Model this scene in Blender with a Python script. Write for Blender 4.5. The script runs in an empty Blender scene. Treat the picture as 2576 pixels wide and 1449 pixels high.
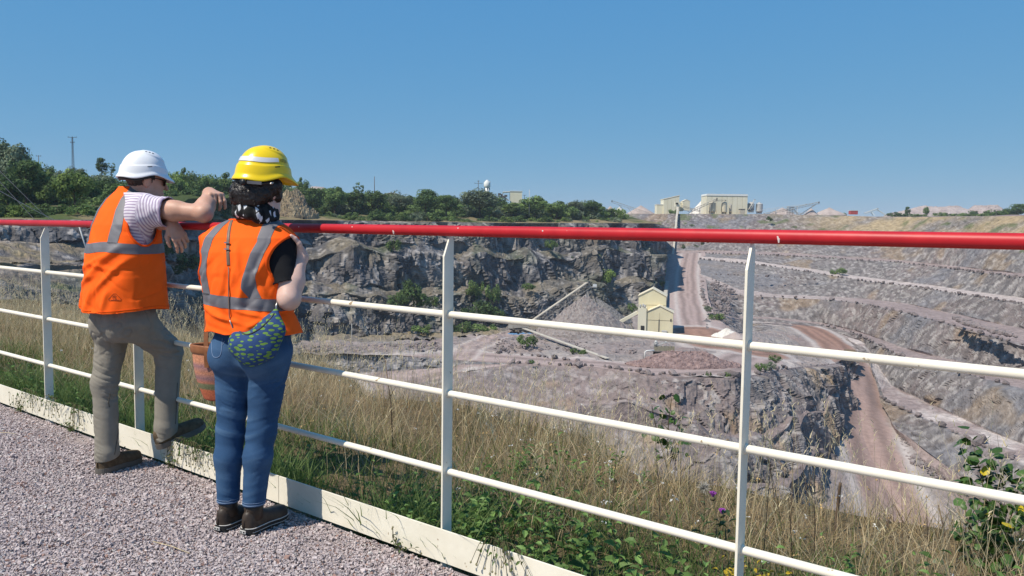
import bpy, bmesh, math, random
import numpy as np
from mathutils import Vector, Matrix
from mathutils.bvhtree import BVHTree

# ------------------------------------------------------------------ camera, sky, sun
SC = bpy.context.scene
COL = SC.collection
F_PX, PITCH, ROLL, HC = 804.92, 0.07548, 0.013963, 1.3775      # focal length in pixels of a 1024 px wide frame
cam_data = bpy.data.cameras.new("camera")
cam_data.sensor_width = 36.0
cam_data.lens = F_PX / 1024 * 36.0
cam_data.clip_start, cam_data.clip_end = 0.05, 12000
CAM = bpy.data.objects.new("camera", cam_data)
COL.objects.link(CAM)
_fw = np.array([0, math.cos(PITCH), -math.sin(PITCH)])
_up0 = np.array([0, math.sin(PITCH), math.cos(PITCH)])
_r0 = np.array([1.0, 0, 0])
_rt = math.cos(ROLL) * _r0 + math.sin(ROLL) * _up0
_up = -math.sin(ROLL) * _r0 + math.cos(ROLL) * _up0
CAM.matrix_world = Matrix(((_rt[0], _up[0], -_fw[0], 0), (_rt[1], _up[1], -_fw[1], 0),
                           (_rt[2], _up[2], -_fw[2], HC), (0, 0, 0, 1)))
SC.camera = CAM

SUN_AZ, SUN_EL = math.radians(57), math.radians(54)            # the light travels towards azimuth 57 (from +Y to +X)
world = bpy.data.worlds.new("World")
SC.world = world
world.use_nodes = True
_nt = world.node_tree
for _n in list(_nt.nodes):
    _nt.nodes.remove(_n)
_sky = _nt.nodes.new("ShaderNodeTexSky")
_sky.sky_type = 'NISHITA'
_sky.sun_disc = False
_sky.sun_elevation = SUN_EL
_sky.sun_rotation = SUN_AZ + math.pi
_sky.altitude = 5000
_sky.air_density = 1.0
_sky.dust_density = 0.5
_sky.ozone_density = 8.0
_bg = _nt.nodes.new("ShaderNodeBackground")
_bg.inputs[1].default_value = 0.10
_wo = _nt.nodes.new("ShaderNodeOutputWorld")
# the whole sky graded per channel (clear summer blue, little change towards the horizon)
_sep = _nt.nodes.new("ShaderNodeSeparateColor")
_com = _nt.nodes.new("ShaderNodeCombineColor")
_nt.links.new(_sky.outputs[0], _sep.inputs[0])
for _k, (_g, _m) in enumerate(((0.70, 0.585), (0.30, 0.497), (0.05, 0.572))):
    _a = _nt.nodes.new("ShaderNodeMath"); _a.operation = 'MULTIPLY'; _a.inputs[1].default_value = 0.1
    _p = _nt.nodes.new("ShaderNodeMath"); _p.operation = 'POWER'; _p.inputs[1].default_value = _g
    _q = _nt.nodes.new("ShaderNodeMath"); _q.operation = 'MULTIPLY'; _q.inputs[1].default_value = _m * 10
    _nt.links.new(_sep.outputs[_k], _a.inputs[0])
    _nt.links.new(_a.outputs[0], _p.inputs[0])
    _nt.links.new(_p.outputs[0], _q.inputs[0])
    _nt.links.new(_q.outputs[0], _com.inputs[_k])
_nt.links.new(_com.outputs[0], _bg.inputs[0])
_nt.links.new(_bg.outputs[0], _wo.inputs[0])

sun_data = bpy.data.lights.new("sun", 'SUN')
sun_data.energy = 5.0
sun_data.angle = math.radians(0.53)
sun_data.color = (1.0, 0.93, 0.81)
SUN = bpy.data.objects.new("sun", sun_data)
COL.objects.link(SUN)
SUN.rotation_mode = 'QUATERNION'
_ld = Vector((math.sin(SUN_AZ) * math.cos(SUN_EL), math.cos(SUN_AZ) * math.cos(SUN_EL), -math.sin(SUN_EL)))
SUN.rotation_quaternion = _ld.to_track_quat('-Z', 'Y')
SUN.location = (-40, -40, 60)

SC.view_settings.view_transform = 'Standard'
SC.view_settings.look = 'None'
SC.view_settings.exposure = 0.15
SC.view_settings.gamma = 1.0
SC.view_settings.use_curve_mapping = False
SC.render.engine = 'CYCLES'
SC.cycles.use_denoising = True
SC.cycles.max_bounces = 6
SC.cycles.diffuse_bounces = 3
SC.cycles.transparent_max_bounces = 12
SC.cycles.caustics_reflective = False
SC.cycles.caustics_refractive = False

# ------------------------------------------------------------------ helpers: places read off the photograph at a depth
PXS = 2.515625                                                   # photo points are noted on a 2576 px wide view
CPOS = np.array([0, 0, HC])


def ray(x, y):
    return _fw + (x / PXS - 512) / F_PX * _rt + (288 - y / PXS) / F_PX * _up


def at(x, y, d):
    """Point seen at view (x, y) at depth d metres along +Y."""
    r = ray(x, y)
    return CPOS + r * (d / r[1])


def atz(x, y, z):
    r = ray(x, y)
    return CPOS + r * ((z - HC) / r[2])


RNG = np.random.default_rng(7)
random.seed(7)


# ------------------------------------------------------------------ helpers: noise
def _hash(ix, iy, iz, seed):
    h = (ix.astype(np.int64) * 374761393 + iy.astype(np.int64) * 668265263 + iz.astype(np.int64) * 2147483647 + seed * 974634777) & 0x7fffffff
    h = ((h ^ (h >> 13)) * 1274126177) & 0x7fffffff
    h = ((h ^ (h >> 15)) * 2246822519) & 0x7fffffff
    return ((h ^ (h >> 14)) & 0xffffff) / float(0x1000000)


def vnoise(P, seed=0):
    i = np.floor(P).astype(np.int64)
    f = P - i
    f = f * f * (3 - 2 * f)
    out = 0
    for dx in (0, 1):
        wx = f[:, 0] if dx else 1 - f[:, 0]
        for dy in (0, 1):
            wy = f[:, 1] if dy else 1 - f[:, 1]
            for dz in (0, 1):
                wz = f[:, 2] if dz else 1 - f[:, 2]
                out = out + wx * wy * wz * _hash(i[:, 0] + dx, i[:, 1] + dy, i[:, 2] + dz, seed)
    return out * 2 - 1


def fbm(P, octaves=4, seed=0, gain=0.5):
    P = np.asarray(P, float)
    out, a, t = 0, 1.0, 0
    for o in range(octaves):
        out = out + a * vnoise(P * (2 ** o) + o * 17.3, seed + o)
        t += a
        a *= gain
    return out / t


def cells(P, seed=0):
    """Worley noise: distance to nearest and second nearest feature, random value of the nearest."""
    P = np.asarray(P, float)
    i = np.floor(P).astype(np.int64)
    n = len(P)
    f1 = np.full(n, 9.0)
    f2 = np.full(n, 9.0)
    cid = np.zeros(n)
    for dx in (-1, 0, 1):
        for dy in (-1, 0, 1):
            for dz in (-1, 0, 1):
                c = i + np.array([dx, dy, dz])
                px = c[:, 0] + _hash(c[:, 0], c[:, 1], c[:, 2], seed)
                py = c[:, 1] + _hash(c[:, 0], c[:, 1], c[:, 2], seed + 1)
                pz = c[:, 2] + _hash(c[:, 0], c[:, 1], c[:, 2], seed + 2)
                d = np.sqrt((P[:, 0] - px) ** 2 + (P[:, 1] - py) ** 2 + (P[:, 2] - pz) ** 2)
                r = _hash(c[:, 0], c[:, 1], c[:, 2], seed + 3)
                near = d < f1
                f2 = np.where(near, f1, np.minimum(f2, d))
                cid = np.where(near, r, cid)
                f1 = np.where(near, d, f1)
    return f1, f2, cid


def smooth(a, b, x):
    t = np.clip((x - a) / (b - a), 0, 1)
    return t * t * (3 - 2 * t)


# ------------------------------------------------------------------ helpers: objects
def tag(o, label=None, cat=None, group=None, kind=None):
    if label:
        o["label"] = label
    if cat:
        o["category"] = cat
    if group:
        o["group"] = group
    if kind:
        o["kind"] = kind
    return o


def mesh_np(name, verts, faces, smooth_shade=False):
    """Fast mesh from arrays; faces is an (n,3) or (n,4) array or a list of such arrays."""
    verts = np.asarray(verts, np.float32)
    if not isinstance(faces, list):
        faces = [faces]
    faces = [np.asarray(f, np.int32) for f in faces if len(f)]
    loops = np.concatenate([f.ravel() for f in faces]) if faces else np.zeros(0, np.int32)
    sizes = np.concatenate([np.full(len(f), f.shape[1], np.int32) for f in faces]) if faces else np.zeros(0, np.int32)
    starts = np.concatenate([[0], np.cumsum(sizes)[:-1]]).astype(np.int32) if len(sizes) else sizes
    me = bpy.data.meshes.new(name)
    me.vertices.add(len(verts))
    me.vertices.foreach_set("co", verts.ravel())
    me.loops.add(len(loops))
    me.loops.foreach_set("vertex_index", loops)
    me.polygons.add(len(sizes))
    me.polygons.foreach_set("loop_start", starts)
    me.polygons.foreach_set("loop_total", sizes)
    me.update(calc_edges=True)
    me.validate()
    me.polygons.foreach_set("use_smooth", np.full(len(me.polygons), smooth_shade, bool))
    return me


def add_attr(me, name, data, kind='FLOAT'):
    a = me.attributes.new(name, 'FLOAT_COLOR' if kind == 'COLOR' else 'FLOAT', 'POINT')
    data = np.asarray(data, np.float32)
    if kind == 'COLOR':
        if data.shape[1] == 3:
            data = np.concatenate([data, np.ones((len(data), 1), np.float32)], 1)
        a.data.foreach_set("color", data.ravel())
    else:
        a.data.foreach_set("value", data.ravel())


def link(name, me, mat=None, parent=None, loc=None):
    o = bpy.data.objects.new(name, me)
    COL.objects.link(o)
    if mat is not None and me is not None and len(me.materials) == 0:
        me.materials.append(mat)
    if parent is not None:
        o.parent = parent
    if loc is not None:
        o.location = loc
    return o


def empty(name, loc=(0, 0, 0), rz=0.0):
    o = bpy.data.objects.new(name, None)
    COL.objects.link(o)
    o.location = loc
    o.rotation_euler = (0, 0, rz)
    o.empty_display_size = 0.2
    return o


class MB:
    """Collects simple solids into one mesh."""
    def __init__(self):
        self.v, self.f, self.n = [], [], 0

    def add(self, verts, faces):
        self.v.extend([tuple(map(float, p)) for p in verts])
        self.f.extend([tuple(i + self.n for i in f) for f in faces])
        self.n += len(verts)
        return self

    def box(self, c, s, rz=0.0, M=None):
        hx, hy, hz = s[0] / 2, s[1] / 2, s[2] / 2
        co, si = math.cos(rz), math.sin(rz)
        vs = []
        for z in (-hz, hz):
            for x, y in ((-hx, -hy), (hx, -hy), (hx, hy), (-hx, hy)):
                vs.append((c[0] + x * co - y * si, c[1] + x * si + y * co, c[2] + z))
        if M is not None:
            vs = [tuple(M @ Vector(p)) for p in vs]
        return self.add(vs, [(0, 3, 2, 1), (4, 5, 6, 7), (0, 1, 5, 4), (1, 2, 6, 5), (2, 3, 7, 6), (3, 0, 4, 7)])

    def beam(self, a, b, w, h, up=(0, 0, 1)):
        """A bar of width w and height h from a to b."""
        a, b, up = Vector(a), Vector(b), Vector(up)
        d = (b - a).normalized()
        s = d.cross(up)
        if s.length < 1e-4:
            s = d.cross(Vector((1, 0, 0)))
        s.normalize()
        u = s.cross(d)
        vs = []
        for p in (a, b):
            for i, j in ((-1, -1), (1, -1), (1, 1), (-1, 1)):
                vs.append(p + s * (i * w / 2) + u * (j * h / 2))
        return self.add(vs, [(0, 1, 2, 3), (7, 6, 5, 4), (0, 4, 5, 1), (1, 5, 6, 2), (2, 6, 7, 3), (3, 7, 4, 0)])

    def tube(self, pts, r, n=8, caps=True):
        """Tube through pts; r is one radius or one per point."""
        pts = [Vector(p) for p in pts]
        rs = [r] * len(pts) if not hasattr(r, '__len__') else r
        base = []
        prev = None
        for i, p in enumerate(pts):
            t = (pts[min(i + 1, len(pts) - 1)] - pts[max(i - 1, 0)]).normalized()
            if prev is None:
                s = t.cross(Vector((0, 0, 1)))
                if s.length < 1e-3:
                    s = t.cross(Vector((1, 0, 0)))
                s.normalize()
            else:
                s = (prev - t * prev.dot(t)).normalized()
            prev = s
            u = t.cross(s)
            base += [p + (s * math.cos(k * 2 * math.pi / n) + u * math.sin(k * 2 * math.pi / n)) * rs[i] for k in range(n)]
        f = []
        for i in range(len(pts) - 1):
            for k in range(n):
                a, b = i * n + k, i * n + (k + 1) % n
                f.append((a, b, b + n, a + n))
        if caps:
            f.append(tuple(range(n))[::-1])
            f.append(tuple(range((len(pts) - 1) * n, len(pts) * n)))
        return self.add(base, f)

    def lathe(self, c, prof, n=24, axis_rz=0):
        """prof: (radius, z) from bottom to top, closed at both ends."""
        vs = []
        for r, z in prof:
            for k in range(n):
                a = 2 * math.pi * k / n + axis_rz
                vs.append((c[0] + r * math.cos(a), c[1] + r * math.sin(a), c[2] + z))
        f = []
        for i in range(len(prof) - 1):
            for k in range(n):
                a, b = i * n + k, i * n + (k + 1) % n
                f.append((a, b, b + n, a + n))
        f.append(tuple(range(n))[::-1])
        f.append(tuple(range((len(prof) - 1) * n, len(prof) * n)))
        return self.add(vs, f)

    def prism(self, poly, y0, y1, M=None):
        """Polygon in (x, z), counter-clockwise seen from -y, pushed from y0 to y1; M places it."""
        n = len(poly)
        vs = [(x, y0, z) for x, z in poly] + [(x, y1, z) for x, z in poly]
        if M is not None:
            vs = [tuple(M @ Vector(p)) for p in vs]
        f = [tuple(range(n)), tuple(range(2 * n - 1, n - 1, -1))]
        f += [(k, k + n, (k + 1) % n + n, (k + 1) % n) for k in range(n)]
        return self.add(vs, f)

    def mesh(self, name, smooth_shade=False):
        me = bpy.data.meshes.new(name)
        me.from_pydata(self.v, [], self.f)
        me.validate()
        if smooth_shade:
            me.polygons.foreach_set("use_smooth", np.ones(len(me.polygons), bool))
        return me

    def build(self, name, mat, parent=None, smooth_shade=False, bevel=0.0):
        o = link(name, self.mesh(name, smooth_shade), mat, parent)
        if bevel:
            m = o.modifiers.new("bevel", 'BEVEL')
            m.width = bevel
            m.segments = 2
            m.limit_method = 'ANGLE'
        return o


def copy_tree(o, parent=None):
    c = o.copy()
    COL.objects.link(c)
    c.parent = parent
    for ch in list(o.children):
        copy_tree(ch, c)
    return c


# ------------------------------------------------------------------ helpers: materials
def _ramp(nt, stops):
    r = nt.nodes.new("ShaderNodeValToRGB")
    el = r.color_ramp.elements
    while len(el) > 1:
        el.remove(el[-1])
    el[0].position = stops[0][0]
    el[0].color = (*stops[0][1], 1)
    for p, c in stops[1:]:
        e = el.new(p)
        e.color = (*c, 1)
    return r


def material(name, stops=None, scale=5.0, detail=4.0, stretch=(1, 1, 1), rough=0.8, spec=0.3, attr=None, var=0.3,
             bump=None, metallic=0.0, coords='Object', sss=0.0, transl=0.0, speck=None, rand=0.0, coat=0.0):
    """Noise-driven colour (stops of a ramp, or attribute colour varied by noise) with optional bump [(scale, strength, distance)...]."""
    m = bpy.data.materials.new(name)
    m.use_nodes = True
    nt = m.node_tree
    b = nt.nodes["Principled BSDF"]
    L = nt.links.new
    tc = nt.nodes.new("ShaderNodeTexCoord")
    mp = nt.nodes.new("ShaderNodeMapping")
    mp.inputs['Scale'].default_value = stretch
    L(tc.outputs[coords], mp.inputs[0])
    nz = nt.nodes.new("ShaderNodeTexNoise")
    nz.inputs['Scale'].default_value = scale
    nz.inputs['Detail'].default_value = detail
    nz.inputs['Roughness'].default_value = 0.6
    L(mp.outputs[0], nz.inputs['Vector'])
    if attr:
        at_ = nt.nodes.new("ShaderNodeAttribute")
        at_.attribute_name = attr
        rr = _ramp(nt, [(0.25, (1 - var,) * 3), (0.75, (1 + var,) * 3)])
        L(nz.outputs[0], rr.inputs[0])
        mx = nt.nodes.new("ShaderNodeMix")
        mx.data_type = 'RGBA'
        mx.blend_type = 'MULTIPLY'
        mx.inputs[0].default_value = 1.0
        L(at_.outputs[0], mx.inputs[6])
        L(rr.outputs[0], mx.inputs[7])
        out = mx.outputs[2]
    else:
        rr = _ramp(nt, stops)
        L(nz.outputs[0], rr.inputs[0])
        out = rr.outputs[0]
    if speck:                                                    # (scale, threshold, colour)
        n2 = nt.nodes.new("ShaderNodeTexNoise")
        n2.inputs['Scale'].default_value = speck[0]
        n2.inputs['Detail'].default_value = 3
        L(tc.outputs[coords], n2.inputs['Vector'])
        r2 = _ramp(nt, [(speck[1], (0, 0, 0)), (min(speck[1] + 0.04, 1), (1, 1, 1))])
        L(n2.outputs[0], r2.inputs[0])
        mx2 = nt.nodes.new("ShaderNodeMix")
        mx2.data_type = 'RGBA'
        L(r2.outputs[0], mx2.inputs[0])
        L(out, mx2.inputs[6])
        mx2.inputs[7].default_value = (*speck[2], 1)
        out = mx2.outputs[2]
    if rand:
        oi = nt.nodes.new("ShaderNodeObjectInfo")
        hs = nt.nodes.new("ShaderNodeHueSaturation")
        mr = nt.nodes.new("ShaderNodeMapRange")
        mr.inputs[3].default_value = 1 - rand
        mr.inputs[4].default_value = 1 + rand
        L(oi.outputs['Random'], mr.inputs[0])
        L(mr.outputs[0], hs.inputs['Value'])
        L(out, hs.inputs['Color'])
        out = hs.outputs[0]
    L(out, b.inputs['Base Color'])
    b.inputs['Roughness'].default_value = rough
    b.inputs['Specular IOR Level'].default_value = spec
    b.inputs['Metallic'].default_value = metallic
    if coat:
        b.inputs['Coat Weight'].default_value = coat
    if sss:
        b.inputs['Subsurface Weight'].default_value = sss
        b.inputs['Subsurface Radius'].default_value = (0.01, 0.004, 0.002)
    if bump:
        prev = None
        for sc_, st_, di_ in bump:
            n3 = nt.nodes.new("ShaderNodeTexNoise")
            n3.inputs['Scale'].default_value = sc_
            n3.inputs['Detail'].default_value = 4
            L(mp.outputs[0], n3.inputs['Vector'])
            bp = nt.nodes.new("ShaderNodeBump")
            bp.inputs['Strength'].default_value = st_
            bp.inputs['Distance'].default_value = di_
            L(n3.outputs[0], bp.inputs['Height'])
            if prev is not None:
                L(prev.outputs[0], bp.inputs['Normal'])
            prev = bp
        L(prev.outputs[0], b.inputs['Normal'])
    if transl:
        tr = nt.nodes.new("ShaderNodeBsdfTranslucent")
        L(out, tr.inputs[0])
        ms = nt.nodes.new("ShaderNodeMixShader")
        ms.inputs[0].default_value = transl
        L(b.outputs[0], ms.inputs[1])
        L(tr.outputs[0], ms.inputs[2])
        L(ms.outputs[0], nt.nodes["Material Output"].inputs[0])
    return m


def flat(name, c, rough=0.6, spec=0.4, var=0.12, scale=6.0, **k):
    c = np.array(c)
    return material(name, [(0.3, tuple(c * (1 - var))), (0.7, tuple(np.minimum(c * (1 + var), 1)))], scale=scale, rough=rough, spec=spec, **k)
# ------------------------------------------------------------------ quarry: rock faces, benches, roads (lofted row by row)
def rows_grid(rows, nu, nvs):
    """rows: lists of world points (same knot count); returns grid (nv_total, nu, 3), row index as float."""
    R = []
    for r in rows:
        K = np.array([p for p in r], float)
        seg = np.linalg.norm(np.diff(K, axis=0), axis=1)
        t = np.arange(len(K), dtype=float)
        R.append((t, K))
    nk = len(rows[0])
    # knots spread by mean image distance so that columns stay even
    d = np.zeros(nk - 1)
    for t, K in R:
        d += np.linalg.norm(np.diff(K, axis=0), axis=1) / np.maximum(K[:-1, 1], 1)
    s = np.concatenate([[0], np.cumsum(d)])
    s /= s[-1]
    u = np.linspace(0, 1, nu)
    par = np.interp(u, s, np.arange(nk))
    G = []
    for t, K in R:
        G.append(np.stack([np.interp(par, t, K[:, k]) for k in range(3)], 1))
    G = np.array(G)
    out, ri = [], []
    for i, nv in enumerate(nvs):
        for j in range(nv):
            f = j / nv
            out.append(G[i] * (1 - f) + G[i + 1] * f)
            ri.append(i + f)
    out.append(G[-1])
    ri.append(float(len(rows) - 1))
    return np.array(out), np.array(ri)


def grid_faces(nv, nu):
    i, j = np.meshgrid(np.arange(nv - 1), np.arange(nu - 1), indexing='ij')
    a = (i * nu + j).ravel()
    return np.stack([a, a + 1, a + nu + 1, a + nu], 1)


def grid_normals(G):
    du = np.gradient(G, axis=1)
    dv = np.gradient(G, axis=0)
    n = np.cross(du, dv)
    n /= np.linalg.norm(n, axis=2, keepdims=True) + 1e-9
    return n


def poly_dist(P, line):
    """Distance in plan from points to a polyline of world points."""
    line = np.array(line)[:, :2]
    best = np.full(len(P), 1e9)
    for a, b in zip(line[:-1], line[1:]):
        ab = b - a
        t = np.clip(((P[:, :2] - a) @ ab) / (ab @ ab), 0, 1)
        q = a + t[:, None] * ab
        best = np.minimum(best, np.linalg.norm(P[:, :2] - q, axis=1))
    return best


def rock_disp(P, big=1.0, col=1.0, sm=1.0, seed=0, colw=2.8, colh=30.0):
    """Blocky relief of a blasted face: buttresses, vertical columns, small blocks, fine cracks."""
    w = P + 1.5 * np.stack([fbm(P / 6, 2, seed + 31), fbm(P / 6, 2, seed + 32), fbm(P / 6, 2, seed + 33)], 1)
    b = vnoise(w / np.array([15, 15, 60.0]), seed)
    d = big * (4.2 * (0.55 - np.abs(b) * 1.6) + 2.0 * fbm(P / np.array([9, 9, 22.0]), 3, seed + 2))
    _, _, c = cells(w / np.array([colw, colw, colh]), seed + 5)
    d = d + col * 2.6 * (c - 0.5)
    f1, f2, c2 = cells(w / np.array([1.15, 1.15, 5.6]), seed + 9)
    d = d + sm * (0.75 * (c2 - 0.5) * smooth(0.0, 0.22, f2 - f1) - 0.2 * smooth(0.10, 0.0, f2 - f1) + 0.85 * fbm(w / np.array([0.7, 0.7, 4.5]), 3, seed + 12))
    return d, c, c2


C_ROCK = np.array([0.172, 0.157, 0.155])
C_PALE = np.array([0.36, 0.33, 0.312])
C_BLUE = np.array([0.112, 0.113, 0.126])
C_PINK = np.array([0.212, 0.166, 0.158])
C_ROAD = np.array([0.285, 0.222, 0.207])
C_WHITE = np.array([0.50, 0.44, 0.41])
C_WET = np.array([0.235, 0.126, 0.088])
C_RUST = np.array([0.30, 0.20, 0.10])
C_DRY = np.array([0.235, 0.185, 0.105])
C_GREEN = np.array([0.070, 0.092, 0.030])


def lerp(a, b, t):
    t = np.clip(t, 0, 1)[:, None]
    return a * (1 - t) + b * t


M_ROCK = material("quarry_rock", attr="col", scale=0.55, detail=7, var=0.42, rough=0.92, spec=0.15,
                  bump=[(1.2, 0.9, 0.5), (5.0, 0.6, 0.15)])
M_SOIL = material("quarry_ground", attr="col", scale=0.8, detail=6, var=0.20, rough=0.95, spec=0.1,
                  bump=[(1.5, 0.35, 0.25), (6.0, 0.4, 0.08)])


def make_sheet(name, rows, nu, nvs, shade, mat):
    """rows of world points -> displaced, coloured mesh; shade(P, N, ri, u) returns (offsets, colours)."""
    G, ri = rows_grid(rows, nu, nvs)
    nv = len(G)
    N = grid_normals(G).reshape(-1, 3)
    N[N[:, 2] < -0.05] *= -1
    P = G.reshape(-1, 3)
    RI = np.repeat(ri, nu)
    U = np.tile(np.linspace(0, 1, nu), nv)
    off, colr = shade(P, N, RI, U)
    P2 = P + off
    me = mesh_np(name, P2, grid_faces(nv, nu))
    # keep faces turned to the sky / the viewer
    me.update()
    add_attr(me, "col", colr, 'COLOR')
    o = link(name, me, mat)
    tag(o, kind='structure')
    return o, P2.reshape(nv, nu, 3)


def A(pts):
    return [at(*p) for p in pts]


# ---- left wall, from the near spur on the far left to the nose beside the ramp
LW = [
    A([(-500, 540, 118), (0, 551, 120), (230, 553, 130), (330, 553, 150), (450, 552, 190), (600, 552, 225), (760, 553, 255), (1000, 557, 272), (1300, 561, 310), (1560, 561, 345), (1642, 562, 352), (1668, 566, 460)]),
    A([(-500, 585, 116), (0, 590, 117), (230, 605, 126), (330, 620, 146), (450, 625, 186), (600, 625, 220), (760, 622, 249), (1000, 622, 266), (1300, 628, 304), (1560, 628, 340), (1642, 630, 346), (1668, 610, 458)]),
    A([(-500, 665, 97), (0, 665, 99), (230, 655, 113), (330, 650, 140), (450, 640, 181), (600, 640, 214), (760, 640, 242), (1000, 642, 259), (1300, 646, 297), (1560, 642, 335), (1642, 642, 342), (1668, 618, 456)]),
    A([(-500, 672, 96), (0, 672, 97), (230, 675, 108), (330, 690, 132), (450, 720, 175), (600, 722, 208), (760, 722, 237), (1000, 726, 254), (1300, 716, 293), (1560, 700, 330), (1642, 700, 338), (1668, 640, 452)]),
    A([(-500, 715, 86), (0, 716, 88), (230, 718, 98), (330, 722, 126), (450, 740, 170), (600, 740, 202), (760, 742, 231), (1000, 746, 247), (1300, 736, 285), (1560, 713, 325), (1642, 713, 334), (1668, 650, 450)]),
    A([(-500, 880, 80), (0, 880, 80), (230, 880, 90), (330, 870, 118), (450, 862, 162), (600, 860, 192), (760, 858, 222), (1000, 852, 238), (1300, 822, 276), (1560, 792, 316), (1645, 790, 324), (1672, 700, 432)]),
]


def shade_left(P, N, ri, u):
    face = np.where(ri < 1, 1.0, np.where(ri < 2, 0.35, np.where(ri < 3, 1.0, np.where(ri < 4, 0.4, 1.0))))
    edge = smooth(0, 0.15, ri) * smooth(5.0, 4.9, ri)
    left = smooth(-38, -60, P[:, 0]) * smooth(150, 125, P[:, 1])
    face = np.where((ri > 1) & (ri < 2) | (ri > 3) & (ri < 4), face, face * (1 - 0.35 * left))
    d, c, c2 = rock_disp(P, 1.15, 1.0, 1.0, 3)
    H = N.copy()
    H[:, 2] *= 0.3
    ledge = fbm(np.stack([P[:, 0] / 17, P[:, 1] / 17, np.round(ri / 2) * 3.3], 1), 4, 77) * 7.5
    off = H * (d * face * edge)[:, None]
    off[:, 2] += ledge * smooth(0.5, 1.0, ri) * smooth(4.9, 4.2, ri) * 0.8 * (1 - 0.5 * left)
    n1 = fbm(P / np.array([9, 9, 14.0]), 4, 5)
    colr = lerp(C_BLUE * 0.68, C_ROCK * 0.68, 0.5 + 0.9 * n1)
    colr = lerp(colr, C_PALE, smooth(0.66, 0.95, c2) * 0.7 + smooth(0.1, 0.5, fbm(P / np.array([12, 12, 30.0]), 3, 8)) * 0.35)
    slope = np.where((ri > 1) & (ri < 2) | (ri > 3) & (ri < 4), 1.0, 0.0)
    spill = smooth(-0.1, 0.45, fbm(P / np.array([16, 16, 9.0]), 3, 21) + 0.25 * np.exp(-((ri - 2.0) / 0.35) ** 2) + 0.3 * np.exp(-((ri - 4.0) / 0.3) ** 2))
    dry = np.maximum(slope * smooth(-0.15, 0.15, fbm(P / 9, 3, 40)) * 0.45, spill * 0.3)
    dry = np.maximum(dry, left * (ri > 1) * (ri < 4) * smooth(-0.35, 0.1, fbm(P / 4, 3, 41)) * 0.8)
    grassc = lerp(C_DRY, C_GREEN * 1.2, smooth(-0.05, 0.5, fbm(P / 6, 3, 50)))
    grassc = lerp(grassc, C_PINK * 0.8, left * 0.55 * smooth(-0.4, 0.3, fbm(P / 3, 3, 51)))
    colr = lerp(colr, grassc, dry)
    colr = lerp(colr, C_RUST * 0.9, smooth(0.3, 0.6, fbm(P / np.array([11, 11, 20.0]), 3, 61)) * 0.12)
    return off, colr


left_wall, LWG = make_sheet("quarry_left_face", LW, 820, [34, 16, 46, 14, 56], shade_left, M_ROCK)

# ---- plateau behind the left rim, a low rise that carries the wood
_rim = LW[0]
_back1 = [p + np.array([0, 14, 1.0]) for p in _rim]
_back2 = [p + np.array([-8, 60, 5.5 if i < 6 else 4.0]) for i, p in enumerate(_rim)]
_back3 = [p + np.array([-20, 200, 12.0 if i < 6 else 6.0]) for i, p in enumerate(_rim)]
_back4 = [p + np.array([(i - 5) * 150, 2600, 14.0]) for i, p in enumerate(_rim)]


def shade_plateau(P, N, ri, u):
    off = np.zeros_like(P)
    off[:, 2] = fbm(P / 9, 4, 11) * 1.2 * smooth(0, 0.5, ri)
    colr = lerp(C_DRY * 0.9, C_GREEN, smooth(0.0, 0.5, fbm(P / 8, 4, 12)))
    colr = lerp(colr, C_GREEN * 0.8, smooth(1.0, 1.6, ri))
    return off, colr


make_sheet("plateau_ground", [_rim, _back1, _back2, _back3, _back4][::-1], 240, [6, 14, 18, 10],
           lambda P, N, ri, u: shade_plateau(P, N, 4 - ri, u), M_SOIL)

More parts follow.
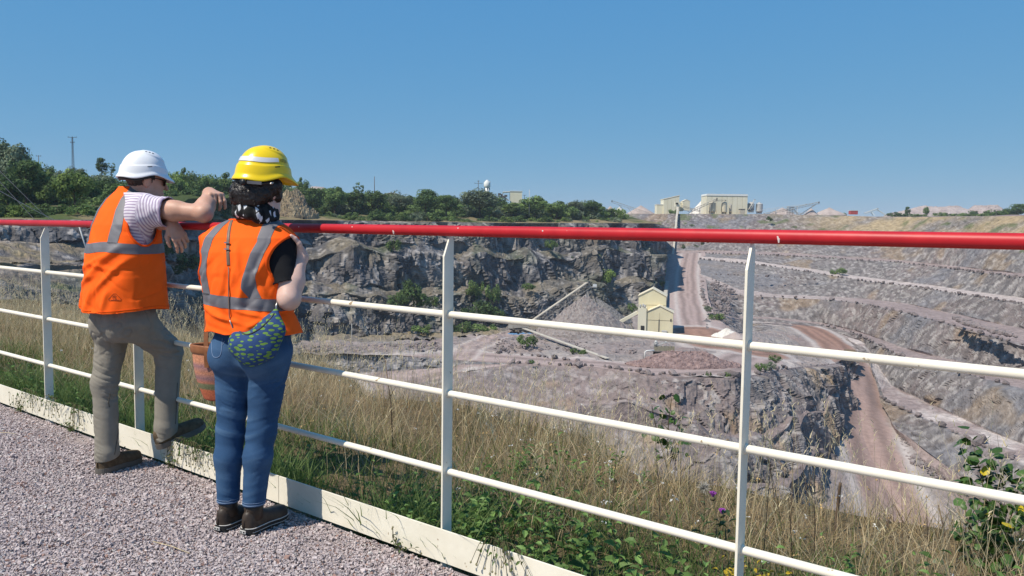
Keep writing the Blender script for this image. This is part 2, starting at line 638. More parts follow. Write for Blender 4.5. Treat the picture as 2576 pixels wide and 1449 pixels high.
# ---- far wall and the stepped right wall; crest of each bench in turn
_kx = 10
RW = [
    A([(1540, 539, 540), (1660, 538, 520), (1760, 538, 510), (1860, 539, 500), (1950, 540, 490), (2100, 542, 470), (2243, 546, 430), (2373, 546, 390), (2576, 543, 330), (2900, 538, 270)]),   # 0 rim
    A([(1540, 572, 525), (1660, 573, 505), (1760, 575, 495), (1860, 580, 482), (1950, 584, 470), (2100, 590, 448), (2243, 597, 405), (2373, 602, 362), (2576, 618, 305), (2900, 640, 250)]),   # 1 foot of rim
    A([(1540, 578, 512), (1660, 579, 496), (1760, 581, 484), (1860, 586, 472), (1950, 590, 460), (2100, 596, 436), (2243, 602, 396), (2373, 608, 352), (2576, 626, 296), (2900, 650, 240)]),   # 2 edge of that bench
    A([(1540, 630, 480), (1660, 632, 472), (1760, 631, 464), (1860, 632, 452), (1950, 636, 444), (2100, 645, 402), (2243, 653, 371), (2373, 667, 318), (2576, 690, 255), (2900, 742, 202)]),   # 3
    A([(1540, 640, 474), (1660, 640, 466), (1760, 637, 455), (1860, 640, 440), (1950, 643, 430), (2100, 651, 391), (2243, 659, 361), (2373, 674, 308), (2576, 699, 246), (2900, 752, 195)]),   # 4 B1
    A([(1540, 660, 470), (1660, 660, 462), (1761, 645, 444), (1860, 652, 420), (1950, 665, 404), (2080, 684, 382), (2190, 700, 352), (2307, 714, 310), (2576, 752, 240), (2900, 812, 191)]),   # 5
    A([(1540, 680, 466), (1660, 680, 458), (1762, 652, 434), (1860, 662, 412), (1950, 671, 397), (2080, 693, 374), (2190, 709, 343), (2307, 723, 300), (2576, 765, 231), (2900, 826, 184)]),   # 6 B2
    A([(1540, 720, 462), (1660, 720, 454), (1763, 690, 395), (1860, 730, 372), (1950, 741, 364), (2063, 746, 354), (2177, 752, 345), (2290, 766, 318), (2576, 826, 236), (2900, 910, 184)]),   # 7
    A([(1540, 730, 460), (1660, 730, 452), (1764, 700, 388), (1860, 742, 362), (1950, 748, 354), (2063, 753, 345), (2177, 766, 327), (2290, 792, 288), (2576, 870, 210), (2900, 965, 165)]),   # 8 B3
    A([(1540, 760, 458), (1660, 760, 450), (1766, 745, 335), (1860, 795, 345), (1950, 799, 343), (2063, 812, 339), (2150, 822, 328), (2262, 856, 288), (2576, 930, 222), (2900, 1025, 170)]),  # 9
    A([(1540, 770, 456), (1660, 770, 448), (1768, 755, 325), (1860, 800, 340), (1950, 804, 338), (2063, 818, 335), (2150, 838, 312), (2262, 895, 260), (2576, 984, 200), (2900, 1090, 152)]),  # 10 B4
    A([(1540, 780, 454), (1660, 780, 446), (1772, 780, 305), (1880, 808, 334), (1960, 812, 332), (2075, 826, 329), (2175, 862, 298), (2245, 945, 254), (2500, 1062, 206), (2900, 1180, 154)]),  # 11
    A([(1540, 790, 452), (1660, 790, 444), (1776, 790, 295), (1890, 811, 331), (1962, 814, 330), (2080, 830, 326), (2175, 875, 288), (2213, 1002, 232), (2450, 1115, 186), (2900, 1250, 138)]),  # 12 B5
    A([(1540, 800, 450), (1660, 800, 442), (1780, 835, 256), (1880, 838, 300), (1962, 830, 322), (2085, 840, 318), (2185, 900, 274), (2250, 1075, 210), (2460, 1235, 172), (2900, 1400, 122)]),  # 13 foot
    A([(1540, 810, 448), (1660, 810, 440), (1785, 850, 240), (1880, 850, 285), (1962, 850, 300), (2080, 852, 300), (2180, 930, 255), (2260, 1120, 196), (2450, 1320, 158), (2900, 1550, 108)]),  # 14
]
for _c, _l in {6:[(2243,546,440),(2243,597,412),(2243,602,402),(2243,653,386),(2243,659,378),(2190,700,366),(2190,709,357),(2177,753,349),(2177,766,327),(2150,830.6,322),(2150,838,312)],7:[(2373,546,400),(2373,602,375),(2373,608,366),(2373,667,356),(2373,674,349),(2307,714,346),(2307,723,337),(2290,766,329),(2290,792,288),(2262,873,280),(2262,895,260),(2240,970,252),(2213,1002,232)],8:[(2576,543,345),(2576,618,318),(2576,626,310),(2576,690,297),(2576,699,289),(2576,752,283),(2576,765,272),(2576,829,262),(2576,870,224),(2576,948,218),(2576,984,198),(2500,1089,196),(2450,1115,186)]}.items():
    for _r, _q in enumerate(_l):
        RW[_r][_c] = at(*_q)
for _r in range(14):                                             # the wall goes on beyond the right edge of the picture
    _p = RW[_r][8]
    RW[_r][9] = np.array([_p[0] * 0.8 / 0.637 * (2900 - 1288) / 2022, _p[1] * 0.8, _p[2]])
RW[14] = [p + v for p, v in zip(RW[13], [np.array([0, -4, -16.0])] * 10)]


def shade_right(P, N, ri, u):
    # odd intervals that are flat benches: 1-2, 3-4, 5-6, 7-8, 9-10, 11-12, >13
    k = np.floor(np.minimum(ri, 13.999)).astype(int)
    f = ri - k
    flat_ = ((k % 2) == 1).astype(float)
    d, c, c2 = rock_disp(P, 0.42, 0.6, 0.65, 23, 4.5, 12.0)
    near = smooth(420, 240, P[:, 1])
    soft = np.where(k == 2, 0.3, 1.0) * (0.45 + 0.55 * near) * (0.35 + 0.65 * smooth(-0.35, 0.15, fbm(P / 30, 2, 91)))
    taper = np.where(flat_ > 0, 0.08, 1.0) * np.where(flat_ > 0, 1.0, smooth(0.0, 0.12, f) * smooth(1.0, 0.88, f))
    H = N.copy()
    H[:, 2] *= 0.4
    off = H * (d * soft * taper)[:, None]
    wob = fbm(np.stack([P[:, 0] / 14, P[:, 1] / 14, k * 3.1], 1), 3, 15) * 1.6
    off[:, 2] += wob * 0.35 * smooth(0.4, 1.0, ri)
    off[:, :2] += (N[:, :2] * (wob * 0.9 * smooth(0.5, 1.5, ri))[:, None])
    n1 = fbm(P / np.array([18, 18, 12.0]), 4, 16)
    colr = lerp(C_ROCK * 1.1, C_PINK * 1.0, 0.5 + 1.0 * n1)
    colr = lerp(colr, C_PALE * 1.1, smooth(0.5, 0.95, c2) * 0.75 * (1 - flat_) + 0.08)
    colr = lerp(colr, C_ROCK * 0.7, smooth(0.35, 0.05, c2) * 0.5 * (1 - flat_))
    colr = lerp(colr, C_BLUE * 1.75, smooth(0.12, 0.45, fbm(P / np.array([20, 20, 14.0]), 3, 17)) * 0.6 * (1 - flat_))
    streak = fbm(np.stack([P[:, 0] / 1.6, P[:, 1] / 1.6, P[:, 2] / 14], 1), 3, 117)
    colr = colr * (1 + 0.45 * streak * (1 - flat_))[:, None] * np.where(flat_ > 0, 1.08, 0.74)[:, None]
    rust = smooth(0.22, 0.45, fbm(P / np.array([12, 12, 10.0]), 3, 18))
    colr = lerp(colr, C_RUST, rust * 0.35 * (1 - flat_))
    # weathered ochre top on the right, grassy lip
    och = (ri < 1) * smooth(150, 200, P[:, 0]) * smooth(-0.5, 0.2, n1)
    colr = lerp(colr, np.array([0.36, 0.27, 0.15]), och * 0.8)
    colr = lerp(colr, C_DRY * 0.8, (ri < 2.2) * smooth(0.05, 0.5, fbm(P / 10, 3, 19)) * 0.6)
    colr = lerp(colr, C_GREEN * 1.1, (ri < 2.2) * smooth(0.15, 0.4, fbm(P / 6, 3, 119)) * 0.7)
    # flat benches: dusty roadway, the second one almost white
    bench = lerp(C_PINK * 1.2, C_ROAD * 1.08, 0.5 + fbm(P / 9, 3, 20))
    colr = lerp(colr, bench, flat_ * 0.9)
    colr = lerp(colr, C_WHITE, ((k == 5) * 0.55 + (k == 7) * 0.35 * smooth(2210, 2050, 2022 * P[:, 0] / P[:, 1] + 1288) + (k == 11) * 0.85 * smooth(60, 85, P[:, 0]) * smooth(-0.25, 0.2, fbm(P / 7, 3, 118))))
    colr = lerp(colr, np.array([0.19, 0.18, 0.185]), ((k == 6) | (k == 4)) * smooth(140, 100, P[:, 0]) * smooth(60, 80, P[:, 0]) * 0.65)
    return off, colr


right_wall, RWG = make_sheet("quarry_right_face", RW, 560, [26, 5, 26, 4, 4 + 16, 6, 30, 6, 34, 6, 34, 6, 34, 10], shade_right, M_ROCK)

_rr = RW[0]
_rb1 = [p + np.array([5, 30, 0.6]) for p in _rr]
_rb2 = [p + np.array([60 + 10 * i, 300, 3.0]) for i, p in enumerate(_rr)]
_rb3 = [p + np.array([(i - 2) * 420, 3200, 20.0]) for i, p in enumerate(_rr)]


def shade_farplateau(P, N, ri, u):
    off = np.zeros_like(P)
    off[:, 2] = fbm(P / 20, 3, 111) * 0.8 * smooth(0, 0.5, ri)
    colr = lerp(C_PINK, C_DRY, smooth(-0.3, 0.3, fbm(P / 25, 3, 12)))
    colr = lerp(colr, C_GREEN * 1.3, smooth(1.2, 1.8, ri) * 0.7)
    colr = lerp(colr, C_PALE, smooth(120, 60, P[:, 0]) * smooth(1.8, 1.0, ri) * 0.7)
    return off, colr


make_sheet("far_plateau_ground", [_rr, _rb1, _rb2, _rb3][::-1], 120, [6, 10, 8], lambda P, N, ri, u: shade_farplateau(P, N, 3 - ri, u), M_SOIL)

# ---- haul ramp
RAMP = [
    A([(1590, 640, 478), (1668, 640, 445), (1724, 638, 453), (1748, 636, 456), (1775, 637, 453)]),
    A([(1590, 690, 425), (1655, 680, 402), (1704, 690, 396), (1754, 690, 396), (1776, 700, 388)]),
    A([(1590, 740, 372), (1650, 738, 348), (1698, 745, 336), (1761, 745, 336), (1782, 750, 331)]),
    A([(1590, 794, 314), (1650, 790, 300), (1702, 795, 290), (1776, 795, 290), (1800, 800, 286)]),
    A([(1590, 840, 250), (1650, 840, 249), (1706, 840, 249), (1800, 840, 249), (1860, 838, 256)]),
]
RAMP_LINE = A([(1738, 636, 456), (1729, 690, 396), (1730, 745, 336), (1740, 795, 290), (1756, 845, 245)])
WET_LINE = [atz(1756, 832, -30.8), atz(1775, 850, -31), atz(1815, 868, -31), atz(1870, 868, -31), atz(1900, 880, -31.5)]
PLAT_ROAD = [atz(1900, 893, -31), atz(1850, 918, -31), atz(1760, 930, -31), atz(1640, 935, -31), atz(1500, 918, -31), atz(1330, 908, -31.5), atz(1180, 905, -32.5), atz(1090, 930, -34), atz(1000, 950, -35)]
LOW_ROAD = A([(1940, 815, 334), (1985, 812, 336), (2040, 826, 322), (2100, 862, 292), (2140, 905, 266), (2158, 960, 244), (2165, 1020, 226), (2178, 1090, 208), (2205, 1180, 192), (2245, 1280, 176), (2290, 1400, 158), (2330, 1600, 125)])
SIDE_ROAD = [atz(1160, 905, -32.5), atz(1185, 872, -31), atz(1250, 845, -31), atz(1300, 838, -31)]


def tracks(P, line, w, colr, seed, wet=0.0, strength=0.9):
    d = poly_dist(P, line)
    m = smooth(w * 0.62, w * 0.42, d + fbm(P / 4, 2, seed) * w * 0.10)
    c = lerp(np.tile(C_ROAD, (len(P), 1)), C_WET, np.full(len(P), wet))
    ruts = np.sin(d / w * 16 + fbm(P / 12, 2, seed + 1) * 2.0)
    c = c * (1 + 0.22 * ruts)[:, None]
    colr = lerp(colr, c, m * strength)
    shoulder = np.exp(-((d - w * 0.62) / (w * 0.10)) ** 2)
    return lerp(colr, C_WHITE * 0.9, shoulder * 0.75)


def shade_ground(amp=0.5, seed=60, base=None, relief=1.0):
    def fn(P, N, ri, u):
        n1 = fbm(P / 12, 4, seed)
        colr = lerp(C_PINK * 1.02, C_PALE * 0.72, 0.45 + 0.8 * n1) if base is None else lerp(base[0], base[1], 0.5 + 0.9 * n1)
        colr = lerp(colr, C_ROCK, smooth(0.15, 0.5, fbm(P / 5, 3, seed + 2)) * 0.6)
        dd = np.minimum(np.minimum(poly_dist(P, LOW_ROAD) - 7, poly_dist(P, RAMP_LINE) - 7), np.minimum(poly_dist(P, PLAT_ROAD) - 6, poly_dist(P, WET_LINE) - 9))
        rough_ = smooth(0, 5, dd) * relief
        off = np.zeros_like(P)
        off[:, 2] = fbm(P / 6, 4, seed + 3) * amp * (0.12 + rough_)
        f1, f2, c2 = cells(P / 1.3, seed + 4)
        off[:, 2] += (c2 - 0.5) * 0.5 * amp * rough_
        colr = colr * (1 + 0.35 * (c2 - 0.5) * rough_)[:, None]
        colr = lerp(colr, C_ROAD * 1.25, smooth(12, 7, poly_dist(P, RAMP_LINE)) * 0.8)
        colr = tracks(P, RAMP_LINE, 8, colr, 71, 0.12, 0.9)
        colr = tracks(P, PLAT_ROAD, 14, colr, 72, 0.0, 1.0)
        colr = tracks(P, SIDE_ROAD, 6, colr, 75, 0.0, 0.7)
        colr = tracks(P, WET_LINE, 17, colr, 73, 0.85)
        hi = smooth(300, 255, P[:, 1])
        lr = tracks(P, LOW_ROAD, 12, colr, 74, 0.85)
        lr2 = tracks(P, LOW_ROAD, 13, colr, 74, 0.42)
        return off, lerp(lr, lr2, hi)
    return fn


make_sheet("haul_ramp", RAMP, 150, [30, 34, 34, 34], shade_ground(0.8, 160), M_SOIL)

# ---- platform with the crusher building
PLAT = [
    A([(440, 862, 162), (600, 850, 192), (760, 846, 228), (1000, 842, 243), (1300, 814, 282), (1500, 795, 308), (1592, 792, 316)]),
    [atz(440, 880, -22), atz(600, 866, -26), atz(760, 862, -29), atz(1000, 858, -30.5), atz(1300, 838, -31), atz(1500, 838, -31), atz(1592, 838, -31)],
]
make_sheet("quarry_platform", PLAT, 260, [22], shade_ground(1.6, 260, (C_ROCK * 0.9, C_DRY * 0.9)), M_SOIL)
PLAT2 = [
    [atz(440, 880, -22), atz(760, 862, -29), atz(1000, 858, -30.5), atz(1150, 846, -31), atz(1300, 838, -31), atz(1500, 837, -31), atz(1650, 838, -31), atz(1800, 840, -31), atz(1875, 840, -31.5), atz(1965, 838, -36)],
    [atz(440, 890, -22), atz(760, 874, -29), atz(1000, 872, -30.5), atz(1150, 862, -31), atz(1300, 862, -31), atz(1500, 868, -31), atz(1650, 870, -31), atz(1830, 870, -31), atz(1915, 868, -32.5), atz(2010, 868, -36.5)],
    [atz(440, 900, -22), atz(760, 882, -29), atz(1000, 884, -30.5), atz(1150, 884, -31.5), atz(1300, 888, -31.5), atz(1500, 895, -31.2), atz(1650, 900, -31), atz(1840, 900, -31), atz(1945, 892, -32.5), atz(2075, 898, -36.5)],
    [atz(440, 910, -22), atz(760, 890, -29), atz(1000, 894, -31), atz(1140, 905, -32.4), atz(1290, 916, -31.8), atz(1500, 924, -31.2), atz(1640, 945, -31), atz(1850, 952, -31), atz(1985, 926, -32.5), atz(2104, 914, -36)],
]
make_sheet("quarry_platform.001", PLAT2, 420, [18, 24, 26], shade_ground(0.9, 280), M_SOIL)

# ---- low bench face at the left of the platform and the road below it
LB = [
    [atz(440, 906, -22), atz(600, 893, -26), atz(760, 886, -29), atz(950, 890, -30.7), atz(1085, 898, -31.6), atz(1160, 908, -32.4), atz(1296, 915, -31.7)],
    [atz(440, 980, -29), atz(600, 960, -32), atz(760, 940, -33.5), atz(950, 936, -34.2), atz(1085, 928, -33.8), atz(1160, 918, -32.7), atz(1298, 916, -31.8)],
    [atz(440, 1080, -33), atz(600, 1060, -35.5), atz(760, 1020, -37), atz(950, 985, -37), atz(1085, 958, -35.5), atz(1165, 938, -33.6), atz(1300, 918, -32.0)],
]


def shade_lb(P, N, ri, u):
    d, c, c2 = rock_disp(P, 0.5, 0.6, 0.9, 43)
    off, colr = shade_ground(0.6, 300)(P, N, ri, u)
    f = smooth(0.03, 0.2, ri) * smooth(1.05, 0.9, ri)
    H = N.copy()
    H[:, 2] *= 0.3
    off = off * (1 - f)[:, None] + H * (d * f)[:, None]
    rc = lerp(C_BLUE * 1.1, C_ROCK * 1.1, 0.5 + fbm(P / 6, 3, 44))
    rc = lerp(rc, C_PALE, smooth(0.6, 0.95, c2) * 0.7)
    return off, lerp(colr, rc, f)


make_sheet("quarry_bench_face", LB, 280, [26, 20], shade_lb, M_ROCK)

# ---- front face below the platform, with two ledges, ending in a nose at the lower road
FW_ = [
    [atz(700, 1020, -37), atz(900, 990, -37), atz(1085, 956, -35.4), atz(1160, 934, -33.4), atz(1290, 916, -31.8), atz(1500, 924, -31.2), atz(1640, 945, -31), atz(1850, 952, -31), atz(1985, 926, -32.5), atz(2104, 914, -36), at(2150, 880, 285)],
    A([(700, 1110, 140), (900, 1090, 147), (1085, 1060, 158), (1160, 1055, 165), (1290, 1052, 172), (1500, 1052, 172), (1640, 1064, 167), (1850, 1078, 166), (1985, 1058, 176), (2092, 1000, 208), (2150, 925, 262)]),
    A([(700, 1122, 136), (900, 1104, 143), (1085, 1074, 154), (1160, 1070, 161), (1290, 1068, 167), (1500, 1068, 167), (1640, 1080, 162), (1850, 1094, 161), (1985, 1072, 171), (2090, 1012, 204), (2150, 940, 256)]),
    A([(700, 1220, 128), (900, 1200, 134), (1085, 1180, 145), (1160, 1180, 152), (1290, 1180, 157), (1500, 1180, 157), (1640, 1196, 151), (1850, 1210, 150), (1985, 1190, 160), (2086, 1110, 190), (2150, 1000, 236)]),
    A([(700, 1236, 123), (900, 1216, 129), (1085, 1198, 140), (1160, 1198, 147), (1290, 1198, 151), (1500, 1198, 151), (1640, 1214, 145), (1850, 1228, 144), (1985, 1208, 154), (2080, 1140, 182), (2150, 1020, 230)]),
    A([(700, 1360, 112), (900, 1340, 118), (1085, 1320, 130), (1160, 1320, 137), (1290, 1320, 141), (1500, 1320, 141), (1640, 1335, 135), (1850, 1350, 134), (1985, 1325, 144), (2072, 1250, 168), (2150, 1090, 213)]),
]


def shade_front(P, N, ri, u):
    fl = ((ri > 1) & (ri < 2)) | ((ri > 3) & (ri < 4))
    d, c, c2 = rock_disp(P, 0.8, 0.8, 0.75, 83, 3.0, 16.0)
    dusty = smooth(42, 18, P[:, 0]) * 0.6
    taper = smooth(0, 0.12, ri) * np.where(fl, 0.35, 1.0) * (1 - dusty)
    H = N.copy()
    H[:, 2] *= 0.3
    off = H * (d * taper)[:, None]
    off[:, 2] += fbm(np.stack([P[:, 0] / 13, P[:, 1] / 13, np.round(ri / 2) * 3.3], 1), 3, 84) * 6 * smooth(0.5, 1, ri)
    n1 = fbm(P / np.array([9, 9, 12.0]), 4, 85)
    colr = lerp(C_ROCK * 0.82, C_PINK * 0.92, 0.5 + 0.9 * n1)
    colr = lerp(colr, C_PALE, smooth(0.6, 0.97, c2) * 0.65)
    colr = lerp(colr, C_RUST * 1.1, smooth(0.25, 0.5, fbm(P / np.array([7, 7, 14.0]), 3, 86)) * 0.5)
    colr = lerp(colr, C_PINK * 1.12, dusty * (0.6 + 0.5 * n1))
    colr = lerp(colr, C_PINK * 0.95, fl * 0.8)
    colr = lerp(colr, C_PINK, smooth(0.06, 0.0, ri))
    return off, colr


make_sheet("quarry_front_face", FW_, 560, [52, 8, 46, 8, 46], shade_front, M_ROCK)

# ---- ground at the lower road
LOW = [
    A([(1880, 815, 328), (1960, 806, 340), (2090, 826, 328)]),
    A([(1880, 838, 300), (2040, 836, 315), (2130, 848, 308)]),
    A([(1920, 866, 292), (2090, 870, 288), (2180, 895, 280)]),
    A([(2040, 895, 272), (2125, 905, 267), (2205, 950, 256)]),
    A([(2100, 925, 252), (2148, 960, 244), (2235, 1020, 233)]),
    A([(2085, 1010, 220), (2162, 1020, 226), (2262, 1075, 214)]),
    A([(2075, 1110, 196), (2172, 1100, 206), (2310, 1130, 200)]),
    A([(2060, 1200, 178), (2212, 1200, 189), (2380, 1215, 184)]),
    A([(1990, 1320, 154), (2262, 1310, 171), (2480, 1310, 168)]),
    A([(1700, 1420, 128), (2320, 1420, 154), (2750, 1420, 150)]),
    A([(1300, 1800, 90), (2350, 1700, 112), (3200, 1700, 105)]),
]
make_sheet("quarry_low_ground", LOW, 230, [14, 18, 16, 16, 20, 24, 28, 28, 24, 14], shade_ground(0.9, 340), M_SOIL)

# ---- pit floor, closes the bottom of the hole
_pf = MB().add([(-260, 20, -72), (320, 20, -72), (320, 520, -72), (-260, 520, -72)], [(0, 1, 2, 3)]).mesh("pit_floor")
tag(link("pit_floor", _pf, flat("pit_floor_dust", C_PINK, 0.95, 0.1)), kind='structure')
# ------------------------------------------------------------------ path, railing and the bank beyond it
FP0 = np.array([-3.1846, 5.4723])                                # foot of the first post in view
FDIR = np.array([math.sin(2.23255), math.cos(2.23255)])          # along the railing, towards the right of the picture
FNRM = np.array([-FDIR[1], FDIR[0]])                             # away from the path, over the pit
FSP = 1.23634
H_RED, H_1, H_2, H_3, H_KICK = 1.3594, 1.0264, 0.7058, 0.3853, 0.158


def fp(t, s=0.0, z=0.0):
    """t posts along the railing, s metres beyond it."""
    p = FP0 + FDIR * (t * FSP) + FNRM * s
    return np.array([p[0], p[1], z])


M_CREAM = material("cream_paint", [(0.35, (0.75, 0.69, 0.56)), (0.65, (0.81, 0.755, 0.63))], scale=9, rough=0.42, spec=0.45,
                   bump=[(60, 0.12, 0.004)], speck=(26, 0.70, (0.36, 0.27, 0.17)))
M_RED = material("red_paint", [(0.35, (0.40, 0.009, 0.015)), (0.65, (0.49, 0.014, 0.020))], scale=7, rough=0.45, spec=0.35,
                 bump=[(40, 0.10, 0.004)], speck=(30, 0.76, (0.55, 0.40, 0.36)))
M_CHIP = flat("chipped_paint", (0.62, 0.52, 0.48), 0.7)
railing = empty("railing", fp(2))
tag(railing, "long steel railing with red handrail, cream rails and cream kick boards along the gravel path", "railing")
_rb = -np.array(fp(2))


def rpart(name, mb, mat, bevel=0.0, sm=False, parent=None):
    mb.v = [(v[0] + _rb[0], v[1] + _rb[1], v[2] + _rb[2]) for v in mb.v]
    return mb.build(name, mat, parent or railing, sm, bevel)


_T0, _T1 = -4.6, 7.5
_pts = [fp(t, 0.008, H_RED) for t in np.linspace(_T0, _T1, 40)]
hand = rpart("handrail", MB().tube(_pts, 0.0212, 20), M_RED, sm=True)
for t, dz, L in ((1.86, 0.010, .006), (2.55, 0.0105, .005), (2.76, -0.002, .016), (3.38, 0.008, .006), (4.07, 0.003, .02), (4.62, -0.004, .018), (2.25, .008, .006), (3.05, .012, .004)):
    a = math.asin(max(-1, min(1, dz / 0.0214)))
    c = fp(t, 0.008 - 0.0206 * math.cos(a), H_RED + 0.0206 * math.sin(a))
    b = fp(t + 0.004, 0.008 - 0.0206 * math.cos(a), H_RED + 0.0206 * math.sin(a) - L)
    rpart("paint_chip", MB().tube([c, (c + b) / 2 + np.array([0.002, 0, 0]), b], [0.0022, 0.004, 0.0018], 6), M_CHIP, parent=None)
for h in (H_1, H_2, H_3):
    rpart("rail", MB().tube([fp(t, 0.012, h) for t in np.linspace(_T0, _T1, 40)], 0.0137, 16), M_CREAM, sm=True)
_d3, _n3 = Vector((*FDIR, 0)), Vector((*FNRM, 0))
for i in range(-4, 8):
    c = fp(i)
    M = Matrix(((_n3.x, _d3.x, 0, c[0] + _n3.x * 0.0), (_n3.y, _d3.y, 0, c[1]), (0, 0, 1, 0), (0, 0, 0, 1)))
    w0, w1, th = -0.022, 0.034, 0.0045
    ztop = H_RED - 0.019
    mb = MB().prism([(w0, -0.25), (w1, -0.25), (w1, ztop - 0.02), (w1 - 0.012, ztop), (w1 - 0.022, ztop), (w0, ztop - 0.082)], -th, th, M)
    po = rpart("post", mb, M_CREAM, bevel=0.0015)
    for h in (H_1, H_2, H_3):                                     # weld beads where the rails pass
        for sgn in (-1, 1):
            q = fp(i, 0.012, h)
            a = q + np.array([*FDIR, 0]) * (sgn * 0.003)
            b = q + np.array([*FDIR, 0]) * (sgn * 0.011)
            wb = rpart("weld", MB().tube([a, b], [0.0185, 0.0142], 14), M_CREAM, sm=True, parent=po)
            wb.location = (0, 0, 0)
    # fixing bolt of the kick board
kick_joints = [-5.0, -2.9, -1.15, 0.30, 2.135, 3.95, 5.75, 7.6]
for a, b in zip(kick_joints[:-1], kick_joints[1:]):
    mb = MB()
    c0, c1 = fp(a + 0.0012, -0.0275, 0), fp(b - 0.0012, -0.0275, 0)
    mid = (c0 + c1) / 2
    ang = math.atan2(FDIR[1], FDIR[0])
    mb.box((mid[0], mid[1], (H_KICK + 0.022) / 2), (np.linalg.norm(c1 - c0), 0.006, H_KICK - 0.022), ang)
    kb = rpart("kick_board", mb, M_CREAM, bevel=0.0012)
    for t in (a + 0.12, b - 0.12):
        q = fp(t, -0.0305, 0.10)
        e = fp(t, -0.0325, 0.10)
        rpart("rivet", MB().tube([q, e], [0.006, 0.0045], 10), M_CREAM, parent=kb)

# path ground
_gx0, _gx1 = -9.0, 9.0
_c = [fp(-20, -0.02), fp(30, -0.02), fp(30, -40), fp(-20, -40)]
M_PATH = material("path_grit", [(0.30, (0.20, 0.165, 0.162)), (0.5, (0.30, 0.25, 0.245)), (0.72, (0.39, 0.335, 0.325))], scale=95, detail=5,
                  rough=0.95, spec=0.1, bump=[(140, 0.9, 0.006), (30, 0.4, 0.01)])
pm = MB().add(_c, [(3, 2, 1, 0)]).mesh("path")
tag(link("path", pm, M_PATH), kind='structure')

# loose crushed stone on the path
def stones(n, rng):
    t = rng.uniform(-1.5, 4.0, n * 4)
    s = -rng.uniform(0.0, 1, n * 4) * 2.9 - 0.034
    P = FP0 + FDIR * (t * FSP)[:, None] + FNRM * s[:, None]
    px = 1288 + 2022 * P[:, 0] / P[:, 1]
    dep = P[:, 1]
    keep = (dep > 2.85) & (px > -160) & (px < 2000)
    # fewer stones on the worn sandy spots by the board
    q = np.stack([P[:, 0] * 2.4, P[:, 1] * 2.4, np.zeros(len(P))], 1)
    bare = smooth(0.25, 0.5, fbm(q, 3, 201)) * smooth(-0.5, -0.1, s)
    keep &= rng.uniform(size=len(P)) > bare * 0.9
    P = P[keep][:n]
    m = len(P)
    cube = np.array([(-1, -1, -1), (1, -1, -1), (1, 1, -1), (-1, 1, -1), (-1, -1, 1), (1, -1, 1), (1, 1, 1), (-1, 1, 1)], float)
    size = np.exp(rng.normal(0, 0.32, m)) * 0.0034
    V = cube[None] * (1 + rng.uniform(-0.55, 0.22, (m, 8, 3)))
    V *= (size[:, None] * np.stack([rng.uniform(0.9, 1.6, m), rng.uniform(0.7, 1.15, m), rng.uniform(0.5, 0.9, m)], 1))[:, None, :]
    ax = rng.normal(size=(m, 3)) * np.array([0.35, 0.35, 1])
    ang = rng.uniform(0, 6.28, m)
    ax /= np.linalg.norm(ax, axis=1, keepdims=True)
    c, sn = np.cos(ang)[:, None, None], np.sin(ang)[:, None, None]
    k = ax[:, None, :]
    V = V * c + np.cross(np.broadcast_to(k, V.shape), V) * sn + k * (np.sum(k * V, 2, keepdims=True)) * (1 - c)
    zz = rng.uniform(0.0, 0.010, m) + size * 0.35
    V += np.stack([P[:, 0], P[:, 1], zz], 1)[:, None, :]
    quad = np.array([(0, 3, 2, 1), (4, 5, 6, 7), (0, 1, 5, 4), (1, 2, 6, 5), (2, 3, 7, 6), (3, 0, 4, 7)])
    Fc = (quad[None] + (np.arange(m) * 8)[:, None, None]).reshape(-1, 4)
    tone = rng.uniform(0, 1, m)
    base = lerp(np.array([0.345, 0.285, 0.283]), np.array([0.53, 0.455, 0.445]), tone)
    odd = rng.uniform(size=m)
    base = np.where((odd < 0.05)[:, None], np.array([0.50, 0.46, 0.44]), base)
    base = np.where((odd > 0.975)[:, None], np.array([0.11, 0.105, 0.12]), base)
    base = np.where(((odd > 0.90) & (odd < 0.95))[:, None], np.array([0.30, 0.19, 0.16]), base)
    return V.reshape(-1, 3), Fc, np.repeat(base, 8, 0)


V_, F_, C_ = stones(90000, np.random.default_rng(11))
me = mesh_np("path_gravel", V_, F_)
add_attr(me, "col", C_, 'COLOR')
M_STONE = material("crushed_stone", attr="col", scale=160, detail=3, var=0.22, rough=0.9, spec=0.2)
tag(link("path_gravel", me, M_STONE), "pinkish grey crushed stone covering the path", "gravel", kind='stuff')


# bank beyond the railing
def brink(t):
    return 3.9 - 0.30 * t + 0.28 * np.maximum(t - 3.2, 0) ** 1.5 + 0.35 * np.sin(t * 1.7) + 0.2 * np.sin(t * 4.1 + 1)


def bank_z(t, s):
    t, s = np.asarray(t, float), np.asarray(s, float)
    q = np.stack([t * 1.5, s * 1.5, np.zeros_like(t)], -1).reshape(-1, 3)
    n = fbm(q, 3, 210).reshape(t.shape)
    b = brink(t)
    over = np.maximum(s - b, 0)
    return -0.03 - 0.125 * np.maximum(s, 0) + n * 0.06 * smooth(0.0, 0.5, s) - over * 1.5 - np.minimum(over, 1) ** 2 * 0.4


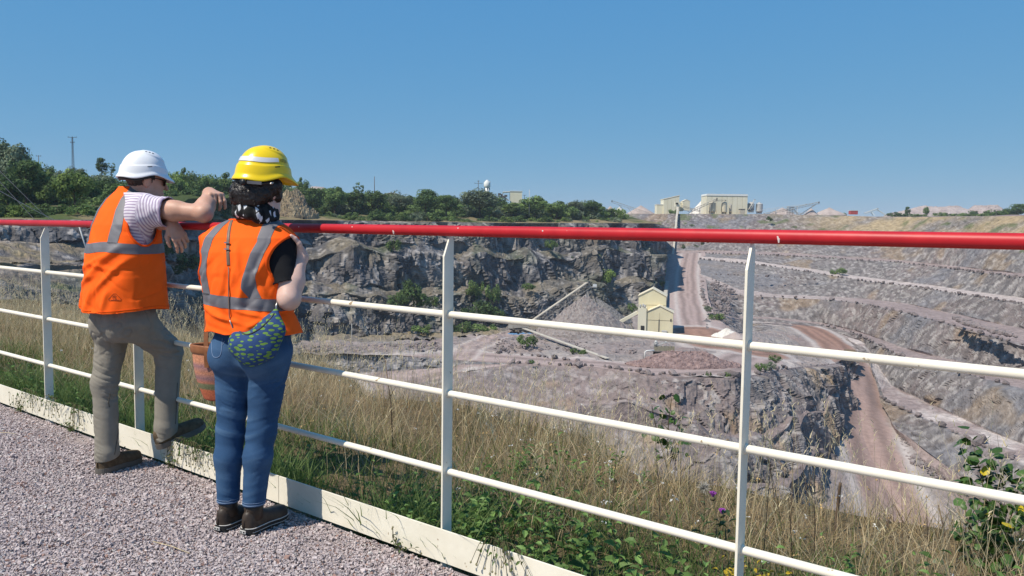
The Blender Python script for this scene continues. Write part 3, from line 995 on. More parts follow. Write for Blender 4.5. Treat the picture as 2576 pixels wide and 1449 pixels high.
_tt, _ss = np.meshgrid(np.linspace(-16, 11, 260), np.concatenate([np.linspace(-0.035, 5.5, 90), 5.5 + np.linspace(0.15, 1, 20) ** 2 * 30]), indexing='ij')
_zz = bank_z(_tt, _ss)
_B = FP0 + FDIR * (_tt * FSP)[..., None] + FNRM * _ss[..., None]
_BP = np.concatenate([_B, _zz[..., None]], 2).reshape(-1, 3)
me = mesh_np("grass_bank", _BP, grid_faces(*_tt.shape)[:, ::-1], True)
_n = fbm(_BP * 1.3, 4, 211)
_cb = lerp(np.array([0.19, 0.135, 0.085]), np.array([0.105, 0.085, 0.045]), 0.5 + _n)
add_attr(me, "col", _cb, 'COLOR')
M_BANK = material("bank_soil", attr="col", scale=14, detail=6, var=0.35, rough=0.97, spec=0.05, bump=[(30, 0.8, 0.05)])
tag(link("grass_bank", me, M_BANK), kind='structure')
# ------------------------------------------------------------------ solid modelling for bodies and clothes (signed distances -> mesh)
def v3(*a):
    return np.array(a, float)


class Prim:
    def __init__(self, f, lo, hi, k):
        self.f, self.lo, self.hi, self.k = f, np.asarray(lo, float), np.asarray(hi, float), k


def cone(a, ra, b, rb, k=0.02):
    a, b = np.asarray(a, float), np.asarray(b, float)
    ab = b - a
    L2 = max(ab @ ab, 1e-9)

    def f(P):
        t = np.clip(((P - a) @ ab) / L2, 0, 1)
        return np.linalg.norm(P - a - t[:, None] * ab, axis=1) - (ra + (rb - ra) * t)
    m = max(ra, rb)
    return Prim(f, np.minimum(a, b) - m, np.maximum(a, b) + m, k)


def ball(c, r, k=0.02, R=None):
    """Ellipsoid; r = radii; R = 3x3 with rows = local axes."""
    c = np.asarray(c, float)
    r = np.asarray(r, float) * np.ones(3)
    R_ = np.eye(3) if R is None else np.asarray(R, float)

    def f(P):
        q = (P - c) @ R_.T
        k0 = np.linalg.norm(q / r, axis=1)
        k1 = np.linalg.norm(q / (r * r), axis=1) + 1e-9
        return k0 * (k0 - 1) / k1
    m = r.max()
    return Prim(f, c - m, c + m, k)


def stack(zs, cx, cy, aa, bb, yaw, p=2.3, k=0.03):
    """Trunk of stacked super-ellipses: at height z centre (cx, cy), half width aa, half depth bb, turned by yaw."""
    zs, cx, cy, aa, bb, yaw = [np.asarray(q, float) * np.ones(len(zs)) for q in (zs, cx, cy, aa, bb, yaw)]

    def f(P):
        z = P[:, 2]
        x = P[:, 0] - np.interp(z, zs, cx)
        y = P[:, 1] - np.interp(z, zs, cy)
        w = np.interp(z, zs, yaw)
        a, b = np.interp(z, zs, aa), np.interp(z, zs, bb)
        u = x * np.cos(w) - y * np.sin(w)                         # to the wearer's right
        v = x * np.sin(w) + y * np.cos(w)                         # forward
        q = (np.abs(u / a) ** p + np.abs(v / b) ** p + 1e-9) ** (1 / p)
        d = (q - 1) * np.minimum(a, b)
        ez = np.maximum(zs[0] - z, z - zs[-1])
        return np.where(ez > 0, np.sqrt(np.maximum(d, 0) ** 2 + ez ** 2), d)
    m = max(aa.max(), bb.max()) + 0.02
    lo = v3(cx.min() - m, cy.min() - m, zs[0])
    hi = v3(cx.max() + m, cy.max() + m, zs[-1])
    return Prim(f, lo, hi, k)


def smin(a, b, k):
    h = np.maximum(k - np.abs(a - b), 0) / k
    return np.minimum(a, b) - h * h * k * 0.25


def sd_eval(prims, P):
    d = np.full(len(P), 0.12)
    for p in prims:
        d = smin(d, p.f(P), p.k)
    return d


def surface(prims, h, iters=2):
    """Naive surface nets over the union of prims, then projected on the zero level."""
    lo = np.min([p.lo for p in prims], 0) - 3 * h
    hi = np.max([p.hi for p in prims], 0) + 3 * h
    n = np.ceil((hi - lo) / h).astype(int) + 1
    F = np.full(n, 0.12, np.float32)
    ax = [lo[i] + h * np.arange(n[i]) for i in range(3)]
    for p in prims:
        a = np.maximum(np.floor((p.lo - 0.05 - lo) / h).astype(int), 0)
        b = np.minimum(np.ceil((p.hi + 0.05 - lo) / h).astype(int) + 1, n)
        X, Y, Z = np.meshgrid(ax[0][a[0]:b[0]], ax[1][a[1]:b[1]], ax[2][a[2]:b[2]], indexing='ij')
        d = p.f(np.stack([X.ravel(), Y.ravel(), Z.ravel()], 1)).reshape(X.shape)
        S = F[a[0]:b[0], a[1]:b[1], a[2]:b[2]]
        F[a[0]:b[0], a[1]:b[1], a[2]:b[2]] = smin(S, d, p.k)
    F = F.astype(np.float64)
    neg = F < 0
    c = n - 1
    acc = np.zeros((*c, 3))
    cnt = np.zeros(c)
    offs = [(i, j, k) for i in (0, 1) for j in (0, 1) for k in (0, 1)]
    for o in offs:
        for axis in range(3):
            if o[axis]:
                continue
            e = list(o)
            e[axis] = 1
            s0 = tuple(slice(o[q], o[q] + c[q]) for q in range(3))
            s1 = tuple(slice(e[q], e[q] + c[q]) for q in range(3))
            A0, B0 = F[s0], F[s1]
            m = (A0 < 0) != (B0 < 0)
            t = np.where(m, A0 / np.where(m, A0 - B0, 1), 0)
            for q in range(3):
                acc[..., q] += m * (o[q] + (t if q == axis else 0))
            cnt += m
    mask = cnt > 0
    idx = np.full(c, -1, np.int64)
    idx[mask] = np.arange(mask.sum())
    ijk = np.argwhere(mask)
    V = lo + h * (ijk + acc[mask] / cnt[mask][:, None])
    faces = []
    for axis in range(3):
        u, w = (axis + 1) % 3, (axis + 2) % 3
        sl0 = [slice(None)] * 3
        sl1 = [slice(None)] * 3
        sl0[axis] = slice(0, n[axis] - 1)
        sl1[axis] = slice(1, n[axis])
        for q in (u, w):
            sl0[q] = slice(1, n[q] - 1)
            sl1[q] = slice(1, n[q] - 1)
        a_, b_ = neg[tuple(sl0)], neg[tuple(sl1)]
        E_ = np.argwhere(a_ != b_)
        if not len(E_):
            continue
        flip = a_[tuple(E_.T)]
        base = E_.copy()
        base[:, u] += 1
        base[:, w] += 1

        def cell(du, dw):
            q = base.copy()
            q[:, u] -= du
            q[:, w] -= dw
            return idx[tuple(q.T)]
        Q = np.stack([cell(1, 1), cell(0, 1), cell(0, 0), cell(1, 0)], 1)
        Q[~flip] = Q[~flip][:, ::-1]
        faces.append(Q)
    Q = np.concatenate(faces)
    Q = Q[(Q >= 0).all(1)]
    T = np.concatenate([Q[:, [0, 1, 2]], Q[:, [0, 2, 3]]])
    for _ in range(iters):
        V = V - project_step(prims, V)
    return V, T


def sd_grad(prims, V, e=0.0015):
    return np.stack([(sd_eval(prims, V + np.eye(3)[k] * e) - sd_eval(prims, V - np.eye(3)[k] * e)) / (2 * e) for k in range(3)], 1)


def project_step(prims, V):
    g = sd_grad(prims, V)
    g2 = np.maximum((g * g).sum(1), 0.05)
    d = np.clip(sd_eval(prims, V), -0.008, 0.008)
    return g * (d / g2)[:, None]


def vnormals(V, T):
    fn = np.cross(V[T[:, 1]] - V[T[:, 0]], V[T[:, 2]] - V[T[:, 0]])
    n = np.zeros_like(V)
    for k in range(3):
        np.add.at(n, T[:, k], fn)
    return n / (np.linalg.norm(n, axis=1, keepdims=True) + 1e-12)


def clip(V, T, s):
    """Keep the part of the surface where s < 0, cutting triangles along s = 0."""
    ins = s < 0
    k = ins[T].sum(1)
    keep = T[k == 3]
    newV, newT = [V], [keep]
    ecache_i, ecache_j = [], []
    cut = T[(k == 1) | (k == 2)]
    kk = ins[cut].sum(1)
    base = len(V)
    outT = []
    edges = {}
    extra = []

    def ev(a, b):
        key = (a, b) if a < b else (b, a)
        if key not in edges:
            t = s[a] / (s[a] - s[b])
            edges[key] = base + len(extra)
            extra.append(V[a] * (1 - t) + V[b] * t)
        return edges[key]
    for tri, n_in in zip(cut.tolist(), kk.tolist()):
        if n_in == 1:
            while not ins[tri[0]]:
                tri = tri[1:] + tri[:1]
            a, b, c = tri
            outT.append((a, ev(a, b), ev(a, c)))
        else:
            while ins[tri[0]]:
                tri = tri[1:] + tri[:1]
            a, b, c = tri
            e1, e2 = ev(a, b), ev(a, c)
            outT.append((e1, b, c))
            outT.append((e1, c, e2))
    if extra:
        V = np.concatenate([V, np.array(extra)])
    T = np.concatenate([keep, np.array(outT, int).reshape(-1, 3)])
    used = np.unique(T)
    mp = np.full(len(V), -1)
    mp[used] = np.arange(len(used))
    return V[used], mp[T]


def body_part(name, V, T, mat, parent, base, thick=0.0, sub=0, attrs=None):
    me = mesh_np(name, V - base, T, True)
    for k, a in (attrs or {}).items():
        add_attr(me, k, a)
    o = link(name, me, mat, parent)
    if thick:
        m = o.modifiers.new("thickness", 'SOLIDIFY')
        m.thickness = thick
        m.offset = -1
    return o


def decal(name, pts, width, bvh, mat, parent, base, lift=0.002, closed=False):
    """Thin raised strip that follows pts laid on a surface."""
    P, N = [], []
    for p in pts:
        loc, nor, _, _ = bvh.find_nearest(Vector(p))
        P.append(np.array(loc))
        N.append(np.array(nor))
    n = len(P)
    V, Q = [], []
    for i in range(n):
        a = P[(i - 1) % n] if closed or i > 0 else P[i]
        b = P[(i + 1) % n] if closed or i < n - 1 else P[i]
        t = b - a
        t /= np.linalg.norm(t) + 1e-9
        s = np.cross(N[i], t)
        s /= np.linalg.norm(s) + 1e-9
        V += [P[i] - s * width / 2 + N[i] * 0.0004, P[i] - s * width * 0.4 + N[i] * lift, P[i] + s * width * 0.4 + N[i] * lift, P[i] + s * width / 2 + N[i] * 0.0004]
    m = n if closed else n - 1
    for i in range(m):
        j = (i + 1) % n
        for k in range(3):
            Q.append((i * 4 + k, i * 4 + k + 1, j * 4 + k + 1, j * 4 + k))
    me = mesh_np(name, np.array(V) - base, np.array(Q), True)
    return link(name, me, mat, parent)


def resample(pts, n):
    P = np.array([np.asarray(p, float) for p in pts])
    d = np.concatenate([[0], np.cumsum(np.linalg.norm(np.diff(P, axis=0), axis=1))])
    u = np.linspace(0, d[-1], n)
    # Catmull-Rom through the points
    out = []
    for q in u:
        i = min(max(np.searchsorted(d, q) - 1, 0), len(P) - 2)
        t = (q - d[i]) / max(d[i + 1] - d[i], 1e-9)
        p0, p1, p2, p3 = P[max(i - 1, 0)], P[i], P[i + 1], P[min(i + 2, len(P) - 1)]
        out.append(0.5 * ((2 * p1) + (-p0 + p2) * t + (2 * p0 - 5 * p1 + 4 * p2 - p3) * t ** 2 + (-p0 + 3 * p1 - 3 * p2 + p3) * t ** 3))
    return np.array(out)


def unit(v):
    v = np.asarray(v, float)
    return v / (np.linalg.norm(v) + 1e-12)


def az_vec(deg):
    a = math.radians(deg)
    return v3(math.sin(a), math.cos(a), 0)


def hand_prims(wrist, d, back, side, curl=(0.35, 0.5, 0.35), spread=0.05, sc=1.0, thumb_in=0.5):
    """Hand from the wrist: d along the palm, back = normal of the back of the hand, side=+1 puts the thumb along cross(d, back)."""
    d, back = unit(d), unit(back)
    back = unit(back - d * (back @ d))
    lat = np.cross(d, back) * side
    pr = []
    w = np.asarray(wrist, float)
    kn = []
    offs = [0.030, 0.010, -0.011, -0.030]
    lens = [(0.038, 0.023, 0.018), (0.042, 0.027, 0.019), (0.039, 0.025, 0.018), (0.030, 0.019, 0.016)]
    plen = [0.088, 0.091, 0.087, 0.080]
    for o, pl in zip(offs, plen):
        k = w + (d * pl + lat * o * 1.05 + back * 0.004) * sc
        kn.append(k)
        pr.append(cone(w + lat * o * 0.55 * sc, 0.017 * sc, k, 0.0115 * sc, 0.016))
    pr.append(cone(w - d * 0.01, 0.024 * sc, w + d * 0.05 * sc, 0.022 * sc, 0.02))
    for i, (k, ls) in enumerate(zip(kn, lens)):
        cd, cb = d.copy(), back.copy()
        p = k
        r = (0.0098, 0.0090, 0.0080, 0.0072)
        sd = lat * (spread * (1.5 - i))
        for j, l in enumerate(ls):
            a = curl[j] * (1 + 0.12 * i)
            cd, cb = cd * math.cos(a) - cb * math.sin(a), cb * math.cos(a) + cd * math.sin(a)
            q = p + unit(cd + sd) * l * sc
            pr.append(cone(p, r[j] * sc, q, r[j + 1] * sc, 0.005))
            p = q
    t0 = w + (d * 0.022 + lat * 0.024 - back * 0.006) * sc
    t1 = t0 + unit(d * 0.75 + lat * 0.75 - back * thumb_in) * 0.040 * sc
    t2 = t1 + unit(d * 1.0 + lat * 0.25 - back * thumb_in) * 0.030 * sc
    t3 = t2 + unit(d * 1.0 + lat * 0.02 - back * (thumb_in + 0.2)) * 0.024 * sc
    pr += [cone(t0, 0.016 * sc, t1, 0.0125 * sc, 0.014), cone(t1, 0.0118 * sc, t2, 0.0102 * sc, 0.006), cone(t2, 0.0100 * sc, t3, 0.0080 * sc, 0.005)]
    return pr


def head_prims(c, f, up, sc=1.0):
    """Head centred at c (middle of the skull, eye height), facing f."""
    f = unit(f)
    up = unit(up - f * (np.asarray(up) @ f))
    r = np.cross(f, up)
    R = np.array([r, f, up])
    P = lambda x, y, z: c + (r * x + f * y + up * z) * sc
    pr = [ball(P(0, -0.012, 0.03), np.array([0.074, 0.094, 0.088]) * sc, 0.02, R),
          ball(P(0, 0.022, -0.03), np.array([0.062, 0.072, 0.085]) * sc, 0.03, R),
          ball(P(0, 0.048, -0.085), np.array([0.042, 0.042, 0.03]) * sc, 0.035, R),
          cone(P(-0.045, 0.0, -0.07), 0.02 * sc, P(-0.012, 0.075, -0.098), 0.015 * sc, 0.03),
          cone(P(0.045, 0.0, -0.07), 0.02 * sc, P(0.012, 0.075, -0.098), 0.015 * sc, 0.03),
          cone(P(0, 0.085, 0.012), 0.009 * sc, P(0, 0.110, -0.026), 0.0125 * sc, 0.012),     # nose
          ball(P(0, 0.090, -0.060), np.array([0.022, 0.011, 0.0075]) * sc, 0.008, R),         # lips
          ball(P(0, 0.083, 0.030), np.array([0.045, 0.012, 0.010]) * sc, 0.012, R)]           # brow
    for s in (-1, 1):
        pr.append(ball(P(0.074 * s, -0.012, -0.012), np.array([0.009, 0.020, 0.032]) * sc, 0.006, R))   # ear
        pr.append(ball(P(0.080 * s, -0.016, 0.004), np.array([0.007, 0.017, 0.020]) * sc, 0.004, R))
    return pr, R
# ------------------------------------------------------------------ clothing materials
def fabric(name, c, rough=0.85, weave=900.0, var=0.08, spec=0.15, var_scale=12, strength=0.12):
    return material(name, [(0.3, tuple(np.array(c) * (1 - var))), (0.7, tuple(np.minimum(np.array(c) * (1 + var), 1)))], scale=var_scale, rough=rough, spec=spec,
                    bump=[(weave, strength, 0.001), (60, 0.15, 0.004)])


M_HIVIS = fabric("orange_high_visibility_cloth", (0.97, 0.122, 0.010), var=0.05)
M_HIVIS_EDGE = fabric("orange_edge_binding", (0.80, 0.085, 0.006), var=0.05)
M_TAPE = fabric("grey_reflective_tape", (0.140, 0.134, 0.148), rough=0.55, spec=0.35, var=0.10, strength=0.05)
M_LOGO = flat("dark_orange_print", (0.33, 0.045, 0.006), 0.8)
M_SKIN = material("skin", [(0.3, (0.47, 0.255, 0.175)), (0.7, (0.57, 0.335, 0.245))], scale=18, rough=0.52, spec=0.35, sss=0.12, bump=[(220, 0.12, 0.001), (50, 0.12, 0.003)])
M_SKIN2 = material("pale_skin", [(0.3, (0.56, 0.36, 0.29)), (0.7, (0.64, 0.44, 0.37))], scale=18, rough=0.52, spec=0.35, sss=0.12, bump=[(220, 0.1, 0.001)])
M_TROUSER = fabric("grey_brown_cotton", (0.235, 0.212, 0.176), var=0.10)
M_HAIR_M = material("dark_greying_hair", [(0.35, (0.018, 0.013, 0.011)), (0.7, (0.075, 0.062, 0.055))], scale=90, stretch=(1, 1, 0.15), rough=0.5, bump=[(160, 0.8, 0.004)])
M_HAIR_W = material("dark_brown_hair", [(0.35, (0.006, 0.004, 0.0035)), (0.7, (0.020, 0.012, 0.010))], scale=60, rough=0.42, spec=0.5, bump=[(90, 0.9, 0.006)])
M_HELM_W = material("white_helmet_plastic", [(0.3, (0.74, 0.74, 0.75)), (0.7, (0.80, 0.80, 0.80))], scale=10, rough=0.30, spec=0.5, bump=[(25, 0.02, 0.002)])
M_HELM_Y = material("yellow_helmet_plastic", [(0.3, (0.80, 0.545, 0.004)), (0.7, (0.86, 0.60, 0.006))], scale=10, rough=0.28, spec=0.5, bump=[(25, 0.02, 0.002)])
M_BLACK = flat("black_plastic", (0.012, 0.012, 0.013), 0.45)
M_BLACKCLOTH = fabric("black_jersey", (0.012, 0.012, 0.014))
M_SILVER = flat("silver_reflective_band", (0.62, 0.62, 0.63), 0.35, 0.6, 0.05)
M_LENS = flat("dark_lens", (0.01, 0.01, 0.012), 0.08, 0.8)
M_LEATHER = material("tan_leather", [(0.3, (0.20, 0.075, 0.030)), (0.7, (0.30, 0.120, 0.050))], scale=25, rough=0.55, bump=[(200, 0.2, 0.001)])
M_STRAP = material("brown_strap_leather", [(0.3, (0.14, 0.085, 0.055)), (0.7, (0.22, 0.14, 0.095))], scale=25, rough=0.5, bump=[(200, 0.2, 0.001)])
M_SHOE_M = material("taupe_suede", [(0.3, (0.085, 0.060, 0.038)), (0.7, (0.15, 0.11, 0.072))], scale=40, rough=0.95, spec=0.08, bump=[(160, 0.4, 0.002)])
M_SOLE_M = flat("grey_rubber", (0.13, 0.115, 0.10), 0.85)
M_SHOE_W = material("dark_brown_leather", [(0.3, (0.030, 0.021, 0.016)), (0.7, (0.065, 0.047, 0.036))], scale=30, rough=0.5, bump=[(120, 0.3, 0.002)])
M_SOLE_W = flat("black_rubber", (0.018, 0.018, 0.018), 0.6)
M_PIPE = flat("white_rubber_line", (0.55, 0.53, 0.50), 0.6)
M_METAL = flat("steel_buckle", (0.42, 0.40, 0.38), 0.35, metallic=0.9)


def denim():
    m = bpy.data.materials.new("blue_denim")
    m.use_nodes = True
    nt = m.node_tree
    L = nt.links.new
    b = nt.nodes["Principled BSDF"]
    tc = nt.nodes.new("ShaderNodeTexCoord")
    n1 = nt.nodes.new("ShaderNodeTexNoise")
    n1.inputs['Scale'].default_value = 7
    n1.inputs['Detail'].default_value = 5
    L(tc.outputs['Object'], n1.inputs['Vector'])
    fade = nt.nodes.new("ShaderNodeAttribute")
    fade.attribute_name = "fade"
    ad = nt.nodes.new("ShaderNodeMath")
    ad.operation = 'MULTIPLY_ADD'
    L(n1.outputs[0], ad.inputs[0])
    ad.inputs[1].default_value = 0.55
    L(fade.outputs['Fac'], ad.inputs[2])
    r = _ramp(nt, [(0.15, (0.016, 0.041, 0.094)), (0.45, (0.031, 0.076, 0.160)), (0.95, (0.11, 0.19, 0.30))])
    L(ad.outputs[0], r.inputs[0])
    n2 = nt.nodes.new("ShaderNodeTexNoise")
    n2.inputs['Scale'].default_value = 700
    L(tc.outputs['Object'], n2.inputs['Vector'])
    r2 = _ramp(nt, [(0.3, (0.82, 0.82, 0.82)), (0.7, (1.15, 1.15, 1.15))])
    L(n2.outputs[0], r2.inputs[0])
    mx = nt.nodes.new("ShaderNodeMix")
    mx.data_type = 'RGBA'
    mx.blend_type = 'MULTIPLY'
    mx.inputs[0].default_value = 1
    L(r.outputs[0], mx.inputs[6])
    L(r2.outputs[0], mx.inputs[7])
    L(mx.outputs[2], b.inputs['Base Color'])
    b.inputs['Roughness'].default_value = 0.85
    b.inputs['Specular IOR Level'].default_value = 0.15
    bp = nt.nodes.new("ShaderNodeBump")
    bp.inputs['Strength'].default_value = 0.2
    bp.inputs['Distance'].default_value = 0.001
    L(n2.outputs[0], bp.inputs['Height'])
    L(bp.outputs[0], b.inputs['Normal'])
    return m


M_DENIM = denim()
M_STITCH = flat("pale_denim_seam", (0.13, 0.19, 0.30), 0.85)


def striped(name, scale, c0, c1, rot, cut=(0.45, 0.55)):
    m = bpy.data.materials.new(name)
    m.use_nodes = True
    nt = m.node_tree
    L = nt.links.new
    b = nt.nodes["Principled BSDF"]
    at_ = nt.nodes.new("ShaderNodeAttribute")
    at_.attribute_name = "stripe"
    mu = nt.nodes.new("ShaderNodeMath")
    mu.operation = 'MULTIPLY'
    mu.inputs[1].default_value = scale
    L(at_.outputs['Fac'], mu.inputs[0])
    fr = nt.nodes.new("ShaderNodeMath")
    fr.operation = 'FRACT'
    L(mu.outputs[0], fr.inputs[0])
    r = _ramp(nt, [(0.0, c1), (0.36, c1), (0.46, c0), (0.90, c0), (1.0, c1)])
    L(fr.outputs[0], r.inputs[0])
    L(r.outputs[0], b.inputs['Base Color'])
    b.inputs['Roughness'].default_value = 0.85
    b.inputs['Specular IOR Level'].default_value = 0.15
    return m


M_STRIPE = striped("lavender_striped_cotton", 1 / 0.0165, (0.66, 0.61, 0.66), (0.36, 0.29, 0.39), 0)


# ------------------------------------------------------------------ helmet
def helmet_pt(th, v, off=0.0, peak=True):
    """th measured from the front towards the wearer's right, v from rim (0) to crown (1); local x right, y front, z up."""
    th, v = np.asarray(th, float), np.asarray(v, float)
    sx, cy = np.sin(th), np.cos(th)
    A_, B_, H_ = 0.106, np.where(cy > 0, 0.120, 0.126), 0.148
    e = np.sin(np.clip(v, 0, 1) * np.pi / 2)
    rad = np.cos(np.clip(v, 0, 1) * np.pi / 2) ** 0.82
    step = 0.0040 * smooth(0.275, 0.25, v)
    flare = 0.010 * smooth(0.10, 0.0, v)
    ridge = 0.0
    shell = 0.0032 * smooth(-0.015, 0.015, v - (0.62 - 0.20 * cy)) * smooth(-0.80, -0.45, cy + 0.1 * v)
    k = 1 + (step + flare + ridge + shell + off) / 0.12
    x = A_ * sx * rad * k
    y = B_ * cy * rad * k
    zr = -0.010 * smooth(0.2, 1.0, -cy) + 0.013 * np.exp(-((np.abs(th) - 1.30) / 0.36) ** 2) - 0.012 * np.exp(-((np.abs(th) - 2.05) / 0.40) ** 2) - 0.006 * smooth(0.5, 1, cy)
    z = H_ * e ** 0.93 * (1 + (ridge + shell + off) / 0.13) + zr * (1 - v) ** 3
    if peak:
        pk = smooth(0.30, 0.90, cy) * smooth(0.14, 0.0, v)
        y = y + 0.026 * pk
        z = z - 0.006 * pk
        x = x * (1 - 0.08 * pk)
    return np.stack([x, y, z], -1)


def make_helmet(name, mat, parent, base, pos, az, tilt, roll=0.0, label=None):
    nth, nv = 120, 56
    th = np.linspace(-np.pi, np.pi, nth, endpoint=False)
    vv = np.concatenate([np.linspace(0, 0.36, 24), np.linspace(0.37, 0.985, nv - 24)])
    TH, VV = np.meshgrid(th, vv)
    P = helmet_pt(TH.ravel(), VV.ravel())
    i, j = np.meshgrid(np.arange(nv - 1), np.arange(nth), indexing='ij')
    a = i * nth + j
    b = i * nth + (j + 1) % nth
    Q = np.stack([a.ravel(), a.ravel() + nth, b.ravel() + nth, b.ravel()], 1)
    top = len(P)
    P = np.concatenate([P, helmet_pt([0.0], [1.0])])
    T = np.array([((nv - 1) * nth + k, top, (nv - 1) * nth + (k + 1) % nth) for k in range(nth)])
    f = az_vec(az)
    up = unit(v3(0, 0, 1) + f * math.sin(math.radians(tilt)))
    f = unit(f - up * (f @ up))
    r = np.cross(f, up)
    up2 = unit(up + r * math.sin(math.radians(roll)))
    r = unit(r - up2 * (r @ up2))
    R = np.stack([r, f, up2])
    tw = lambda q: np.asarray(q) @ R + pos
    me = mesh_np(name, tw(P) - base, [Q, T], True)
    o = link(name, me, mat, parent)
    m = o.modifiers.new("thickness", 'SOLIDIFY')
    m.thickness = 0.0035
    m.offset = -1
    # vents beside the crown ridge
    for s in (-1, 1):
        for k, v0 in ((-0.10, 0.725), (0.16, 0.70), (0.40, 0.665)):
            thc = s * (np.pi / 2 - k)
            q = helmet_pt([thc - 0.075, thc + 0.075, thc + 0.075, thc - 0.075], [v0 - 0.018, v0 - 0.018, v0 + 0.018, v0 + 0.018], 0.0012)
            link("vent", mesh_np("vent", tw(q) - base, np.array([[0, 1, 2, 3]]) if s < 0 else np.array([[3, 2, 1, 0]])), M_BLACK, o)
        q = helmet_pt(np.array([1.42, 1.62, 1.62, 1.42]) * s, [0.205, 0.205, 0.225, 0.225], 0.0015)
        link("slot", mesh_np("slot", tw(q) - base, np.array([[0, 1, 2, 3]])), M_BLACK, o)
    return o, tw, R


def band_on_helmet(name, tw, base, mat, parent, th0, th1, v0, v1, off):
    n = 50
    th = np.linspace(th0, th1, n)
    V = []
    for t in th:
        for v in np.linspace(v0, v1, 6):
            V.append((t, v))
    V = np.array(V)
    P = helmet_pt(V[:, 0], V[:, 1], off)
    Q = [(i * 6 + k, (i + 1) * 6 + k, (i + 1) * 6 + k + 1, i * 6 + k + 1) for i in range(n - 1) for k in range(5)]
    return link(name, mesh_np(name, tw(P) - base, np.array(Q), True), mat, parent)


def text_points(txt, size=1.0):
    cu = bpy.data.curves.new("lettering", 'FONT')
    cu.body = txt
    cu.size = size
    cu.resolution_u = 3
    ob = bpy.data.objects.new("lettering", cu)
    COL.objects.link(ob)
    bpy.context.view_layer.update()
    dg = bpy.context.evaluated_depsgraph_get()
    me = ob.evaluated_get(dg).to_mesh()
    V = np.array([v.co[:] for v in me.vertices])
    me.calc_loop_triangles()
    T = np.array([t.vertices[:] for t in me.loop_triangles])
    ob.evaluated_get(dg).to_mesh_clear()
    bpy.data.objects.remove(ob)
    bpy.data.curves.remove(cu)
    return V, T


def local_uv(P, zs, cx, cy, yaw):
    x = P[:, 0] - np.interp(P[:, 2], zs, cx)
    y = P[:, 1] - np.interp(P[:, 2], zs, cy)
    return x * math.cos(yaw) - y * math.sin(yaw), x * math.sin(yaw) + y * math.cos(yaw)


def shoe_outline(width):
    us = 0.5 - 0.5 * np.cos(np.linspace(0, math.pi, 30))
    w = np.interp(us, [0, 0.2, 0.45, 0.7, 0.85, 1], [0.76, 0.76, 0.74, 1.0, 0.92, 0.75])
    w = w * np.sqrt(np.clip(1 - (1 - np.minimum(us / 0.13, 1)) ** 2, 0.02, 1)) * np.sqrt(np.clip(1 - (1 - np.minimum((1 - us) / 0.22, 1)) ** 2, 0.02, 1))
    return us, width * w


def shoe(prefix, heel, toe, up, mat_u, mat_s, parent, base, width=0.048, h_heel=0.075, h_toe=0.045, sole_h=0.026, shaft=None):
    heel, toe, up = np.asarray(heel, float), np.asarray(toe, float), unit(up)
    d = unit(toe - heel)
    up = unit(up - d * (up @ d))
    s = np.cross(d, up)
    L = np.linalg.norm(toe - heel)
    n = 22
    us, wid = shoe_outline(width)
    n = len(us)
    hh = np.interp(us, [0, 0.28, 0.55, 0.85, 1], [h_heel, h_heel * 1.05, h_heel * 0.72, h_toe, h_toe * 0.8]) * np.interp(us, [0, 0.02, 0.06, 0.94, 0.985, 1], [0.55, 0.85, 1, 1, 0.7, 0.3])
    V, Q = [], []
    m = 15
    for u, w, h in zip(us, wid, hh):
        for k in range(m):
            a = math.pi * k / (m - 1)
            V.append(heel + d * (u * L) + s * (w * math.copysign(abs(math.cos(a)) ** 0.72, math.cos(a))) + up * (sole_h * 0.7 + h * math.sin(a) ** 0.8))
    for i in range(n - 1):
        for k in range(m - 1):
            Q.append((i * m + k, i * m + k + 1, (i + 1) * m + k + 1, (i + 1) * m + k))
    nV = len(V)
    F2 = [tuple(range(m)), tuple(range(nV - 1, nV - m - 1, -1))]
    me = bpy.data.meshes.new(prefix)
    me.from_pydata([tuple(v - base) for v in V], [], Q + F2)
    me.polygons.foreach_set("use_smooth", np.ones(len(me.polygons), bool))
    o = link(prefix, me, mat_u, parent)
    # sole
    V, Q = [], []
    for u, w in zip(us, wid):
        w = w * 1.07 + 0.001
        sp = 0.006 * max(0, (u - 0.8) / 0.2) ** 2
        for x, z in ((-w, sp), (w, sp), (w, sole_h), (-w, sole_h)):
            V.append(heel + d * (u * L * 1.015 - 0.003) + s * x + up * z)
    for i in range(n - 1):
        for k in range(4):
            Q.append((i * 4 + k, i * 4 + (k + 1) % 4, (i + 1) * 4 + (k + 1) % 4, (i + 1) * 4 + k))
    Q += [(0, 1, 2, 3), tuple(range(4 * n - 1, 4 * n - 5, -1))]
    me = bpy.data.meshes.new("sole")
    me.from_pydata([tuple(v - base) for v in V], [], Q)
    so = link("sole", me, mat_s, o)
    return o, so, (d, s, up, L)


# ================================================================== man with the white helmet
man = empty("person", at(300, 1185, 4.42) * v3(1, 1, 0))
tag(man, "person in white helmet and grey trousers, one foot up, leaning on the red rail", "person")
MBASE = np.array(man.location)
myaw = math.radians(32)
mf, mr = az_vec(32), az_vec(122)
UP = v3(0, 0, 1)
mz = np.array([0.895, 1.00, 1.12, 1.24, 1.36, 1.44, 1.50, 1.545, 1.585])
mcen = np.array([at(314, 772, 4.38), at(313, 727, 4.385), at(314, 676, 4.39), at(315, 620, 4.40), at(319, 565, 4.42), at(322, 527, 4.44), at(328, 499, 4.46), at(335, 478, 4.48), at(338, 466, 4.49)])
ma = np.array([0.230, 0.222, 0.212, 0.206, 0.196, 0.184, 0.152, 0.098, 0.070])
mb_ = np.array([0.212, 0.202, 0.190, 0.178, 0.154, 0.126, 0.104, 0.082, 0.066])
trunk_m = stack(mz, mcen[:, 0], mcen[:, 1], ma, mb_, myaw, 2.25)
V, T = surface([trunk_m], 0.0058)
u_, v_ = local_uv(V, mz, mcen[:, 0], mcen[:, 1], myaw)
N = vnormals(V, T)
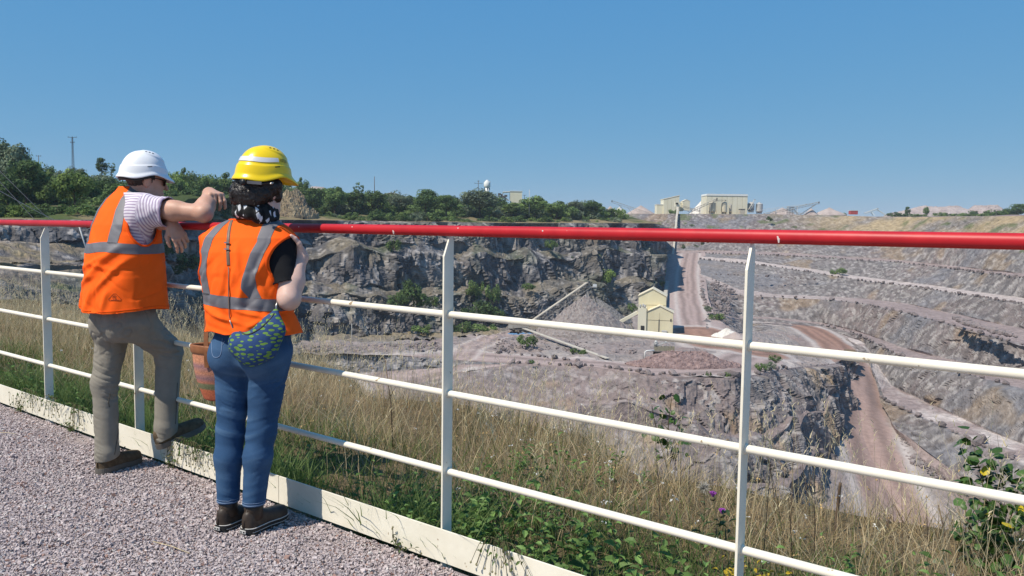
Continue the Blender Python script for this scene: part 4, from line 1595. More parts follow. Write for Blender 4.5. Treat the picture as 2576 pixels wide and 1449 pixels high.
# cloth folds: soft hang at the back, diagonal pulls from the armhole
q = np.stack([V[:, 0] * 6, V[:, 1] * 6, V[:, 2] * 2.2], 1)
fold = 0.014 * fbm(q, 3, 401) * smooth(1.30, 1.05, V[:, 2])
diag = V[:, 2] * 1.0 + u_ * 0.85 - v_ * 0.5
fold += 0.0055 * fbm(np.stack([diag * 24, u_ * 3, v_ * 3], 1), 2, 402) * smooth(1.42, 1.2, V[:, 2]) * smooth(0.95, 1.1, V[:, 2])
fold += 0.006 * np.sin(np.arctan2(v_, u_) * 9 + 2 * np.sin(V[:, 2] * 5)) * smooth(1.08, 0.9, V[:, 2])


def foldline(u, z, a, b, w, amp):
    a, b = np.array(a), np.array(b)
    d = b - a
    t = ((u - a[0]) * d[0] + (z - a[1]) * d[1]) / (d @ d)
    n = ((u - a[0]) * -d[1] + (z - a[1]) * d[0]) / np.linalg.norm(d)
    e = np.exp(-((t - 0.5) / 0.42) ** 4)
    return amp * e * (np.exp(-(n / w) ** 2) - 0.6 * np.exp(-((n - 1.8 * w) / (1.5 * w)) ** 2))


bk = smooth(0.10, -0.02, v_)


def grooves(Q, seed, w=0.10):
    return -np.exp(-(fbm(Q, 2, seed) / w) ** 2)


fold = fold + (0.0035 * grooves(np.stack([diag * 9, u_ * 3.5, v_ * 3.5], 1), 403, 0.09) + 0.003 * grooves(np.stack([u_ * 9, v_ * 9, V[:, 2] * 4], 1), 404, 0.09)) * smooth(1.45, 1.25, V[:, 2])
for la_, lb_, w_, am_ in (((0.17, 1.26), (-0.06, 1.05), 0.020, 0.012), ((0.20, 1.20), (0.02, 0.98), 0.016, 0.010), ((0.10, 1.20), (-0.16, 1.10), 0.014, 0.008), ((0.05, 1.10), (-0.18, 1.02), 0.013, 0.007),
                        ((0.12, 1.02), (0.10, 0.90), 0.014, 0.008), ((0.02, 1.03), (-0.02, 0.90), 0.016, 0.008), ((-0.12, 1.04), (-0.15, 0.90), 0.014, 0.007), ((0.16, 1.12), (-0.05, 1.16), 0.012, 0.006)):
    fold = fold + foldline(u_, V[:, 2], la_, lb_, w_, am_) * bk
V = V + N * fold[:, None]
hem = (0.905 + 0.012 * np.sin(np.arctan2(v_, u_) * 2 + 1.0) - 0.012 * smooth(0, 0.2, v_)) - V[:, 2]
neck = V[:, 2] - (1.570 - 0.045 * smooth(-0.01, 0.06, v_))
arm = {}
for s in (-1, 1):
    e = np.sqrt(((v_ + 0.018) / 0.076) ** 2 + ((V[:, 2] - 1.362) / 0.106) ** 2)
    arm[s] = np.where(u_ * s > 0.05, 1 - e, -1.0) * 0.08
sfield = np.maximum.reduce([hem, neck, arm[1], arm[-1]])
Vv, Tv = clip(V, T, sfield)
vest_m = body_part("vest", Vv, Tv, M_HIVIS, man, MBASE, thick=0.003)
# reflective tapes lie on the vest
uv_, vv_ = local_uv(Vv, mz, mcen[:, 0], mcen[:, 1], myaw)
Nv = vnormals(Vv, Tv)
ht = np.abs(Vv[:, 2] - (1.238 - 0.05 * uv_ * 0 + 0.006 * np.sin(uv_ * 20))) - 0.026
for fld, nm in ((ht, "reflective_tape"), (np.where(vv_ < 0.02, np.abs(uv_ - (0.115 - 0.16 * np.maximum(Vv[:, 2] - 1.36, 0))) - 0.0265, 1.0), "reflective_tape"),
                (np.where(vv_ < 0.02, np.abs(uv_ + (0.115 - 0.16 * np.maximum(Vv[:, 2] - 1.36, 0))) - 0.0265, 1.0), "reflective_tape"),
                (np.where(vv_ > 0.0, np.abs(uv_ - 0.125) - 0.0265, 1.0), "reflective_tape"), (np.where(vv_ > 0.0, np.abs(uv_ + 0.125) - 0.0265, 1.0), "reflective_tape")):
    if fld is not ht:
        fld = np.maximum(fld, 1.262 - Vv[:, 2])
    Vt, Tt = clip(Vv + Nv * 0.0016, Tv, fld)
    body_part(nm, Vt, Tt, M_TAPE, vest_m, MBASE)
bv = BVHTree.FromPolygons([Vector(p) for p in Vv], Tv.tolist())
# bound edges of the vest
for s in (1, -1):
    ring = []
    for a in np.linspace(0, 2 * math.pi, 64, endpoint=False):
        vl, z = 0.081 * math.cos(a) - 0.018, 1.362 + 0.112 * math.sin(a)
        cx, cy = np.interp(z, mz, mcen[:, 0]), np.interp(z, mz, mcen[:, 1])
        al = np.interp(z, mz, ma) * s
        bl = np.interp(z, mz, mb_)
        ul = al * max(1 - abs(vl / bl) ** 2.25, 0.01) ** (1 / 2.25)
        ring.append(v3(cx, cy, z) + mr * ul + mf * vl)
    decal("edge_binding", ring, 0.012, bv, M_HIVIS_EDGE, vest_m, MBASE, 0.003, True)
ring = []
for a in np.linspace(0, 2 * math.pi, 160, endpoint=False):
    z = 0.918 + 0.012 * math.sin(a * 2 + 1.0) - 0.012 * float(smooth(0, 0.2, math.sin(a) * 0.23))
    cx, cy = np.interp(z, mz, mcen[:, 0]), np.interp(z, mz, mcen[:, 1])
    hit = bv.ray_cast(Vector((cx, cy, z)), Vector(tuple(mr * math.cos(a) + mf * math.sin(a))))
    if hit[0] is not None:
        ring.append(np.array(hit[0]))
decal("hem_seam", ring, 0.004, bv, M_HIVIS_EDGE, vest_m, MBASE, 0.0018, True)


def on_cloth(bvh, pts3, dirn):
    out = []
    for p in pts3:
        hit = bvh.ray_cast(Vector(p), Vector(dirn))
        out.append(np.array(hit[0]) if hit[0] is not None else np.array(p))
    return out


# printed triangle emblem low on the back
lc = at(289, 749, 4.1)
rr_, uu_ = _rt, UP
tri = [lc + rr_ * x + uu_ * z for x, z in ((-0.030, -0.016), (0.030, -0.016), (0.033, -0.008), (0.006, 0.020), (-0.006, 0.020), (-0.033, -0.008))]
tri = np.concatenate([np.linspace(tri[i], tri[(i + 1) % 6], 6, endpoint=False) for i in range(6)])
dirn = unit(lc - CPOS)
decal("emblem", on_cloth(bv, tri, dirn), 0.0022, bv, M_LOGO, vest_m, MBASE, 0.0012, True)
cc = [lc + rr_ * (0.011 * math.cos(a)) + uu_ * (0.011 * math.sin(a) + 0.0) for a in np.linspace(0.7, 5.6, 16)]
decal("emblem", on_cloth(bv, cc, dirn), 0.003, bv, M_LOGO, vest_m, MBASE, 0.0012)
cc = [lc + rr_ * (0.005 * math.cos(a)) + uu_ * (0.005 * math.sin(a)) for a in np.linspace(-1.5, 3.8, 9)]
decal("emblem", on_cloth(bv, cc, dirn), 0.003, bv, M_LOGO, vest_m, MBASE, 0.0012)
decal("emblem", on_cloth(bv, [lc + rr_ * x - uu_ * 0.012 for x in np.linspace(-0.022, 0.022, 8)], dirn), 0.002, bv, M_LOGO, vest_m, MBASE, 0.0012)

# arms
m_sh_r = at(362, 524, 4.31)
m_el_r = at(512, 536, 4.235)
m_wr_r = at(527, 486, 4.41)
m_sh_l = mcen[5] - mr * 0.105 + mf * 0.045 + v3(0, 0, -0.03)
m_el_l = at(330, 560, 4.58)
m_wr_l = at(432, 565, 4.305)
# shirt: trunk under the vest with both sleeves
shirt_tr = stack(mz, mcen[:, 0], mcen[:, 1], ma - 0.022, mb_ - 0.022, myaw, 2.25)
sl_end = m_sh_r + (m_el_r - m_sh_r) * 0.42
slv = unit(m_el_r - m_sh_r)
sl_end_l = m_sh_l + (m_el_l - m_sh_l) * 0.55
shirt = [shirt_tr, cone(mcen[6] + mr * 0.05, 0.062, m_sh_r, 0.066, 0.06), cone(m_sh_r, 0.066, sl_end + slv * 0.04, 0.070, 0.05), cone(m_sh_r - v3(0, 0, 0.03), 0.060, sl_end - v3(0, 0, 0.022) + slv * 0.04, 0.058, 0.05), ball(m_sh_r - v3(0, 0, 0.055) - mr * 0.02, (0.070, 0.070, 0.085), 0.05),
         cone(m_sh_l, 0.066, sl_end_l, 0.066, 0.05), ball(mcen[7] + v3(0, 0, 0.01), (0.058, 0.062, 0.03), 0.03)]
V, T = surface(shirt, 0.0085)
N = vnormals(V, T)
along = (V - m_sh_r) @ slv
w = 0.012 * fbm(np.stack([V[:, 0] * 16 + V[:, 2] * 22, V[:, 1] * 9, V[:, 2] * 13 - V[:, 0] * 16], 1), 3, 411) * smooth(-0.08, 0.04, along)
V = V + N * w[:, None]
on_arm = np.linalg.norm(V - (m_sh_r + np.clip(along, 0, 0.4)[:, None] * slv), axis=1) < 0.14
cutend = np.where(on_arm, along - np.linalg.norm(sl_end - m_sh_r), -1)
al2 = (V - m_sh_l) @ unit(m_el_l - m_sh_l)
cutl = np.where(np.linalg.norm(V - sl_end_l, axis=1) < 0.16, al2 - np.linalg.norm(sl_end_l - m_sh_l), -1)
low = 0.97 - V[:, 2]
st = np.where(along > 0.015, along * 0.96 + V[:, 2] * 0.25, V[:, 2] * 1.0 + 0.18 * ((V - m_sh_r) @ mf))
V2, T2 = clip(np.concatenate([V, st[:, None]], 1), T, np.maximum.reduce([cutend, cutl, low, V[:, 2] - 1.535]))
body_part("shirt", V2[:, :3], T2, M_STRIPE, man, MBASE, thick=0.0025, attrs={"stripe": V2[:, 3]})
# sleeve hem
ringc = sl_end
e1 = unit(np.cross(slv, UP))
e2 = np.cross(slv, e1)
bvs = BVHTree.FromPolygons([Vector(p) for p in V2[:, :3]], T2.tolist())
decal("sleeve_hem", [sl_end - slv * 0.006 + (e1 * math.cos(a) + e2 * math.sin(a)) * 0.08 for a in np.linspace(0, 2 * math.pi, 48, endpoint=False)], 0.012, bvs, M_STRIPE, man, MBASE, 0.0022, True)

# head
m_head = at(368, 453, 4.47)
hf = unit(az_vec(52) + v3(0, 0, -0.16))
hp, hR = head_prims(m_head, hf, UP, 1.0)
neck_b = mcen[6] + v3(0, 0, 0.01)
skin = hp + [cone(m_head + v3(0, 0, -0.06) - hf * 0.025, 0.055, neck_b, 0.056, 0.03), cone(neck_b, 0.05, mcen[4], 0.08, 0.03)]
Vh, Th = surface(skin, 0.006)
hd_r = unit(at(556, 488, 4.445) - m_wr_r)
rh = hand_prims(m_wr_r, unit(v3(0.55, -0.55, -0.12)), unit(v3(0.12, -0.15, 0.95)), -1, (0.95, 0.55, 0.35), 0.07, 1.0, 0.75)
armr = [cone(m_sh_r, 0.050, m_sh_r + (m_el_r - m_sh_r) * 0.55, 0.049, 0.02), cone(m_sh_r + (m_el_r - m_sh_r) * 0.5, 0.050, m_el_r, 0.041, 0.03), ball(m_el_r + v3(0.004, -0.004, -0.006), 0.034, 0.03),
        cone(m_el_r, 0.039, m_el_r + (m_wr_r - m_el_r) * 0.35, 0.045, 0.03), cone(m_el_r + (m_wr_r - m_el_r) * 0.35, 0.045, m_wr_r, 0.031, 0.03)] + rh
Va, Ta = surface(armr, 0.0038)
lh = hand_prims(m_wr_l, unit(v3(0.42, -0.12, -0.62)), unit(v3(0.45, -0.80, 0.35)), 1, (0.42, 0.55, 0.35), 0.05, 0.98, 0.4)
arml = [cone(m_sh_l, 0.048, m_el_l, 0.042, 0.02), cone(m_el_l, 0.043, m_wr_l, 0.029, 0.03)] + lh
Vb, Tb = surface(arml, 0.0042)
legs_hidden = [ball(mcen[0] - v3(0, 0, 0.05), (0.13, 0.11, 0.10), 0.03), cone(mcen[0], 0.10, mcen[4], 0.11, 0.03)]
Vc, Tc = surface(legs_hidden, 0.02)
VV_ = np.concatenate([Vh, Va, Vb, Vc])
TT_ = np.concatenate([Th, Ta + len(Vh), Tb + len(Vh) + len(Va), Tc + len(Vh) + len(Va) + len(Vb)])
body_part("body", VV_, TT_, M_SKIN, man, MBASE)
# hair below the helmet
hr_ = [ball(m_head + hR[1] * -0.018 + hR[2] * 0.018, (0.079, 0.094, 0.086), 0.02, hR)]
V, T = surface(hr_, 0.005)
lv = (V - m_head) @ hR.T
N = vnormals(V, T)
V = V + N * (0.0035 * fbm(V * np.array([150, 150, 50]), 2, 421))[:, None]
edge = lv[:, 2] * 0.55 + 0.028 + 0.006 * np.sin(V[:, 2] * 300) * 0
cutf = lv[:, 1] - 0.028 + np.where(np.abs(lv[:, 0]) > 0.05, 0, -0.03) - np.maximum(0, lv[:, 2] - 0.035) * 2
cutear = 0.024 - np.sqrt((lv[:, 1] + 0.012) ** 2 + ((lv[:, 2] + 0.012) * 0.8) ** 2)
cutlow = -0.058 - 0.35 * np.maximum(lv[:, 1], 0) * 0 - lv[:, 2]
V, T = clip(V, T, np.maximum.reduce([cutf, cutear, cutlow]))
body_part("hair", V, T, M_HAIR_M, man, MBASE, thick=0.004)
# sunglasses
gp = lambda x, y, z: m_head + hR[0] * x + hR[1] * y + hR[2] * z - MBASE
mbg = MB()
for s in (-1, 1):
    mbg.tube([gp(0.070 * s, 0.078, 0.010), gp(0.083 * s, 0.03, 0.012), gp(0.083 * s, -0.02, 0.006), gp(0.078 * s, -0.035, -0.012)], 0.0028, 6)
mbg.tube([gp(-0.070, 0.078, 0.010), gp(-0.03, 0.098, 0.016), gp(0.03, 0.098, 0.016), gp(0.070, 0.078, 0.010)], 0.003, 6)
gl = mbg.build("sunglasses", M_BLACK, man, True)
for s in (-1, 1):
    ring = [gp(s * (0.036 + 0.030 * math.cos(a)), 0.094 - 0.010 * (0.5 + 0.5 * math.cos(a)), 0.000 + 0.019 * math.sin(a)) for a in np.linspace(0, 2 * math.pi, 16, endpoint=False)]
    ring2 = [p + hR[1] * 0.002 for p in ring]
    MB().add(ring + ring2, [tuple(range(16)), tuple(range(31, 15, -1))] + [(k, (k + 1) % 16, (k + 1) % 16 + 16, k + 16) for k in range(16)]).build("lens", M_LENS, gl)
hm_pos = m_head + UP * 0.010 - hf * 0.012
helm_m, tw_m, _ = make_helmet("safety_helmet", M_HELM_W, man, MBASE, hm_pos, 54, 4, 0)
mb = MB()
for k in range(24):
    pass
harn = [tw_m(helmet_pt(t, 0.02, -0.014)) for t in np.linspace(1.3, 5.0, 40)]
harness = MB().tube([p - MBASE - v3(0, 0, 0.012) for p in harn], 0.0075, 6).build("harness_band", M_BLACK, helm_m, True)

# trousers
pel = at(312, 800, 4.385)
hipL, hipR = pel - mr * 0.085 - v3(0, 0, 0.02), pel + mr * 0.085 - v3(0, 0, 0.02)
hL = atz(246, 1192, 0.012)
tL = atz(340, 1162, 0.012)
dL = unit(tL - hL)
hRt = at(396, 1130, 4.42)
tRt = at(504, 1080, 4.58)
dR = unit(tRt - hRt)
aL = hL + dL * 0.062 + v3(0, 0, 0.10)
aR = hRt + dR * 0.050 + v3(0, 0, 0.105)
kL, kR = at(264, 962, (aL[1] + 4.42) / 2), at(424, 884, 4.50)
tz = np.array([0.74, 0.82, 0.90, 0.98, 1.04])
pc = np.array([pel + v3(0, 0, z - pel[2]) for z in tz])
trous = [stack(tz, pc[:, 0], pc[:, 1], [0.12, 0.160, 0.166, 0.160, 0.156], [0.095, 0.126, 0.13, 0.122, 0.117], myaw, 2.2),
         ball(pel - mf * 0.065 - mr * 0.07 - v3(0, 0, 0.03), (0.086, 0.078, 0.10), 0.05), ball(pel - mf * 0.065 + mr * 0.075 - v3(0, 0, 0.02), (0.086, 0.078, 0.10), 0.05),
         cone(hipL, 0.093, kL, 0.065, 0.05), cone(kL, 0.065, aL, 0.060, 0.04), cone(aL, 0.060, aL - v3(0, 0, 0.07), 0.064, 0.02),
         cone(hipR + mf * 0.02, 0.098, kR, 0.071, 0.05), cone(kR, 0.070, aR, 0.060, 0.04), cone(aR, 0.060, aR + v3(0.0, 0, -0.06), 0.063, 0.02)]
V, T = surface(trous, 0.0052)
N = vnormals(V, T)
rleg = smooth(0.12, 0.05, np.linalg.norm(V - (kR + np.clip((V - kR) @ unit(aR - kR), -0.2, 0.6)[:, None] * unit(aR - kR)), axis=1))
kneez = np.where(V[:, 0] > (kL[0] + kR[0]) / 2, kR[2], kL[2])
wr = smooth(0.80, 0.62, V[:, 2])
qq = np.stack([V[:, 0] * 7 + 3.0 * V[:, 2], V[:, 1] * 7, V[:, 2] * 34 + V[:, 0] * 9], 1)
crease = fbm(qq, 3, 431)
crease = np.sign(crease) * np.abs(crease) ** 0.8
gm = smooth(-0.25, 0.3, fbm(V * 7, 2, 438))
gq = np.stack([V[:, 0] * 6 + 4.0 * V[:, 2], V[:, 1] * 6, V[:, 2] * 26 + V[:, 0] * 10], 1)
V = V + N * (0.0068 * gm * (grooves(gq, 433) + 0.6 * grooves(gq * 1.7 + 5, 434)) * (0.25 + 0.75 * np.exp(-((V[:, 2] - kneez + 0.02) / 0.16) ** 2) + 0.5 * smooth(0.26, 0.12, V[:, 2])) * smooth(0.86, 0.70, V[:, 2]))[:, None]
gq = np.stack([V[:, 0] * 11 + V[:, 2] * 12, V[:, 1] * 8, V[:, 2] * 12 - V[:, 0] * 12], 1)
V = V + N * (0.0045 * grooves(gq, 435) * smooth(0.56, 0.72, V[:, 2]))[:, None]
V = V + N * (0.0028 * crease * (0.35 + 0.65 * np.exp(-((V[:, 2] - kneez + 0.03) / 0.17) ** 2) + 0.45 * smooth(0.26, 0.14, V[:, 2])) * wr)[:, None]
V = V + N * (0.006 * fbm(np.stack([V[:, 0] * 20 + V[:, 2] * 16, V[:, 1] * 12, V[:, 2] * 16 - V[:, 0] * 14], 1), 2, 432) * smooth(0.55, 0.75, V[:, 2]))[:, None]
endL = np.where(np.linalg.norm((V - aL) * v3(1, 1, 0.4), axis=1) < 0.14, (aL[2] - 0.022 + 0.25 * ((V - aL) @ dL)) - V[:, 2], -1)
endR = np.where(np.linalg.norm((V - aR) * v3(1, 1, 0.4), axis=1) < 0.14, (aR[2] - 0.045 + 0.45 * ((V - aR) @ dR)) - V[:, 2], -1)
V, T = clip(V, T, np.maximum.reduce([endL, endR, V[:, 2] - 1.02]))
trm = body_part("trousers", V, T, M_TROUSER, man, MBASE, thick=0.003)
bt = BVHTree.FromPolygons([Vector(p) for p in V], T.tolist())
M_SEAM = flat("dark_trouser_seam", (0.085, 0.075, 0.060), 0.9)
pk = [at(238, 775, 4.2), at(247, 787, 4.2), at(268, 789, 4.2), at(290, 784, 4.2)]
decal("pocket_seam", on_cloth(bt, resample(pk, 16), unit(pk[1] - CPOS)), 0.006, bt, M_SEAM, trm, MBASE, 0.002)
decal("leg_seam", on_cloth(bt, resample([at(299, 1010, 4.2), at(297, 1080, 4.2), at(288, 1145, 4.2)], 14), unit(at(297, 1080, 4.2) - CPOS)), 0.005, bt, M_SEAM, trm, MBASE, 0.002)
decal("leg_seam", on_cloth(bt, resample([at(446, 960, 4.2), at(444, 1010, 4.2), at(441, 1070, 4.2)], 14), unit(at(444, 1010, 4.2) - CPOS)), 0.005, bt, M_SEAM, trm, MBASE, 0.002)
# shoes
so, sole, fr = shoe("shoe", hL, hL + unit(tL - hL) * 0.285, UP, M_SHOE_M, M_SOLE_M, man, MBASE, 0.052, 0.085, 0.052, 0.028)
lace = [hL + fr[0] * 0.15 + fr[2] * 0.10 + fr[0] * 0.02 * math.cos(a) + fr[1] * 0.028 * math.sin(a) + fr[2] * 0.012 * math.sin(2 * a) for a in np.linspace(0, 2 * math.pi, 20)]
MB().tube([p - MBASE for p in lace], 0.0022, 5).build("lace", M_BLACK, so, True)
so2, sole2, fr2 = shoe("shoe", hRt, hRt + unit(tRt - hRt) * 0.285, unit(UP - unit(tRt - hRt) * 0.2), M_SHOE_M, M_SOLE_M, man, MBASE, 0.052, 0.085, 0.052, 0.030)
# ================================================================== woman with the yellow helmet
wom = empty("person", atz(612, 1328, 0.0))
tag(wom, "person in yellow visitor helmet, orange vest, blue jeans and dark boots", "person")
WBASE = np.array(wom.location)
wdeg = 14
wyaw = math.radians(wdeg)
wf, wr_ = az_vec(wdeg), az_vec(wdeg + 90)
wz = np.array([0.84, 0.90, 0.98, 1.06, 1.16, 1.25, 1.315, 1.36, 1.395, 1.42])
wcen = np.array([at(644, 850, 3.60), at(640, 826, 3.60), at(630, 780, 3.60), at(625, 735, 3.60), at(622, 680, 3.61), at(622, 630, 3.62), at(626, 597, 3.63), at(632, 572, 3.64), at(638, 552, 3.645), at(640, 540, 3.65)])
wa = np.array([0.236, 0.217, 0.198, 0.204, 0.232, 0.240, 0.236, 0.185, 0.105, 0.06])
wb = np.array([0.185, 0.165, 0.150, 0.140, 0.142, 0.135, 0.118, 0.095, 0.072, 0.05])
trunk_w = stack(wz, wcen[:, 0], wcen[:, 1], wa, wb, wyaw, 2.3)
V, T = surface([trunk_w], 0.0055)
u_, v_ = local_uv(V, wz, wcen[:, 0], wcen[:, 1], wyaw)
N = vnormals(V, T)
back = smooth(0.05, -0.05, v_)
fold = 0.010 * fbm(np.stack([V[:, 0] * 9, V[:, 1] * 6, V[:, 2] * 3], 1), 3, 501) * smooth(1.36, 1.2, V[:, 2])
# folds bunched above the bag and running from the right shoulder blade to the waist
fold += 0.009 * fbm(np.stack([V[:, 0] * 5, V[:, 1] * 4, V[:, 2] * 30 + V[:, 0] * 6], 1), 2, 502) * smooth(1.05, 0.95, V[:, 2])
dline = (u_ - 0.10) * 0.82 + (V[:, 2] - 1.12) * 0.57 * 0.4
fold += 0.010 * np.exp(-((u_ - (0.055 + 0.25 * (V[:, 2] - 1.08))) / 0.016) ** 2) * np.exp(-((V[:, 2] - 1.10) / 0.09) ** 2) * back
fold -= 0.012 * np.exp(-((u_ - (0.090 + 0.25 * (V[:, 2] - 1.08))) / 0.020) ** 2) * np.exp(-((V[:, 2] - 1.10) / 0.10) ** 2) * back
for la_, lb_, w_, am_ in (((0.02, 1.30), (0.06, 1.10), 0.016, 0.007), ((0.17, 1.24), (0.06, 1.05), 0.016, 0.010), ((-0.02, 1.20), (-0.04, 1.05), 0.014, 0.006), ((-0.18, 1.02), (-0.02, 0.96), 0.012, 0.008),
                        ((-0.12, 0.98), (0.04, 0.95), 0.010, 0.007), ((-0.16, 1.10), (-0.10, 1.25), 0.014, 0.006), ((0.00, 1.01), (0.16, 0.97), 0.011, 0.008), ((0.10, 1.20), (0.16, 1.05), 0.012, 0.008), ((0.20, 0.99), (0.05, 0.92), 0.012, 0.008)):
    fold = fold + foldline(u_, V[:, 2], la_, lb_, w_, am_) * back
fold = fold + (0.0035 * grooves(np.stack([(V[:, 2] - u_ * 0.8) * 9, u_ * 4, v_ * 4], 1), 503, 0.09) + 0.003 * grooves(np.stack([u_ * 10, v_ * 9, V[:, 2] * 4], 1), 504, 0.09)) * smooth(1.36, 1.2, V[:, 2])
fold += 0.006 * np.exp(-((u_ + 0.055 + 0.10 * (V[:, 2] - 1.1)) / 0.018) ** 2) * smooth(1.3, 1.1, V[:, 2]) * back
fold += 0.006 * np.exp(-((u_ - 0.0 - 0.35 * (V[:, 2] - 1.1)) / 0.014) ** 2) * np.exp(-((V[:, 2] - 1.12) / 0.07) ** 2) * back
V = V + N * fold[:, None]
hem = (0.900 - 0.010 * smooth(0.05, 0.2, u_) - 0.012 * smooth(0, 0.15, v_) + 0.004 * np.sin(u_ * 40)) - V[:, 2]
neck = V[:, 2] - (1.398 - 0.012 * smooth(0.0, 0.06, v_))
rm = []
for s, zc, rz in ((1, 1.205, 0.118), (-1, 1.215, 0.110)):
    e = np.sqrt(((v_ + 0.012) / 0.092) ** 2 + ((V[:, 2] - zc) / rz) ** 2)
    rm.append(np.where(u_ * s > 0.06, 1 - e, -1.0) * 0.08)
Vv, Tv = clip(V, T, np.maximum.reduce([hem, neck] + rm))
vest_w = body_part("vest", Vv, Tv, M_HIVIS, wom, WBASE, thick=0.003)
uv_, vv_ = local_uv(Vv, wz, wcen[:, 0], wcen[:, 1], wyaw)
Nv = vnormals(Vv, Tv)
zt = Vv[:, 2]
low_t = np.abs(zt - (1.035 - 0.012 * uv_ / 0.2)) - 0.026
ltape = np.where(vv_ < 0.05, np.abs(uv_ + np.interp(zt, [1.0, 1.15, 1.3, 1.38], [0.128, 0.148, 0.135, 0.105])) - 0.0255, 1.0)
rtape = np.where(vv_ < 0.05, np.abs(uv_ - np.interp(zt, [1.0, 1.10, 1.16, 1.3, 1.38], [0.130, 0.088, 0.098, 0.140, 0.125])) - 0.027, 1.0)
for fld in (low_t, np.maximum(ltape, 1.06 - zt), np.maximum(rtape, 1.055 - zt)):
    Vt, Tt = clip(Vv + Nv * 0.0016, Tv, fld)
    body_part("reflective_tape", Vt, Tt, M_TAPE, vest_w, WBASE)
bvw = BVHTree.FromPolygons([Vector(p) for p in Vv], Tv.tolist())
for s, zc, rz in ((1, 1.205, 0.124), (-1, 1.215, 0.116)):
    ring = []
    for a in np.linspace(0, 2 * math.pi, 64, endpoint=False):
        vl, z = 0.097 * math.cos(a) - 0.012, zc + rz * math.sin(a)
        cx, cy = np.interp(z, wz, wcen[:, 0]), np.interp(z, wz, wcen[:, 1])
        bl = np.interp(z, wz, wb)
        ul = s * np.interp(z, wz, wa) * max(1 - min(abs(vl / bl), 0.99) ** 2.3, 0.01) ** (1 / 2.3)
        ring.append(v3(cx, cy, z) + wr_ * ul + wf * vl)
    decal("edge_binding", ring, 0.012, bvw, M_HIVIS_EDGE, vest_w, WBASE, 0.003, True)
ring = [v3(np.interp(1.39, wz, wcen[:, 0]), np.interp(1.39, wz, wcen[:, 1]), 1.390) + wr_ * 0.11 * math.cos(a) + wf * 0.075 * math.sin(a) for a in np.linspace(0, 2 * math.pi, 60, endpoint=False)]
decal("edge_binding", ring, 0.010, bvw, M_HIVIS_EDGE, vest_w, WBASE, 0.003, True)

# arms and shirt
w_sh_r = at(702, 622, 3.59)
w_el_r = at(727, 752, 3.50)
w_wr_r = at(758, 646, 3.60)
w_sh_l = wcen[6] - wr_ * 0.118 + wf * 0.03 - v3(0, 0, 0.03)
w_el_l = w_sh_l + v3(-0.02, 0.10, -0.22)
w_wr_l = w_el_l + v3(0.10, 0.17, -0.02)
sd = unit(w_el_r - w_sh_r)
sle = w_sh_r + sd * 0.185
shw = [stack(wz, wcen[:, 0], wcen[:, 1], wa - 0.022, wb - 0.022, wyaw, 2.3), cone(wcen[6] + wr_ * 0.1, 0.06, w_sh_r, 0.056, 0.05), cone(w_sh_r, 0.058, sle + sd * 0.03, 0.056, 0.04),
       cone(w_sh_l, 0.052, w_sh_l + (w_el_l - w_sh_l) * 0.8, 0.052, 0.04)]
V, T = surface(shw, 0.0085)
N = vnormals(V, T)
V = V + N * (0.004 * fbm(np.stack([V[:, 0] * 10, V[:, 1] * 10, V[:, 2] * 30], 1), 2, 511))[:, None]
al = (V - w_sh_r) @ sd
c1 = np.where(np.linalg.norm(V - sle, axis=1) < 0.12, al - 0.185, -1)
al = (V - w_sh_l) @ unit(w_el_l - w_sh_l)
c2 = np.where(np.linalg.norm(V - (w_sh_l + (w_el_l - w_sh_l) * 0.75), axis=1) < 0.12, al - 0.19, -1)
V, T = clip(V, T, np.maximum.reduce([c1, c2, 0.96 - V[:, 2]]))
body_part("shirt", V, T, M_BLACKCLOTH, wom, WBASE, thick=0.0025)

w_head = at(662, 480, 3.63)
whf = unit(az_vec(24) + v3(0, 0, -0.10))
hp, hR = head_prims(w_head, whf, UP, 0.95)
nb = wcen[8] + v3(0, 0, 0.0)
skin = hp + [cone(w_head + v3(0, 0, -0.06) - whf * 0.02, 0.048, nb, 0.054, 0.03), cone(nb, 0.055, wcen[6], 0.09, 0.03)]
Vh, Th = surface(skin, 0.006)
rh = hand_prims(w_wr_r, unit(v3(-0.55, 0.10, 0.75)), unit(v3(0.3, 0.9, 0.3)), -1, (0.5, 0.7, 0.4), 0.04, 0.92, 0.4)
ar = [cone(w_sh_r, 0.044, w_el_r, 0.041, 0.02), ball(w_el_r, (0.037, 0.040, 0.037), 0.03), cone(w_el_r, 0.042, w_el_r + (w_wr_r - w_el_r) * 0.4, 0.042, 0.03), cone(w_el_r + (w_wr_r - w_el_r) * 0.4, 0.042, w_wr_r, 0.026, 0.03)] + rh
Va, Ta = surface(ar, 0.0042)
lh = hand_prims(w_wr_l, unit(v3(0.6, 0.6, 0.1)), unit(v3(-0.5, 0.5, 0.5)), 1, (0.8, 0.8, 0.5), 0.03, 0.92, 0.4)
Vb, Tb = surface([cone(w_sh_l, 0.044, w_el_l, 0.040, 0.02), cone(w_el_l, 0.041, w_wr_l, 0.026, 0.03)] + lh, 0.005)
Vc, Tc = surface([cone(wcen[1], 0.11, wcen[5], 0.10, 0.03)], 0.02)
VV_ = np.concatenate([Vh, Va, Vb, Vc])
TT_ = np.concatenate([Th, Ta + len(Vh), Tb + len(Vh) + len(Va), Tc + len(Vh) + len(Va) + len(Vb)])
body_part("body", VV_, TT_, M_SKIN2, wom, WBASE)

